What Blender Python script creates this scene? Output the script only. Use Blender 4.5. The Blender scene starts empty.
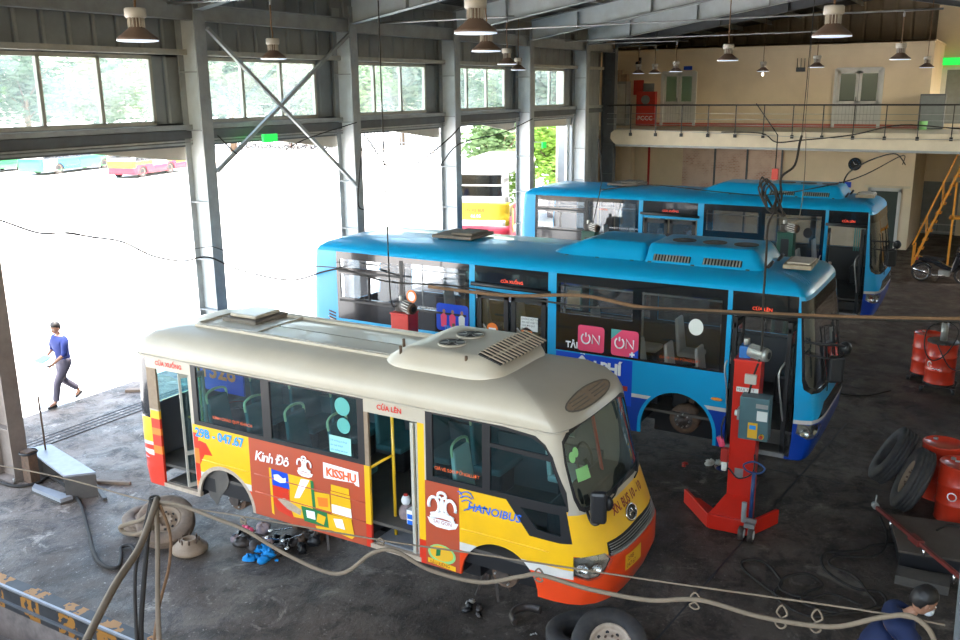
import bpy, bmesh, math, random
from mathutils import Vector, Matrix
from mathutils.geometry import delaunay_2d_cdt
random.seed(7)
S = bpy.context.scene
COL = S.collection
PI = math.pi

# ------------------------------------------------------------------ camera, sky, sun, exposure
cam_d = bpy.data.cameras.new('camera'); cam = bpy.data.objects.new('camera', cam_d); COL.objects.link(cam)
CR = Vector((0.503118, -0.864159, -0.010077)); CU = Vector((0.217012, 0.115042, 0.969366)); CF = Vector((0.836527, 0.489893, -0.245412))
M = Matrix((( CR.x, CU.x, -CF.x, 0.0), (CR.y, CU.y, -CF.y, 0.0), (CR.z, CU.z, -CF.z, 6.2), (0, 0, 0, 1)))
cam.matrix_world = M
cam_d.sensor_width = 36; cam_d.lens = 34.005; cam_d.clip_end = 600; cam_d.clip_start = 0.05
S.camera = cam
world = bpy.data.worlds.new('sky'); S.world = world; world.use_nodes = True
wn = world.node_tree.nodes; wl = world.node_tree.links
bg = wn['Background']; sky = wn.new('ShaderNodeTexSky'); sky.sky_type = 'NISHITA'; sky.sun_disc = False
sky.sun_elevation = math.radians(62); sky.sun_rotation = math.radians(200); sky.air_density = 1.3; sky.dust_density = 3.0
tint = wn.new('ShaderNodeMix'); tint.data_type = 'RGBA'; tint.blend_type = 'MULTIPLY'; tint.inputs['Factor'].default_value = 1.0; tint.inputs['B'].default_value = (1.0, 0.93, 0.84, 1)
wl.new(sky.outputs[0], tint.inputs['A']); wl.new(tint.outputs['Result'], bg.inputs[0]); bg.inputs[1].default_value = 0.85
sun_d = bpy.data.lights.new('sun', 'SUN'); sun = bpy.data.objects.new('sun', sun_d); COL.objects.link(sun)
sun_d.energy = 9.0; sun_d.angle = math.radians(0.6); sun_d.color = (1, 0.96, 0.9)
sdir = Vector((0.10, -0.20, 1.0))            # towards the sun
sun.rotation_euler = sdir.to_track_quat('Z', 'Y').to_euler()
S.view_settings.view_transform = 'Standard'; S.view_settings.look = 'None'
S.view_settings.exposure = 1.42; S.view_settings.gamma = 1.0; S.view_settings.use_curve_mapping = False
S.cycles.use_denoising = True
S.cycles.max_bounces = 10; S.cycles.diffuse_bounces = 5; S.cycles.transparent_max_bounces = 12
S.cycles.sample_clamp_indirect = 8

# ------------------------------------------------------------------ materials
def rgb(c):
    return (c[0], c[1], c[2], 1.0)
def mat(name, col, rough=0.6, metal=0.0, coat=0.0, dirt=0.0, dirtcol=(0.05, 0.04, 0.035), scale=4.0, bump=0.0, bscale=40.0, spec=0.5):
    m = bpy.data.materials.new(name); m.use_nodes = True
    n = m.node_tree.nodes; l = m.node_tree.links; b = n['Principled BSDF']
    b.inputs['Base Color'].default_value = rgb(col); b.inputs['Roughness'].default_value = rough
    b.inputs['Metallic'].default_value = metal; b.inputs['Coat Weight'].default_value = coat
    b.inputs['Specular IOR Level'].default_value = spec
    tc = n.new('ShaderNodeTexCoord')
    if dirt > 0:
        nz = n.new('ShaderNodeTexNoise'); nz.inputs['Scale'].default_value = scale; nz.inputs['Detail'].default_value = 6
        nz.inputs['Roughness'].default_value = 0.65
        l.new(tc.outputs['Object'], nz.inputs['Vector'])
        cr = n.new('ShaderNodeValToRGB'); cr.color_ramp.elements[0].position = 0.35; cr.color_ramp.elements[1].position = 0.75
        cr.color_ramp.elements[0].color = (0, 0, 0, 1); cr.color_ramp.elements[1].color = (dirt, dirt, dirt, 1)
        l.new(nz.outputs[0], cr.inputs[0])
        mx = n.new('ShaderNodeMix'); mx.data_type = 'RGBA'; mx.inputs['A'].default_value = rgb(col); mx.inputs['B'].default_value = rgb(dirtcol)
        l.new(cr.outputs[0], mx.inputs['Factor']); l.new(mx.outputs['Result'], b.inputs['Base Color'])
    if bump > 0:
        n2 = n.new('ShaderNodeTexNoise'); n2.inputs['Scale'].default_value = bscale; n2.inputs['Detail'].default_value = 4
        l.new(tc.outputs['Object'], n2.inputs['Vector'])
        bp = n.new('ShaderNodeBump'); bp.inputs['Strength'].default_value = bump; bp.inputs['Distance'].default_value = 0.02
        l.new(n2.outputs[0], bp.inputs['Height']); l.new(bp.outputs[0], b.inputs['Normal'])
    return m
def glassmat(name, tint, gloss=0.12, haze=0.0, rough=0.02, hazecol=(0.8, 0.85, 0.85)):
    m = bpy.data.materials.new(name); m.use_nodes = True
    n = m.node_tree.nodes; l = m.node_tree.links; n.remove(n['Principled BSDF'])
    out = n['Material Output']; tr = n.new('ShaderNodeBsdfTransparent'); tr.inputs[0].default_value = rgb(tint)
    gl = n.new('ShaderNodeBsdfGlossy'); gl.inputs[1].default_value = rough; gl.inputs[0].default_value = (0.9, 0.95, 1, 1)
    lw = n.new('ShaderNodeLayerWeight'); lw.inputs[0].default_value = 0.5; fr = n.new('ShaderNodeMath'); fr.operation = 'POWER'; fr.inputs[1].default_value = 4.0; l.new(lw.outputs['Facing'], fr.inputs[0])
    ad = n.new('ShaderNodeMath'); ad.operation = 'ADD'; ad.inputs[1].default_value = gloss + 0.03; l.new(fr.outputs[0], ad.inputs[0])
    mx = n.new('ShaderNodeMixShader'); l.new(ad.outputs[0], mx.inputs[0]); l.new(tr.outputs[0], mx.inputs[1]); l.new(gl.outputs[0], mx.inputs[2])
    last = mx
    if haze > 0:
        tl = n.new('ShaderNodeBsdfTranslucent'); tl.inputs[0].default_value = rgb(hazecol)
        nz = n.new('ShaderNodeTexNoise'); nz.inputs['Scale'].default_value = 1.3; nz.inputs['Detail'].default_value = 5
        tc = n.new('ShaderNodeTexCoord'); l.new(tc.outputs['Object'], nz.inputs['Vector'])
        mr = n.new('ShaderNodeMapRange'); mr.inputs[1].default_value = 0.35; mr.inputs[2].default_value = 0.65
        mr.inputs[3].default_value = haze * 0.5; mr.inputs[4].default_value = haze * 1.5; l.new(nz.outputs[0], mr.inputs[0])
        m2 = n.new('ShaderNodeMixShader'); l.new(mr.outputs[0], m2.inputs[0]); l.new(mx.outputs[0], m2.inputs[1]); l.new(tl.outputs[0], m2.inputs[2]); last = m2
    l.new(last.outputs[0], out.inputs[0])
    return m
def emis(name, col, s):
    m = bpy.data.materials.new(name); m.use_nodes = True; b = m.node_tree.nodes['Principled BSDF']
    b.inputs['Base Color'].default_value = rgb(col); b.inputs['Emission Color'].default_value = rgb(col); b.inputs['Emission Strength'].default_value = s
    return m
def corrugated(name, col, axis, freq, rough=0.5, dirt=0.4, dirtcol=(0.06, 0.06, 0.06), strength=0.8):
    m = mat(name, col, rough, 0.0, 0, dirt, dirtcol, 1.2)
    n = m.node_tree.nodes; l = m.node_tree.links; b = n['Principled BSDF']
    tc = n.new('ShaderNodeTexCoord'); sp = n.new('ShaderNodeSeparateXYZ'); l.new(tc.outputs['Object'], sp.inputs[0])
    mu = n.new('ShaderNodeMath'); mu.operation = 'MULTIPLY'; mu.inputs[1].default_value = freq; l.new(sp.outputs[axis], mu.inputs[0])
    fr = n.new('ShaderNodeMath'); fr.operation = 'PINGPONG'; fr.inputs[1].default_value = 0.5; l.new(mu.outputs[0], fr.inputs[0])
    mr = n.new('ShaderNodeMapRange'); mr.inputs[1].default_value = 0.03; mr.inputs[2].default_value = 0.12; l.new(fr.outputs[0], mr.inputs[0])
    bp = n.new('ShaderNodeBump'); bp.inputs['Strength'].default_value = strength; bp.inputs['Distance'].default_value = 0.05
    l.new(mr.outputs[0], bp.inputs['Height']); l.new(bp.outputs[0], b.inputs['Normal'])
    return m

MT = {}
def D(k, *a, **kw): MT[k] = mat(k, *a, **kw)
D('steel_grey', (0.36, 0.38, 0.38), 0.5, dirt=0.5, dirtcol=(0.12, 0.11, 0.10), scale=2.0)
D('steel_web', (0.62, 0.66, 0.67), 0.45, dirt=0.35, dirtcol=(0.36, 0.34, 0.31), scale=2.5)
D('steel_dark', (0.10, 0.11, 0.12), 0.5, dirt=0.5)
D('galv', (0.42, 0.42, 0.41), 0.4, 0.6, dirt=0.4)
D('frame_alu', (0.45, 0.43, 0.36), 0.5, dirt=0.3)
D('cream', (0.82, 0.68, 0.48), 0.85, dirt=0.25, dirtcol=(0.36, 0.27, 0.18), scale=0.7)
D('cream_slab', (0.72, 0.63, 0.47), 0.85, dirt=0.3, dirtcol=(0.35, 0.28, 0.2), scale=1.5)
D('white_paint', (0.66, 0.66, 0.63), 0.5, dirt=0.25, dirtcol=(0.4, 0.38, 0.34))
D('grey_door', (0.20, 0.22, 0.22), 0.5, dirt=0.3)
D('dark_in', (0.10, 0.10, 0.105), 0.8)
D('black', (0.012, 0.012, 0.014), 0.45)
D('black_gloss', (0.010, 0.011, 0.014), 0.12, coat=0.5)
D('rubber', (0.022, 0.022, 0.024), 0.75, dirt=0.5, dirtcol=(0.09, 0.075, 0.06), scale=8)
D('rubber_dusty', (0.12, 0.085, 0.06), 0.85, dirt=0.7, dirtcol=(0.26, 0.18, 0.12), scale=10)
D('rim_tan', (0.27, 0.195, 0.13), 0.7, dirt=0.5, dirtcol=(0.16, 0.10, 0.06), scale=12)
D('rim_cream', (0.46, 0.37, 0.28), 0.55, dirt=0.5, dirtcol=(0.15, 0.1, 0.07), scale=12)
D('rust', (0.13, 0.075, 0.045), 0.8, dirt=0.7, dirtcol=(0.03, 0.025, 0.02), scale=14)
D('greasy', (0.03, 0.026, 0.024), 0.5, dirt=0.7, dirtcol=(0.09, 0.06, 0.045), scale=20)
D('bus_cream', (0.45, 0.395, 0.315), 0.42, coat=0.15, dirt=0.45, dirtcol=(0.36, 0.30, 0.22), scale=1.3)
D('bus_yellow', (0.86, 0.47, 0.008), 0.32, coat=0.4, dirt=0.25, dirtcol=(0.45, 0.28, 0.04), scale=2)
D('bus_maroon', (0.46, 0.07, 0.025), 0.4, coat=0.2, dirt=0.4, dirtcol=(0.28, 0.08, 0.05), scale=2)
D('bus_red', (0.66, 0.035, 0.012), 0.3, coat=0.5, dirt=0.25, dirtcol=(0.35, 0.04, 0.02), scale=3)
D('bus_orange_red', (0.72, 0.055, 0.008), 0.3, coat=0.4, dirt=0.2, dirtcol=(0.4, 0.05, 0.02), scale=3)
D('bus_white', (0.62, 0.60, 0.56), 0.4, coat=0.3, dirt=0.35, dirtcol=(0.4, 0.34, 0.28), scale=3)
D('bus_blue', (0.0, 0.33, 0.64), 0.33, coat=0.25, dirt=0.12, dirtcol=(0.02, 0.2, 0.4), scale=1.5)
D('bus_deep', (0.0, 0.04, 0.33), 0.3, coat=0.5, dirt=0.25, dirtcol=(0.01, 0.05, 0.2))
D('banner_blue', (0.0, 0.06, 0.55), 0.35, coat=0.3)
D('orange', (0.85, 0.20, 0.02), 0.4)
D('pink', (0.80, 0.07, 0.16), 0.4)
D('teal_sticker', (0.08, 0.34, 0.31), 0.5)
D('green_sticker', (0.25, 0.55, 0.20), 0.5)
D('paper', (0.68, 0.70, 0.66), 0.7)
D('paper_mint', (0.30, 0.62, 0.55), 0.7)
D('text_white', (0.85, 0.85, 0.85), 0.5)
D('text_blue', (0.0, 0.12, 0.62), 0.5)
D('text_lblue', (0.02, 0.28, 0.72), 0.5)
D('text_red', (0.55, 0.03, 0.02), 0.5)
D('text_orange', (0.75, 0.13, 0.03), 0.5)
D('text_maroon', (0.25, 0.02, 0.02), 0.5)
D('seat_grey', (0.60, 0.58, 0.54), 0.5)
D('seat_teal', (0.04, 0.12, 0.13), 0.6)
D('rail_yellow', (0.75, 0.45, 0.02), 0.35, coat=0.3)
D('rail_pale', (0.6, 0.62, 0.35), 0.35, coat=0.3)
D('lift_red', (0.64, 0.018, 0.006), 0.38, coat=0.3, dirt=0.25, dirtcol=(0.3, 0.02, 0.01), scale=5)
D('lift_green', (0.008, 0.085, 0.055), 0.45, dirt=0.4)
D('cabinet_teal', (0.07, 0.15, 0.17), 0.45, dirt=0.3)
D('motor_grey', (0.42, 0.42, 0.39), 0.4, 0.5, dirt=0.5)
D('motor_blue', (0.02, 0.14, 0.42), 0.45)
D('drum_red', (0.60, 0.035, 0.012), 0.38, coat=0.3, dirt=0.4, dirtcol=(0.25, 0.03, 0.01), scale=5)
D('rope', (0.19, 0.145, 0.10), 0.9, dirt=0.5, dirtcol=(0.14, 0.1, 0.07), scale=30)
D('rope_brown', (0.22, 0.12, 0.06), 0.9, dirt=0.5, dirtcol=(0.08, 0.05, 0.03), scale=20)
D('cable_black', (0.020, 0.016, 0.013), 0.8)
D('stair_orange', (0.72, 0.28, 0.02), 0.5, dirt=0.4, dirtcol=(0.25, 0.1, 0.02), scale=6)
D('skin', (0.36, 0.18, 0.11), 0.55)
D('hair', (0.015, 0.012, 0.011), 0.5)
D('shirt_blue', (0.006, 0.018, 0.13), 0.8, dirt=0.3, dirtcol=(0.003, 0.008, 0.06), scale=9)
D('shirt_navy', (0.004, 0.014, 0.065), 0.8, dirt=0.4, dirtcol=(0.004, 0.01, 0.04), scale=9)
D('trouser_grey', (0.085, 0.075, 0.10), 0.85)
D('folder_blue', (0.04, 0.16, 0.36), 0.5)
D('mask', (0.55, 0.58, 0.60), 0.8)
def leafmat(name, c1, c2):
    m = mat(name, c1, 0.6, dirt=0.7, dirtcol=c2, scale=1.0); n = m.node_tree.nodes; l = m.node_tree.links; b = n['Principled BSDF']
    tl = n.new('ShaderNodeBsdfTranslucent'); src = b.inputs['Base Color'].links[0].from_socket; l.new(src, tl.inputs[0])
    mx = n.new('ShaderNodeMixShader'); mx.inputs[0].default_value = 0.45; l.new(b.outputs[0], mx.inputs[1]); l.new(tl.outputs[0], mx.inputs[2]); l.new(mx.outputs[0], n['Material Output'].inputs[0]); MT[name] = m
leafmat('leaf', (0.10, 0.17, 0.06), (0.04, 0.09, 0.03)); leafmat('leaf_light', (0.20, 0.34, 0.05), (0.07, 0.16, 0.02)); leafmat('leaf_far', (0.09, 0.14, 0.085), (0.04, 0.07, 0.045))
D('bark', (0.12, 0.08, 0.05), 0.9)
D('cloth_blue', (0.0, 0.22, 0.55), 0.8)
D('cloth_rag', (0.35, 0.25, 0.22), 0.9, dirt=0.8, dirtcol=(0.08, 0.09, 0.16), scale=12)
D('wood', (0.28, 0.20, 0.14), 0.8, dirt=0.5)
D('plate_steel', (0.30, 0.31, 0.33), 0.5, 0.3, dirt=0.5, dirtcol=(0.2, 0.2, 0.2), scale=7)
D('plate_dark', (0.06, 0.055, 0.05), 0.6, dirt=0.6, dirtcol=(0.12, 0.1, 0.08), scale=4)
D('lamp_brown', (0.17, 0.11, 0.08), 0.45, dirt=0.3)
D('lamp_top', (0.50, 0.46, 0.40), 0.5)
D('moped_black', (0.012, 0.012, 0.016), 0.2, coat=0.6)
D('chrome', (0.65, 0.65, 0.66), 0.2, 1.0)
D('fire_red', (0.45, 0.03, 0.02), 0.45)
D('green_white', (0.01, 0.17, 0.05), 0.4, coat=0.3)
D('car_white', (0.8, 0.8, 0.8), 0.3, coat=0.4)
D('canvas', (0.60, 0.54, 0.46), 0.85, dirt=0.35, dirtcol=(0.3, 0.27, 0.22), scale=2)
D('roof_pad', (0.45, 0.38, 0.28), 0.8, dirt=0.5)
D('roof_hatch_brown', (0.17, 0.14, 0.11), 0.7, dirt=0.5)
D('lamp_silver', (0.5, 0.5, 0.47), 0.25, 0.7, dirt=0.6, dirtcol=(0.12, 0.11, 0.1), scale=16)
D('curtain', (0.90, 0.86, 0.76), 0.8)
D('pit_wall', (0.20, 0.17, 0.15), 0.9, dirt=0.7, dirtcol=(0.05, 0.045, 0.04), scale=5)
D('tow_blue', (0.012, 0.05, 0.16), 0.45)
D('deck_board', (0.10, 0.08, 0.062), 0.8, dirt=0.6, dirtcol=(0.04, 0.03, 0.025), scale=3)
D('jack_red', (0.20, 0.02, 0.015), 0.5, dirt=0.5)
D('fence_grey', (0.12, 0.13, 0.14), 0.6)
D('coach_red', (0.30, 0.012, 0.03), 0.5)
D('coach_yellow', (0.42, 0.28, 0.01), 0.5)
D('deep_green', (0.035, 0.05, 0.04), 0.6)
D('bus_seam', (0.0, 0.20, 0.42), 0.4)
D('post_brown', (0.22, 0.18, 0.15), 0.7, dirt=0.6, dirtcol=(0.09, 0.06, 0.045), scale=3)
D('amber', (0.8, 0.25, 0.02), 0.3)
D('plate_yellow', (0.72, 0.40, 0.02), 0.5)
MT['glass_teal'] = glassmat('glass_teal', (0.46, 0.74, 0.76), 0.05, haze=0.06, hazecol=(0.25, 0.5, 0.5))
MT['glass_dark'] = glassmat('glass_dark', (0.74, 0.76, 0.77), 0.05, haze=0.16, hazecol=(0.38, 0.34, 0.33))
MT['glass_wind'] = glassmat('glass_wind', (0.50, 0.66, 0.62), 0.10)
MT['glass_front'] = glassmat('glass_front', (0.45, 0.50, 0.50), 0.08)
MT['glass_door'] = glassmat('glass_door', (0.72, 0.82, 0.76), 0.0)
MT['glass_dusty'] = glassmat('glass_dusty', (0.88, 0.94, 0.94), 0.02, haze=0.045, hazecol=(0.9, 0.95, 0.95))
MT['lens'] = glassmat('lens', (0.9, 0.9, 0.85), 0.15)
MT['led_red'] = emis('led_red', (1.0, 0.08, 0.03), 0.35)
MT['exit_green'] = emis('exit_green', (0.02, 0.75, 0.10), 0.35)
MT['lamp_glow'] = emis('lamp_glow', (0.75, 0.85, 1.0), 0.25)
MT['bulb_on'] = emis('bulb_on', (1.0, 0.9, 0.75), 3)
MT['clad'] = corrugated('clad', (0.28, 0.30, 0.30), 0, 2.0)
MT['roof'] = corrugated('roof', (0.07, 0.075, 0.08), 0, 3.0)
MT['gable'] = corrugated('gable', (0.30, 0.22, 0.13), 1, 1.6)

def floor_material():
    m = bpy.data.materials.new('concrete_floor'); m.use_nodes = True; n = m.node_tree.nodes; l = m.node_tree.links; b = n['Principled BSDF']
    tc = n.new('ShaderNodeTexCoord')
    def noise(s, d=6, r=0.6, dist=0.0):
        z = n.new('ShaderNodeTexNoise'); z.inputs['Scale'].default_value = s; z.inputs['Detail'].default_value = d; z.inputs['Roughness'].default_value = r
        z.inputs['Distortion'].default_value = dist; l.new(tc.outputs['Object'], z.inputs['Vector']); return z
    def ramp(src, p0, p1, c0=(0, 0, 0), c1=(1, 1, 1)):
        c = n.new('ShaderNodeValToRGB'); c.color_ramp.elements[0].position = p0; c.color_ramp.elements[1].position = p1
        c.color_ramp.elements[0].color = rgb(c0); c.color_ramp.elements[1].color = rgb(c1); l.new(src, c.inputs[0]); return c
    def mix(f, a, bb):
        x = n.new('ShaderNodeMix'); x.data_type = 'RGBA'
        l.new(f, x.inputs['Factor'])
        if hasattr(a, 'links'): l.new(a, x.inputs['A'])
        else: x.inputs['A'].default_value = rgb(a)
        if hasattr(bb, 'links'): l.new(bb, x.inputs['B'])
        else: x.inputs['B'].default_value = rgb(bb)
        return x.outputs['Result']
    base = ramp(noise(0.35, 8, 0.65).outputs[0], 0.35, 0.7, (0.065, 0.049, 0.038), (0.19, 0.152, 0.122)).outputs[0]
    c1 = mix(ramp(noise(2.2, 10, 0.78, 0.5).outputs[0], 0.46, 0.60).outputs[0], base, (0.036, 0.028, 0.023))
    f2 = ramp(noise(1.1, 10, 0.75, 0.6).outputs[0], 0.58, 0.66, (0, 0, 0), (0.6, 0.6, 0.6)).outputs[0]
    c2 = mix(f2, c1, (0.40, 0.345, 0.29))
    c3 = mix(ramp(noise(16, 5, 0.7).outputs[0], 0.60, 0.70, (0, 0, 0), (0.6, 0.6, 0.6)).outputs[0], c2, (0.40, 0.36, 0.32))
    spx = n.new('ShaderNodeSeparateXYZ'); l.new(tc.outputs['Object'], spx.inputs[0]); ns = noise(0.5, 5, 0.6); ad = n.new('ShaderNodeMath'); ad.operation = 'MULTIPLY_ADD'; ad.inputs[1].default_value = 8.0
    l.new(ns.outputs[0], ad.inputs[0]); l.new(spx.outputs[1], ad.inputs[2]); mp = n.new('ShaderNodeMapRange'); mp.inputs[1].default_value = 9.0; mp.inputs[2].default_value = 17.0; mp.inputs[3].default_value = 0.66; mp.inputs[4].default_value = 1.35  # lighter towards the doors: cleaner concrete, with daylight from the opening painted in
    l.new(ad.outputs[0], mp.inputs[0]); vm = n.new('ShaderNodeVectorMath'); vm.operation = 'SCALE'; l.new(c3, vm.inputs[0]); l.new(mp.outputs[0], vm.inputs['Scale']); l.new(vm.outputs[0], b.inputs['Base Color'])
    rr = ramp(noise(1.6, 5).outputs[0], 0.35, 0.7, (0.42, 0.42, 0.42), (0.8, 0.8, 0.8)); l.new(rr.outputs[0], b.inputs['Roughness'])
    bp = n.new('ShaderNodeBump'); bp.inputs['Strength'].default_value = 0.6; bp.inputs['Distance'].default_value = 0.03
    l.new(noise(14, 8, 0.7).outputs[0], bp.inputs['Height']); l.new(bp.outputs[0], b.inputs['Normal'])
    b.inputs['Specular IOR Level'].default_value = 0.35
    return m
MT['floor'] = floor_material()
D('yard', (0.66, 0.64, 0.61), 0.9, dirt=0.25, dirtcol=(0.5, 0.48, 0.45), scale=0.3)
def brick_material():
    m = bpy.data.materials.new('brick'); m.use_nodes = True; n = m.node_tree.nodes; l = m.node_tree.links; b = n['Principled BSDF']
    tc = n.new('ShaderNodeTexCoord'); mp = n.new('ShaderNodeMapping'); mp.inputs['Rotation'].default_value = (0, PI / 2, PI / 2)
    sp = n.new('ShaderNodeSeparateXYZ'); cb = n.new('ShaderNodeCombineXYZ'); l.new(tc.outputs['Object'], sp.inputs[0])
    l.new(sp.outputs[1], cb.inputs[0]); l.new(sp.outputs[2], cb.inputs[1])
    br = n.new('ShaderNodeTexBrick'); br.inputs['Scale'].default_value = 3.6
    br.inputs['Color1'].default_value = rgb((0.50, 0.27, 0.19)); br.inputs['Color2'].default_value = rgb((0.66, 0.44, 0.34)); br.inputs['Mortar'].default_value = rgb((0.66, 0.55, 0.45))
    br.inputs['Mortar Size'].default_value = 0.03
    l.new(cb.outputs[0], br.inputs['Vector'])
    nz = n.new('ShaderNodeTexNoise'); nz.inputs['Scale'].default_value = 1.6; nz.inputs['Detail'].default_value = 6; l.new(tc.outputs['Object'], nz.inputs['Vector'])
    cr = n.new('ShaderNodeValToRGB'); cr.color_ramp.elements[0].position = 0.4; cr.color_ramp.elements[1].position = 0.6; l.new(nz.outputs[0], cr.inputs[0])
    mx = n.new('ShaderNodeMix'); mx.data_type = 'RGBA'; l.new(cr.outputs[0], mx.inputs['Factor']); l.new(br.outputs[0], mx.inputs['A']); mx.inputs['B'].default_value = rgb((0.72, 0.55, 0.44))
    l.new(mx.outputs['Result'], b.inputs['Base Color']); b.inputs['Roughness'].default_value = 0.9
    return m
MT['brick'] = brick_material()
def stripe_material():
    m = mat('hazard', (0.022, 0.022, 0.025), 0.6, 0.1, dirt=0.4, dirtcol=(0.08, 0.075, 0.07), scale=5)
    n = m.node_tree.nodes; l = m.node_tree.links; b = n['Principled BSDF']
    src = b.inputs['Base Color'].links[0].from_socket
    tc = n.new('ShaderNodeTexCoord'); sp = n.new('ShaderNodeSeparateXYZ'); l.new(tc.outputs['Object'], sp.inputs[0])
    md = n.new('ShaderNodeMath'); md.operation = 'FRACT'; mu = n.new('ShaderNodeMath'); mu.operation = 'MULTIPLY'; mu.inputs[1].default_value = 1.35
    l.new(sp.outputs[1], mu.inputs[0]); l.new(mu.outputs[0], md.inputs[0])
    gt = n.new('ShaderNodeMath'); gt.operation = 'GREATER_THAN'; gt.inputs[1].default_value = 0.5; l.new(md.outputs[0], gt.inputs[0])
    nz = n.new('ShaderNodeTexNoise'); nz.inputs['Scale'].default_value = 9; l.new(tc.outputs['Object'], nz.inputs['Vector'])
    g2 = n.new('ShaderNodeMath'); g2.operation = 'GREATER_THAN'; g2.inputs[1].default_value = 0.46; l.new(nz.outputs[0], g2.inputs[0])
    mm = n.new('ShaderNodeMath'); mm.operation = 'MULTIPLY'; l.new(gt.outputs[0], mm.inputs[0]); l.new(g2.outputs[0], mm.inputs[1])
    mx = n.new('ShaderNodeMix'); mx.data_type = 'RGBA'; l.new(mm.outputs[0], mx.inputs['Factor']); l.new(src, mx.inputs['A']); mx.inputs['B'].default_value = rgb((0.30, 0.13, 0.02))
    l.new(mx.outputs['Result'], b.inputs['Base Color'])
    return m
MT['hazard'] = stripe_material()

# ------------------------------------------------------------------ mesh helpers
def frame_from(d):
    d = Vector(d).normalized(); a = Vector((0, 0, 1)) if abs(d.z) < 0.9 else Vector((1, 0, 0))
    x = d.cross(a).normalized(); y = d.cross(x).normalized(); return x, y, d
def smooth_path(pts, sub=6, closed=False):
    P = [Vector(p) for p in pts]; out = []; n = len(P)
    rng = n if closed else n - 1
    for i in range(rng):
        if closed: p0, p1, p2, p3 = P[(i - 1) % n], P[i], P[(i + 1) % n], P[(i + 2) % n]
        else: p0, p1, p2, p3 = P[max(i - 1, 0)], P[i], P[i + 1], P[min(i + 2, n - 1)]
        for k in range(sub):
            t = k / sub
            out.append(0.5 * ((2 * p1) + (p2 - p0) * t + (2 * p0 - 5 * p1 + 4 * p2 - p3) * t * t + (3 * p1 - p0 - 3 * p2 + p3) * t ** 3))
    if not closed: out.append(P[-1])
    return out
class MB:
    def __init__(s): s.v = []; s.f = []; s.mi = []; s.sm = []; s.keys = []
    def k(s, m):
        if m not in s.keys: s.keys.append(m)
        return s.keys.index(m)
    def face(s, idx, m, smooth=False): s.f.append(tuple(idx)); s.mi.append(s.k(m)); s.sm.append(smooth)
    def box(s, c, d, m, rot=None, taper=None):
        c = Vector(c); b = len(s.v); hx, hy, hz = d[0] / 2, d[1] / 2, d[2] / 2
        for sz in (-1, 1):
            for sx, sy in ((-1, -1), (1, -1), (1, 1), (-1, 1)):
                tx = taper if (taper and sz > 0) else 1
                p = Vector((sx * hx * tx, sy * hy * tx, sz * hz))
                if rot is not None: p = rot @ p
                s.v.append(c + p)
        for q in ((3, 2, 1, 0), (4, 5, 6, 7), (0, 1, 5, 4), (1, 2, 6, 5), (2, 3, 7, 6), (3, 0, 4, 7)): s.face([b + i for i in q], m)
        return s
    def bb(s, x0, x1, y0, y1, z0, z1, m): return s.box(((x0 + x1) / 2, (y0 + y1) / 2, (z0 + z1) / 2), (abs(x1 - x0), abs(y1 - y0), abs(z1 - z0)), m)
    def bar(s, p0, p1, w, h, m, up=(0, 0, 1)):
        p0 = Vector(p0); p1 = Vector(p1); d = (p1 - p0); L = d.length; d.normalize(); u = Vector(up)
        x = d.cross(u)
        if x.length < 1e-4: x = d.cross(Vector((1, 0, 0)))
        x.normalize(); z = x.cross(d).normalized()
        R = Matrix((x, d, z)).transposed()
        return s.box((p0 + p1) / 2, (w, L, h), m, R)
    def cyl(s, p0, p1, r0, m, r1=None, n=14, caps=True, smooth=True):
        r1 = r0 if r1 is None else r1; p0 = Vector(p0); p1 = Vector(p1); x, y, d = frame_from(p1 - p0); b = len(s.v)
        for p, r in ((p0, r0), (p1, r1)):
            for i in range(n):
                a = 2 * PI * i / n; s.v.append(p + x * (r * math.cos(a)) + y * (r * math.sin(a)))
        for i in range(n):
            j = (i + 1) % n; s.face((b + i, b + n + i, b + n + j, b + j), m, smooth)
        if caps:
            s.face([b + i for i in range(n)], m); s.face([b + n + i for i in reversed(range(n))], m)
        return s
    def tube(s, pts, r, m, n=8, closed=False):
        P = [Vector(p) for p in pts]; b = len(s.v); L = len(P); px = None
        for i, p in enumerate(P):
            if closed: d = P[(i + 1) % L] - P[i - 1]
            else: d = P[min(i + 1, L - 1)] - P[max(i - 1, 0)]
            if d.length < 1e-6: d = Vector((0, 0, 1))
            d.normalize()
            if px is None: x, y, _ = frame_from(d)
            else:
                x = px - d * px.dot(d)
                if x.length < 1e-4: x, y, _ = frame_from(d)
                x.normalize(); y = d.cross(x).normalized()
            px = x; rr = r[i] if isinstance(r, (list, tuple)) else r
            for k in range(n):
                a = 2 * PI * k / n; s.v.append(p + x * (rr * math.cos(a)) + y * (rr * math.sin(a)))
        for i in range(L if closed else L - 1):
            i2 = (i + 1) % L
            for k in range(n):
                k2 = (k + 1) % n; s.face((b + i * n + k, b + i * n + k2, b + i2 * n + k2, b + i2 * n + k), m, True)
        if not closed:
            s.face([b + k for k in reversed(range(n))], m); s.face([b + (L - 1) * n + k for k in range(n)], m)
        return s
    def lathe(s, prof, m, o=(0, 0, 0), ax=(0, 0, 1), n=28, smooth=True, mats=None, closed=False):
        o = Vector(o); x, y, d = frame_from(ax); b = len(s.v); P = len(prof)
        for (r, h) in prof:
            for i in range(n):
                a = 2 * PI * i / n; s.v.append(o + d * h + x * (r * math.cos(a)) + y * (r * math.sin(a)))
        for j in range(P if closed else P - 1):
            j2 = (j + 1) % P
            mm = mats[j] if mats else m
            for i in range(n):
                i2 = (i + 1) % n; s.face((b + j * n + i, b + j2 * n + i, b + j2 * n + i2, b + j * n + i2), mm, smooth)
        return s
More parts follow.
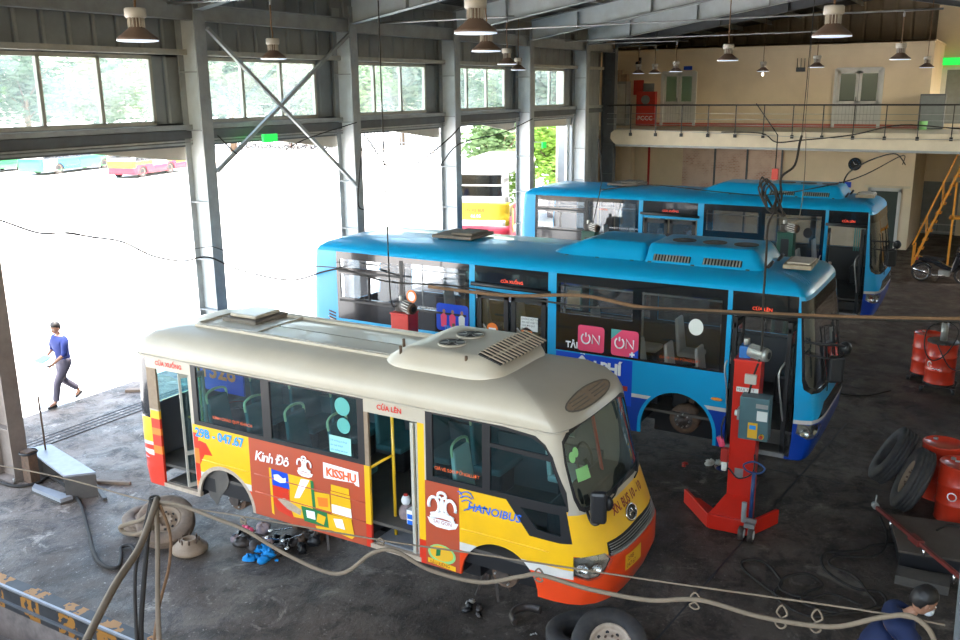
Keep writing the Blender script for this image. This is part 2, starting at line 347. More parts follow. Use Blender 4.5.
    def prism(s, poly, fn, d, m, smooth=False):
        """poly of 2-D points, fn(u, w, off) -> 3-D, thickness d"""
        b = len(s.v); n = len(poly)
        for off in (0, d):
            for (u, w) in poly: s.v.append(Vector(fn(u, w, off)))
        s.face([b + i for i in range(n)], m); s.face([b + n + i for i in reversed(range(n))], m)
        for i in range(n):
            j = (i + 1) % n; s.face((b + i, b + n + i, b + n + j, b + j), m, smooth)
        return s
    def ellipsoid(s, c, r, m, n=14, rings=9, rot=None):
        c = Vector(c); b = len(s.v)
        for j in range(rings + 1):
            th = PI * j / rings
            for i in range(n):
                a = 2 * PI * i / n; p = Vector((r[0] * math.sin(th) * math.cos(a), r[1] * math.sin(th) * math.sin(a), r[2] * math.cos(th)))
                if rot is not None: p = rot @ p
                s.v.append(c + p)
        for j in range(rings):
            for i in range(n):
                i2 = (i + 1) % n; s.face((b + j * n + i, b + (j + 1) * n + i, b + (j + 1) * n + i2, b + j * n + i2), m, True)
        return s
    def build(s, name, parent=None, bevel=0, extra=None, fix=True):
        me = bpy.data.meshes.new(name); me.from_pydata([tuple(v) for v in s.v], [], s.f)
        for k in s.keys: me.materials.append(MT[k])
        if extra: me.materials.append(MT[extra])
        me.polygons.foreach_set('material_index', s.mi); me.polygons.foreach_set('use_smooth', s.sm)
        if fix:
            bm = bmesh.new(); bm.from_mesh(me); bmesh.ops.recalc_face_normals(bm, faces=bm.faces); bm.to_mesh(me); bm.free()
        me.update()
        o = bpy.data.objects.new(name, me); COL.objects.link(o)
        if parent is not None: o.parent = parent
        if bevel:
            md = o.modifiers.new('bevel', 'BEVEL'); md.width = bevel; md.segments = 2; md.limit_method = 'ANGLE'; md.angle_limit = math.radians(40)
        return o
def tag(o, label=None, cat=None, group=None, kind=None):
    if label: o['label'] = label
    if cat: o['category'] = cat
    if group: o['group'] = group
    if kind: o['kind'] = kind
    return o
def thing(name, label, cat, loc=(0, 0, 0), rz=0, group=None):
    o = bpy.data.objects.new(name, None); COL.objects.link(o); o.empty_display_size = 0.2
    o.location = loc; o.rotation_euler = (0, 0, rz)
    return tag(o, label, cat, group)
def copy_tree(o, parent=None, label=None):
    c = o.copy(); COL.objects.link(c)
    if parent is not None: c.parent = parent
    if label: c['label'] = label
    for ch in list(o.children): copy_tree(ch, c)
    return c
def struct(mb, name, **kw):
    return tag(mb.build(name, **kw), kind='structure')
def R(d): return math.radians(d)

def text_polys(txt, size, align='LEFT', bold=0.0, shear=0.0, spacing=1.0, res=2):
    c = bpy.data.curves.new('lettering', 'FONT'); c.body = txt; c.size = size; c.align_x = align; c.offset = bold; c.resolution_u = res
    c.shear = shear; c.space_character = spacing; c.extrude = 0
    o = bpy.data.objects.new('lettering', c); COL.objects.link(o)
    bpy.context.view_layer.update()
    me = o.to_mesh()
    V = [(v.co.x, v.co.y) for v in me.vertices]; F = [tuple(p.vertices) for p in me.polygons]
    o.to_mesh_clear(); bpy.data.objects.remove(o); bpy.data.curves.remove(c)
    return V, F
def lettering(parent, txt, size, fn, m, name='lettering', **kw):
    """fn(x, y) -> 3-D point slightly proud of the surface"""
    V, F = text_polys(txt, size, **kw)
    mb = MB(); mb.v = [Vector(fn(x, y)) for x, y in V]
    for f in F: mb.face(f, m)
    return mb.build(name, parent, fix=False)

# ------------------------------------------------------------------ lofted bus skin
class Skin:
    def __init__(s, w, levels, nf, nr):
        s.w = w; s.L = levels; s.nf = nf; s.nr = nr      # level: v, z, a, yf, ysf, ysr, yr
        l0 = levels[1]; s.ysf = l0[4]; s.ysr = l0[5]; s.S = s.ysr - s.ysf
        s.tf, s.Lf = s.table(nf, w / 2, l0[4] - l0[3]); s.tr, s.Lr = s.table(nr, w / 2, l0[6] - l0[5])
    def table(s, n, hw, dep):
        P = []; K = 160
        for i in range(K + 1):
            th = PI * (1 - i / K); c = math.cos(th); sn = max(math.sin(th), 0)
            P.append((math.copysign(abs(c) ** (2 / n), c), sn ** (2 / n)))
        out = [(0.0,) + P[0]]; a = 0
        for i in range(1, K + 1):
            a += math.hypot((P[i][0] - P[i - 1][0]) * hw, (P[i][1] - P[i - 1][1]) * dep); out.append((a,) + P[i])
        return out, a
    def look(s, T, u):
        u = min(max(u, 0), T[-1][0]); lo, hi = 0, len(T) - 1
        while hi - lo > 1:
            m = (lo + hi) // 2
            if T[m][0] <= u: lo = m
            else: hi = m
        k = (u - T[lo][0]) / max(T[hi][0] - T[lo][0], 1e-9)
        return T[lo][1] + (T[hi][1] - T[lo][1]) * k, T[lo][2] + (T[hi][2] - T[lo][2]) * k
    def lev(s, v):
        L = s.L
        if v <= L[0][0]: return L[0][1:]
        for i in range(1, len(L)):
            if v <= L[i][0]:
                k = (v - L[i - 1][0]) / (L[i][0] - L[i - 1][0]); return [L[i - 1][q] + (L[i][q] - L[i - 1][q]) * k for q in range(1, 7)]
        return L[-1][1:]
    def P(s, t, v, off=0.0):
        z, a, yf, ysf, ysr, yr = s.lev(v); hw = s.w / 2 - a
        if t < 0:
            sx, sy = s.look(s.tr, -t); p = Vector((s.w / 2 + sx * hw, ysr + (yr - ysr) * sy, z))
        elif t <= s.S: p = Vector((a, ysr - t / s.S * (ysr - ysf), z))
        elif t <= s.S + s.Lf:
            sx, sy = s.look(s.tf, t - s.S); p = Vector((s.w / 2 + sx * hw, ysf - (ysf - yf) * sy, z))
        else:
            u = t - s.S - s.Lf; p = Vector((s.w - a, ysf + u / s.S * (ysr - ysf), z))
        if off:
            e = 0.004; n = (s.P(t + e, v) - s.P(t - e, v)).cross(s.P(t, v + e) - s.P(t, v - e))
            if n.length > 1e-12: p = p + n.normalized() * off
        return p
    def T(s, y): return s.ysr - y                 # near side: t of a length coordinate
    def TF(s, x):                                 # front: t of a lateral coordinate
        sx = (x - s.w / 2) / (s.w / 2)
        for a, b, c in s.tf:
            if b >= sx: return s.S + a
        return s.S + s.Lf
def pip(x, y, poly):
    c = False; j = len(poly) - 1
    for i in range(len(poly)):
        xi, yi = poly[i]; xj, yj = poly[j]
        if (yi > y) != (yj > y) and x < (xj - xi) * (y - yi) / (yj - yi) + xi: c = not c
        j = i
    return c
def densify(poly, step):
    out = []
    for i in range(len(poly)):
        a = poly[i]; b = poly[(i + 1) % len(poly)]; L = math.hypot(b[0] - a[0], b[1] - a[1]); n = max(1, int(math.ceil(L / step)))
        for k in range(n): out.append((a[0] + (b[0] - a[0]) * k / n, a[1] + (b[1] - a[1]) * k / n))
    return out
def skin_regions(sk, regions, t0, t1, v0, v1, default, levels_v):
    """regions: list of (polygon, key), later ones win; key 'hole' leaves a gap. -> {key: (list of tri (t,v)*3)}"""
    pts = []; edges = []
    def addpoly(poly, step):
        b = len(pts); d = densify(poly, step)
        pts.extend(d); n = len(d)
        for i in range(n): edges.append((b + i, b + (i + 1) % n))
    addpoly([(t0, v0), (t1, v0), (t1, v1), (t0, v1)], 0.18)
    for poly, key in regions: addpoly(poly, 0.16)
    ts = []; t = t0 + 0.01
    while t < t1:
        curved = (t < 0.02 or (sk.S - 0.02 < t < sk.S + sk.Lf + 0.02)); ts.append(t); t += 0.045 if curved else 0.45
    for t in ts:
        for v in levels_v:
            if v0 < v < v1: pts.append((t + 0.0013, v + 0.0007))
    V, E, F, _, _, _ = delaunay_2d_cdt([Vector(p) for p in pts], edges, [], 0, 1e-5)
    out = {}
    boxes = [(min(p[0] for p in poly), max(p[0] for p in poly), min(p[1] for p in poly), max(p[1] for p in poly)) for poly, k in regions]
    for f in F:
        cx = sum(V[i][0] for i in f) / 3; cy = sum(V[i][1] for i in f) / 3
        if not (t0 < cx < t1 and v0 < cy < v1): continue
        key = default
        for q in range(len(regions) - 1, -1, -1):
            bx = boxes[q]
            if bx[0] <= cx <= bx[1] and bx[2] <= cy <= bx[3] and pip(cx, cy, regions[q][0]): key = regions[q][1]; break
        out.setdefault(key, []).append([(V[i][0], V[i][1]) for i in f])
    return out
def tris_to_mb(sk, mb, tris, m, off=0.0):
    idx = {}
    for tr in tris:
        q = []
        for (t, v) in tr:
            kk = (round(t, 5), round(v, 5))
            if kk not in idx: idx[kk] = len(mb.v); mb.v.append(sk.P(t, v, off))
            q.append(idx[kk])
        if len(set(q)) == 3: mb.face(q, m, True)
def rectp(a, b, c, d): return [(a, c), (b, c), (b, d), (a, d)]
def arc(cx, cy, r, a0, a1, n=14): return [(cx + r * math.cos(R(a0 + (a1 - a0) * i / n)), cy + r * math.sin(R(a0 + (a1 - a0) * i / n))) for i in range(n + 1)]
def rrect(a, b, c, d, r):
    return arc(b - r, d - r, r, 0, 90, 4) + arc(a + r, d - r, r, 90, 180, 4) + arc(a + r, c + r, r, 180, 270, 4) + arc(b - r, c + r, r, 270, 360, 4)
def roof_shell(sk, vlist, m, parent, name='roof'):
    mb = MB(); ts = []; t = -sk.Lr; end = sk.S + sk.Lf + sk.S
    while t < end - 1e-6:
        curved = (t < 0 or sk.S - 0.01 < t < sk.S + sk.Lf); ts.append(t); t += 0.05 if curved else 0.4
    n = len(ts)
    for v in vlist:
        for t in ts: mb.v.append(sk.P(t, v))
    for j in range(len(vlist) - 1):
        for i in range(n):
            i2 = (i + 1) % n; mb.face((j * n + i, j * n + i2, (j + 1) * n + i2, (j + 1) * n + i), m, True)
    return mb.build(name, parent, fix=False)
def tyre_mb(r_out, r_in, w, m='rubber', o=(0, 0, 0), ax=(1, 0, 0), n=36):
    h = w / 2; s = r_out - r_in; mb = MB()
    prof = [(r_in, -h * .8), (r_in + s * .35, -h), (r_out - s * .25, -h * 1.0), (r_out - .02, -h * .85), (r_out, -h * .72)]
    for g in (-.4, 0, .4): prof += [(r_out, g * h - .012), (r_out - .012, g * h - .006), (r_out - .012, g * h + .006), (r_out, g * h + .012)]
    prof += [(r_out, h * .72), (r_out - .02, h * .85), (r_out - s * .25, h), (r_in + s * .35, h), (r_in, h * .8)]
    mb.lathe(prof, m, o, ax, n, closed=True)
    return mb
def rim_mb(r, w, m, o=(0, 0, 0), ax=(1, 0, 0), dish=-0.06, holes=8):
    h = w / 2 * .8; mb = MB()
    mb.lathe([(r, -h), (r - .02, -h), (r - .045, -h * .6), (r - .05, 0), (r - .045, h * .5), (r - .02, h), (r, h)], m, o, ax, 32, closed=True)
    x, y, d = frame_from(ax); o = Vector(o)
    mb.lathe([(r - .045, h * .35), (r * .72, h * .35 + dish * .3), (r * .48, h * .35 + .02), (r * .36, h * .35 + .02), (r * .34, h * .35 + .0), (0.001, h * .35)], m, o, ax, 32)
    for i in range(holes):
        a = 2 * PI * i / holes; c = o + x * (r * .62 * math.cos(a)) + y * (r * .62 * math.sin(a)) + d * (h * .35 + dish * .12)
        mb.cyl(c, c + d * .012, r * .085, 'black', n=10)
        a += PI / holes; c = o + x * (r * .42 * math.cos(a)) + y * (r * .42 * math.sin(a)) + d * (h * .35 + .02)
        mb.cyl(c, c + d * .025, .014, 'rust', n=6)
    return mb

# ================================================================== SETTING
COLX = [3.6, 8.22, 12.9, 17.6, 22.2, 26.75, 31.15, 33.85]
RY = 4.8                                                   # ridge
def zb(y): return 7.72 + 0.16 * (13.7 - y) if y >= RY else 7.72 + 0.16 * (13.7 - RY) - 0.19 * (RY - y)
PX = 6.08                                                  # inspection pit edge
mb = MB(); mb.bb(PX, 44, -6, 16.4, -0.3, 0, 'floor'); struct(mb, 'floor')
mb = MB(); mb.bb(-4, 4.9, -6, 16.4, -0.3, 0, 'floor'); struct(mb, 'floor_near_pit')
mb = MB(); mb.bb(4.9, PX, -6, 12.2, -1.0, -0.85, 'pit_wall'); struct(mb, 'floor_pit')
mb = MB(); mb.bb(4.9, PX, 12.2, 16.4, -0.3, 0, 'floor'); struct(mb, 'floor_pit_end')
mb = MB(); mb.bb(PX - 0.02, PX + 0.02, -6, 12.2, -0.85, -0.10, 'pit_wall'); struct(mb, 'wall_pit')
mb = MB(); mb.bb(-60, 190, 16.4, 190, -0.3, -0.005, 'yard'); struct(mb, 'floor_yard')
mb = MB()
mb.bb(PX - 0.06, PX + 0.10, 4, 12.2, -0.05, 0.02, 'hazard'); mb.bb(PX - 0.10, PX - 0.05, 4, 12.2, -0.30, 0.0, 'hazard')
mb.bb(PX - 0.13, PX - 0.02, 4, 12.2, -0.20, -0.17, 'steel_dark'); mb.bb(PX - 0.10, PX - 0.07, 4, 12.2, -0.01, 0.035, 'plate_steel')
tag(mb.build('pit_edge_rail'), 'steel kerb with worn yellow and black hazard stripes along the pit edge', 'kerb rail')
# expansion joints in the slab
for a, b in (((9.0, 2.95), (14.6, 2.42)), ((8.2, -2.0), (8.2, 9.0))):
    pass
mb = MB(); mb.bar((8.9, 2.97, 0.001), (17.5, 2.2, 0.001), 0.025, 0.004, 'black'); mb.bar((14.6, -3, 0.001), (14.6, 12.5, 0.001), 0.02, 0.004, 'black'); struct(mb, 'trim_1')

# left wall: cladding above the windows, sill beams, door openings below
CY = 14.25
mb = MB(); mb.bb(-2, 33.75, CY, CY + 0.06, 6.88, 8.7, 'clad'); struct(mb, 'wall_left')
mb = MB(); mb.bb(-2, 31.2, CY, CY + 0.06, 5.30, 5.64, 'steel_grey'); struct(mb, 'wall_left_sill')
mb = MB(); mb.bb(31.15, 33.6, CY - .02, CY + 0.04, 0, 6.95, 'clad'); struct(mb, 'wall_left_end')
WIN = []
for k in range(6):
    if k == 5: pass
    xa = COLX[k + 0] ; xb = COLX[k + 1]
    w1 = xb - 0.72; w0 = w1 - 3.52; mull = [w0 + 1.17, w0 + 2.345]
    # cladding strip between the window and the next post
    mb = MB(); mb.bb(w1, xb + 0.37, CY, CY + 0.05, 5.6, 6.95, 'clad'); struct(mb, 'wall_left_panel')
    fr = MB()
    for z in (5.66, 6.86): fr.bb(w0, w1, CY - .03, CY + .05, z - .035, z + .035, 'frame_alu')
    for x in [w0 + .03, w1 - .03] + mull: fr.bb(x - .035, x + .035, CY - .03, CY + .05, 5.66, 6.86, 'frame_alu')
    wr = struct(fr, 'window_%d' % (k + 1))
    g = MB(); g.bb(w0 + .03, w1 - .03, CY + .005, CY + .015, 5.69, 6.83, 'glass_dusty')
    g.build('pane', wr)
for (z, h, d, m) in ((6.97, .10, .22, 'frame_alu'), (5.56, .09, .20, 'steel_grey'), (5.42, .16, .16, 'steel_dark')):
    mb = MB(); mb.bb(2, 33.6, CY - d, CY - .002, z - h / 2, z + h / 2, m); struct(mb, 'trim_girt')
mb = MB()
x = 2.2
while x < 31:
    mb.bb(x, x + .12, CY - .02, CY + .0, 5.315, 5.345, 'car_white'); x += .30
mb.bb(2, 31, CY - .10, CY - .03, 5.18, 5.42, 'steel_dark'); mb.bb(2, 31, CY - .17, CY - .03, 5.22, 5.26, 'steel_grey')
mb.bb(2, 31, CY - .17, CY - .03, 5.28, 5.31, 'galv')
struct(mb, 'trim_door_header')
for k in range(1, 6):
    xb = COLX[k + 1]; xa = COLX[k]
    mb = MB(); mb.prism([(xa + 1.9, 5.24), (xb + .0, 5.26), (xb + .0, 4.90), (xb - .3, 4.92)] if k < 5 else [(xa + .2, 5.2), (xb, 5.2), (xb, 4.92), (xa + 1.0, 4.98)],
                        lambda u, w, o: (u, CY + .02 + o, w), .05, 'canvas')
    tag(mb.build('rolled_awning'), 'tan canvas strip under the header beam ending at the %s' % ['post behind the minibus rear', 'post above the nearer blue bus', 'post before the parked bus', 'post left of the shrub', 'post right of the shrub'][k - 1], 'awning', 'canvas awnings below the header beam')
mb = MB(); mb.bb(30.72, 30.95, CY - .02, CY + .06, 0, 5.2, 'steel_web'); struct(mb, 'trim_jamb')
# posts
post_lab = ['steel wall post outside the left picture edge', 'steel post base at the left picture edge', 'grey steel post rising behind the rear of the cream minibus',
            'grey steel post above the rear end of the nearer blue bus', 'grey steel post in front of the parked bus rear', 'grey steel post left of the green shrub',
            'grey steel post right of the green shrub', 'dark steel post at the end of the mezzanine']
SN = ['outer post', 'left edge post', 'post behind the minibus rear', 'post above the nearer blue bus', 'post before the parked bus', 'post left of the shrub', 'post right of the shrub', 'dark end post']
for k, X in enumerate(COLX):
    if k == 0: continue
    t = thing('steel_post', post_lab[k], 'post', (X, 13.9, 0), group='steel posts of the window wall')
    mweb = 'steel_web' if k < 7 else 'steel_dark'; mfl = 'steel_grey' if k < 7 else 'steel_dark'
    if k == 1: mweb = mfl = 'post_brown'
    mb = MB(); mb.bb(-.006, .006, -.24, .24, 0, 7.7, mweb); mb.build('web', t)
    for s in (-1, 1):
        mb = MB(); mb.bb(-.14, .14, s * .25 - .012, s * .25 + .012, 0, 8.1, mfl); mb.build('flange', t)
    for z in (0.9, 1.9, 2.95, 4.1, 5.5, 6.6): mb = MB(); mb.bb(-.13, .0, -.24, .24, z - .012, z + .012, mfl); mb.build('stiffener', t)
    mb = MB(); mb.bb(-.20, .20, -.29, .29, 0, .03, mfl)
    for sx in (-.17, .17):
        for sy in (-.27, .27): mb.cyl((sx, sy, .03), (sx, sy, .09), .018, 'galv', n=6)
    mb.build('base_plate', t)
    # rafters, left and right of the ridge
    for side in (0, 1):
        ya, yb = (13.66, RY) if side == 0 else (RY, -5.95)
        if side == 1 and k < 3: pass
        rt = thing('steel_rafter', '', 'rafter', (X, 0, 0), group='steel roof rafters')
        rt['label'] = '%s roof rafter %s the %s' % ('dark' if k == 7 else 'pale steel', ['rising from', 'beyond the ridge opposite'][side], SN[k])
        hw = .52; mw = 'steel_web' if k < 7 else 'steel_dark'
        y0, y1 = max(ya, yb), min(ya, yb)
        mb = MB(); mb.prism([(y0, zb(y0)), (y0, zb(y0) + hw + .1), (y1, zb(y1) + hw), (y1, zb(y1))], lambda u, w, o: (o - .005, u, w), .01, mw); mb.build('web', rt)
        for dz in (0, hw + .05):
            mb = MB(); mb.bar((0, y0, zb(y0) + dz), (0, y1, zb(y1) + dz), .22, .02, 'steel_grey' if k < 7 else 'steel_dark'); mb.build('flange', rt)
        y = y0 - 1.6
        while y > y1 + .3:
            mb = MB(); mb.bb(-.11, .0, y - .01, y + .01, zb(y), zb(y) + hw, 'steel_grey' if k < 7 else 'steel_dark'); mb.build('stiffener', rt); y -= 2.35
# eave struts between post heads
for k in range(1, 7):
    mb = MB(); xa, xb = COLX[k], COLX[k + 1]
    mb.bb(xa, xb, 13.78, 13.80, 7.55, 7.85, 'steel_grey'); mb.bb(xa, xb, 13.70, 13.88, 7.54, 7.565, 'steel_grey'); mb.bb(xa, xb, 13.70, 13.88, 7.84, 7.86, 'steel_grey')
    tag(mb.build('eave_strut'), 'horizontal eave strut running right from the ' + SN[k], 'beam', 'eave struts between the posts')
# crossed wall braces in the second bay
for a, b, lab in (((13.05, 13.60, 7.4), (17.45, 13.60, 4.0), 'falling to the right'), ((17.45, 13.64, 7.5), (13.05, 13.64, 4.7), 'rising to the right')):
    mb = MB(); mb.bar(a, b, .07, .07, 'steel_grey'); tag(mb.build('wall_brace'), 'diagonal angle brace in front of the second window, %s' % lab, 'brace', 'crossed wall braces')
# purlins and roof sheets
for side in (0, 1):
    for i in range(8 if side == 0 else 7):
        y = RY + .25 + i * 1.25 if side == 0 else RY - .25 - i * 1.3
        z = zb(y) + .68
        mb = MB(); mb.bb(-2, 43, y - .015, y + .015, z - .10, z + .08, 'steel_grey'); mb.bb(-2, 43, y - .05, y + .015, z - .10, z - .085, 'steel_grey')
        tag(mb.build('roof_purlin'), 'roof purlin on the %s slope, %s from the ridge' % (['window side', 'right hand'][side], ['nearest', 'second', 'third', 'fourth', 'fifth', 'sixth', 'seventh', 'last'][i]), 'purlin', 'roof purlins')
mb = MB()
for y0, y1 in ((14.75, RY), (RY, -6.3)):
    b = len(mb.v)
    for (yy, zz) in ((y0, zb(y0) + .80), (y1, zb(y1) + .80)):
        mb.v += [Vector((-3, yy, zz)), Vector((44, yy, zz))]
    mb.face((b, b + 1, b + 3, b + 2), 'roof')
    b = len(mb.v)
    for (yy, zz) in ((y0, zb(y0) + .83), (y1, zb(y1) + .83)):
        mb.v += [Vector((-3, yy, zz)), Vector((44, yy, zz))]
    mb.face((b, b + 1, b + 3, b + 2), 'galv')
struct(mb, 'ceiling', fix=False)

# back end: cream walls, mezzanine slab, recess
BX = 38.5; MX = 33.6
mb = MB()
def wall_x(mb, X, y0, y1, z0, z1, holes, m, th=.15):
    ys = sorted(set([y0, y1] + [h[0] for h in holes] + [h[1] for h in holes])); zs = sorted(set([z0, z1] + [h[2] for h in holes] + [h[3] for h in holes]))
    for i in range(len(ys) - 1):
        for j in range(len(zs) - 1):
            cy = (ys[i] + ys[i + 1]) / 2; cz = (zs[j] + zs[j + 1]) / 2
            if any(h[0] < cy < h[1] and h[2] < cz < h[3] for h in holes): continue
            mb.bb(X, X + th, ys[i], ys[i + 1], zs[j], zs[j + 1], m)
wall_x(mb, BX, 3.38, 15.95, 0, 4.15, [(3.75, 4.75, 0, 2.25)], 'cream'); struct(mb, 'wall_back_lower')
mb = MB(); wall_x(mb, BX, 3.14, 15.95, 4.6, 7.86, [(4.72, 6.38, 4.66, 6.87), (11.95, 13.38, 4.66, 6.87)], 'cream'); struct(mb, 'wall_back_upper')
mb = MB(); mb.bb(BX, 43.4, 3.28, 3.38, 0, 4.15, 'cream'); struct(mb, 'wall_recess_side')
mb = MB(); mb.bb(BX, 43.4, 3.04, 3.14, 4.6, 7.86, 'cream'); struct(mb, 'wall_upper_side')
mb = MB(); wall_x(mb, 43.3, -6, 3.4, 0, 9.4, [(1.88, 3.27, 0.0, 2.25), (1.6, 2.95, 4.66, 6.83)], 'cream'); struct(mb, 'wall_far')
mb = MB(); mb.bb(43.6, 43.66, -6, 15.95, 0, 10, 'gable'); struct(mb, 'wall_gable')
mb = MB(); mb.bb(BX, 43.4, 3.0, 15.95, 7.80, 7.86, 'cream'); struct(mb, 'ceiling_upper_room')
mb = MB(); mb.bb(33.6, 43.6, 15.95, 16.05, 0, 9, 'cream'); mb.bb(33.6, 33.7, 14.25, 16.0, 0, 9, 'clad'); mb.bb(33.6, 43.6, 14.6, 16.05, 8.25, 8.35, 'roof'); struct(mb, 'wall_left_deep')
mb = MB(); mb.prism([(-6, 4.67), (13.55, 4.67), (13.7, 4.55), (13.72, 4.35), (13.6, 4.2), (13.5, 4.12), (-6, 4.12)], lambda u, w, o: (MX + o, u, w), .3, 'cream_slab'); struct(mb, 'floor_mezzanine_edge')
mb = MB(); mb.bb(MX + .3, 43.4, -6, 15.95, 4.40, 4.64, 'cream_slab'); struct(mb, 'floor_mezzanine')
mb = MB(); mb.bb(MX - .04, MX + .02, -6, 13.5, 4.04, 4.12, 'steel_grey'); struct(mb, 'trim_slab_rail')
mb = MB(); mb.bb(BX - .03, BX, 3.14, 13.9, 4.64, 4.78, 'bus_maroon'); struct(mb, 'baseboard_upper')
mb = MB(); mb.bb(BX - .03, BX, 8.15, 12.35, 1.2, 3.82, 'brick'); struct(mb, 'wall_brick_panel')
for y, w in ((10.95, .03), (9.6, .03), (8.2, .03)):
    if w:
        mb = MB(); mb.bb(BX - .12, BX - .03, y - w, y + w, 0, 4.1, 'steel_dark'); tag(mb.build('conduit_pipe'), 'thin dark vertical pipe %s the brick panel' % {10.95: 'across the left third of', 9.6: 'across the right third of', 8.2: 'at the right edge of'}[y], 'pipe', 'pipes on the brick panel')
mb = MB(); mb.cyl((BX - .1, 13.85, 0), (BX - .1, 13.85, 4.1), .05, 'fire_red'); tag(mb.build('fire_pipe'), 'red vertical fire water pipe on the cream lower wall', 'pipe')
mb = MB(); mb.bb(37.2, 37.6, 14.2, 14.6, 0, 4.1, 'cream'); struct(mb, 'trim_pilaster')
# right hand wall and the wall behind the camera, gaps added for fill light
mb = MB(); mb.bb(-3, 43.6, -6.1, -6, 0, 5.2, 'cream'); mb.bb(-3, 25, -6.1, -6, 5.2, 8.4, 'clad'); mb.bb(25, 43.6, -6.1, -6, 8.1, 8.4, 'clad'); struct(mb, 'wall_right')
mb = MB(); mb.bb(-3.1, -3, -6, 14.3, 0, 3.8, 'cream'); mb.bb(-3.1, -3, -6, 14.3, 8.3, 9.9, 'clad'); struct(mb, 'wall_near')
# doors
def double_door(name, y0, y1, z0, z1, glassz):
    w = MB(); X = BX
    for y in (y0, y1): w.bb(X - .06, X + .08, y - .06, y + .06, z0, z1, 'white_paint')
    w.bb(X - .06, X + .08, y0, y1, z1 - .08, z1 + .04, 'white_paint'); fr = struct(w, name)
    ym = (y0 + y1) / 2
    for a, b in ((y0 + .06, ym - .01), (ym + .01, y1 - .06)):
        l = MB(); X2 = X + .0
        l.bb(X2, X2 + .04, a, a + .10, z0, z1 - .08, 'white_paint'); l.bb(X2, X2 + .04, b - .10, b, z0, z1 - .08, 'white_paint')
        l.bb(X2, X2 + .04, a, b, z1 - .18, z1 - .08, 'white_paint'); l.bb(X2, X2 + .04, a, b, glassz - .1, glassz, 'white_paint'); l.bb(X2 + .012, X2 + .03, a, b, z0, glassz, 'white_paint')
        for q in range(1, 6): l.bb(X2 + .004, X2 + .014, a + q * (b - a) / 6 - .006, a + q * (b - a) / 6 + .006, z0, glassz - .1, 'galv')
        leaf = l.build('leaf', fr)
        g = MB(); g.bb(X2 + .015, X2 + .022, a + .1, b - .1, glassz, z1 - .18, 'glass_door'); g.build('pane', leaf)
    h = MB(); h.cyl((X - .05, ym + .05, z0 + 1.0), (X - .05, ym + .05, z0 + 1.16), .014, 'black'); h.build('handle', fr)
    c = MB(); c.bb(X + .10, X + .12, y0, y1, z0 + .1, z1, 'curtain' if y0 > 10 else 'dark_in'); struct(c, 'wall_behind_' + name)
double_door('door_1', 11.95, 13.38, 4.66, 6.87, 5.66)
double_door('door_2', 4.72, 6.38, 4.66, 6.87, 5.66)
w = MB(); w.bb(BX - .08, BX + .05, 3.65, 3.76, 0, 2.35, 'white_paint'); w.bb(BX - .08, BX + .05, 4.74, 4.85, 0, 2.35, 'white_paint'); w.bb(BX - .08, BX + .05, 3.65, 4.85, 2.25, 2.38, 'white_paint')
w.bb(BX + .4, BX + .42, 3.4, 5.0, 0, 2.4, 'grey_door'); w.bb(BX - .1, BX - .04, 3.35, 5.0, 2.38, 2.46, 'cream_slab'); fr = struct(w, 'door_3')
g = MB(); g.bb(BX + .02, BX + .06, 3.76, 4.74, 0.02, 2.25, 'deep_green'); g.build('leaf', fr)
w = MB(); w.bb(43.28, 43.32, 1.88, 3.27, .02, 2.25, 'grey_door'); w.bb(43.2, 43.3, 1.88, 3.27, .1, .16, 'galv'); w.bb(43.2, 43.3, 1.88, 3.27, .42, .46, 'galv'); w.bb(43.24, 43.3, 2.56, 2.58, .1, 2.2, 'black'); struct(w, 'door_4')
w = MB(); w.bb(43.28, 43.34, 1.6, 2.85, 4.66, 6.83, 'grey_door'); w.bb(43.2, 43.3, 2.85, 3.2, 4.66, 6.9, 'white_paint'); w.bb(43.2, 43.3, 1.5, 2.9, 6.83, 6.93, 'white_paint'); struct(w, 'door_5')
# railing on the mezzanine
rt = thing('mezzanine_railing', 'black steel railing along the edge of the cream mezzanine', 'railing', (MX - .05, 0, 4.67))
mb = MB(); mb.cyl((0, -6, .93), (0, 13.85, .93), .028, 'black', n=8); mb.build('top_rail', rt)
for z in (.62, .42, .22):
    mb = MB(); mb.cyl((0, -6, z), (0, 13.85, z), .010, 'galv', n=6); mb.build('middle_rail', rt)
for i in range(-4, 15):
    y = i - .12
    if y > 13.7: continue
    mb = MB(); mb.bar((0, y, -.12), (0, y, .93), .045, .03, 'black', up=(0, 1, 0)); mb.bb(-.03, .06, y - .05, y + .05, -.22, -.10, 'black'); mb.build('baluster', rt)

# things on the back walls
mb = MB(); t = thing('wall_clock', 'round dark wall clock on the cream lower wall', 'clock', (BX - .04, 5.42, 3.25))
mb.lathe([(.001, 0), (.20, 0), (.20, .05), (.23, .06), (.25, .0), (.25, -.02)], 'black', (0, 0, 0), (-1, 0, 0)); mb.build('case', t)
mb = MB()
for i in range(12):
    a = i * PI / 6; mb.box((-.055, .17 * math.sin(a), .17 * math.cos(a)), (.006, .012, .03), 'text_lblue', Matrix.Rotation(-a, 3, 'X'))
mb.box((-.062, .03, .05), (.006, .012, .12), 'text_white', Matrix.Rotation(-.5, 3, 'X')); mb.box((-.062, -.04, .0), (.006, .09, .012), 'text_white'); mb.build('dial', t)
def wallsign(name, y, z, w, h, m, lab, X=BX, txt=None, tm='text_white', size=.1, cat='sign'):
    t = thing(name, lab, cat, (X - .02, y, z)); mb = MB(); mb.bb(-.02, 0, -w / 2, w / 2, -h / 2, h / 2, m); mb.build('plate', t)
    if txt: lettering(t, txt, size, lambda x, yy: (-.025, -x, yy - size * .35), tm, align='CENTER')
    return t
wallsign('room_sign', 5.72, 2.44, .46, .22, 'banner_blue', 'small blue sign over the door in the lower wall')
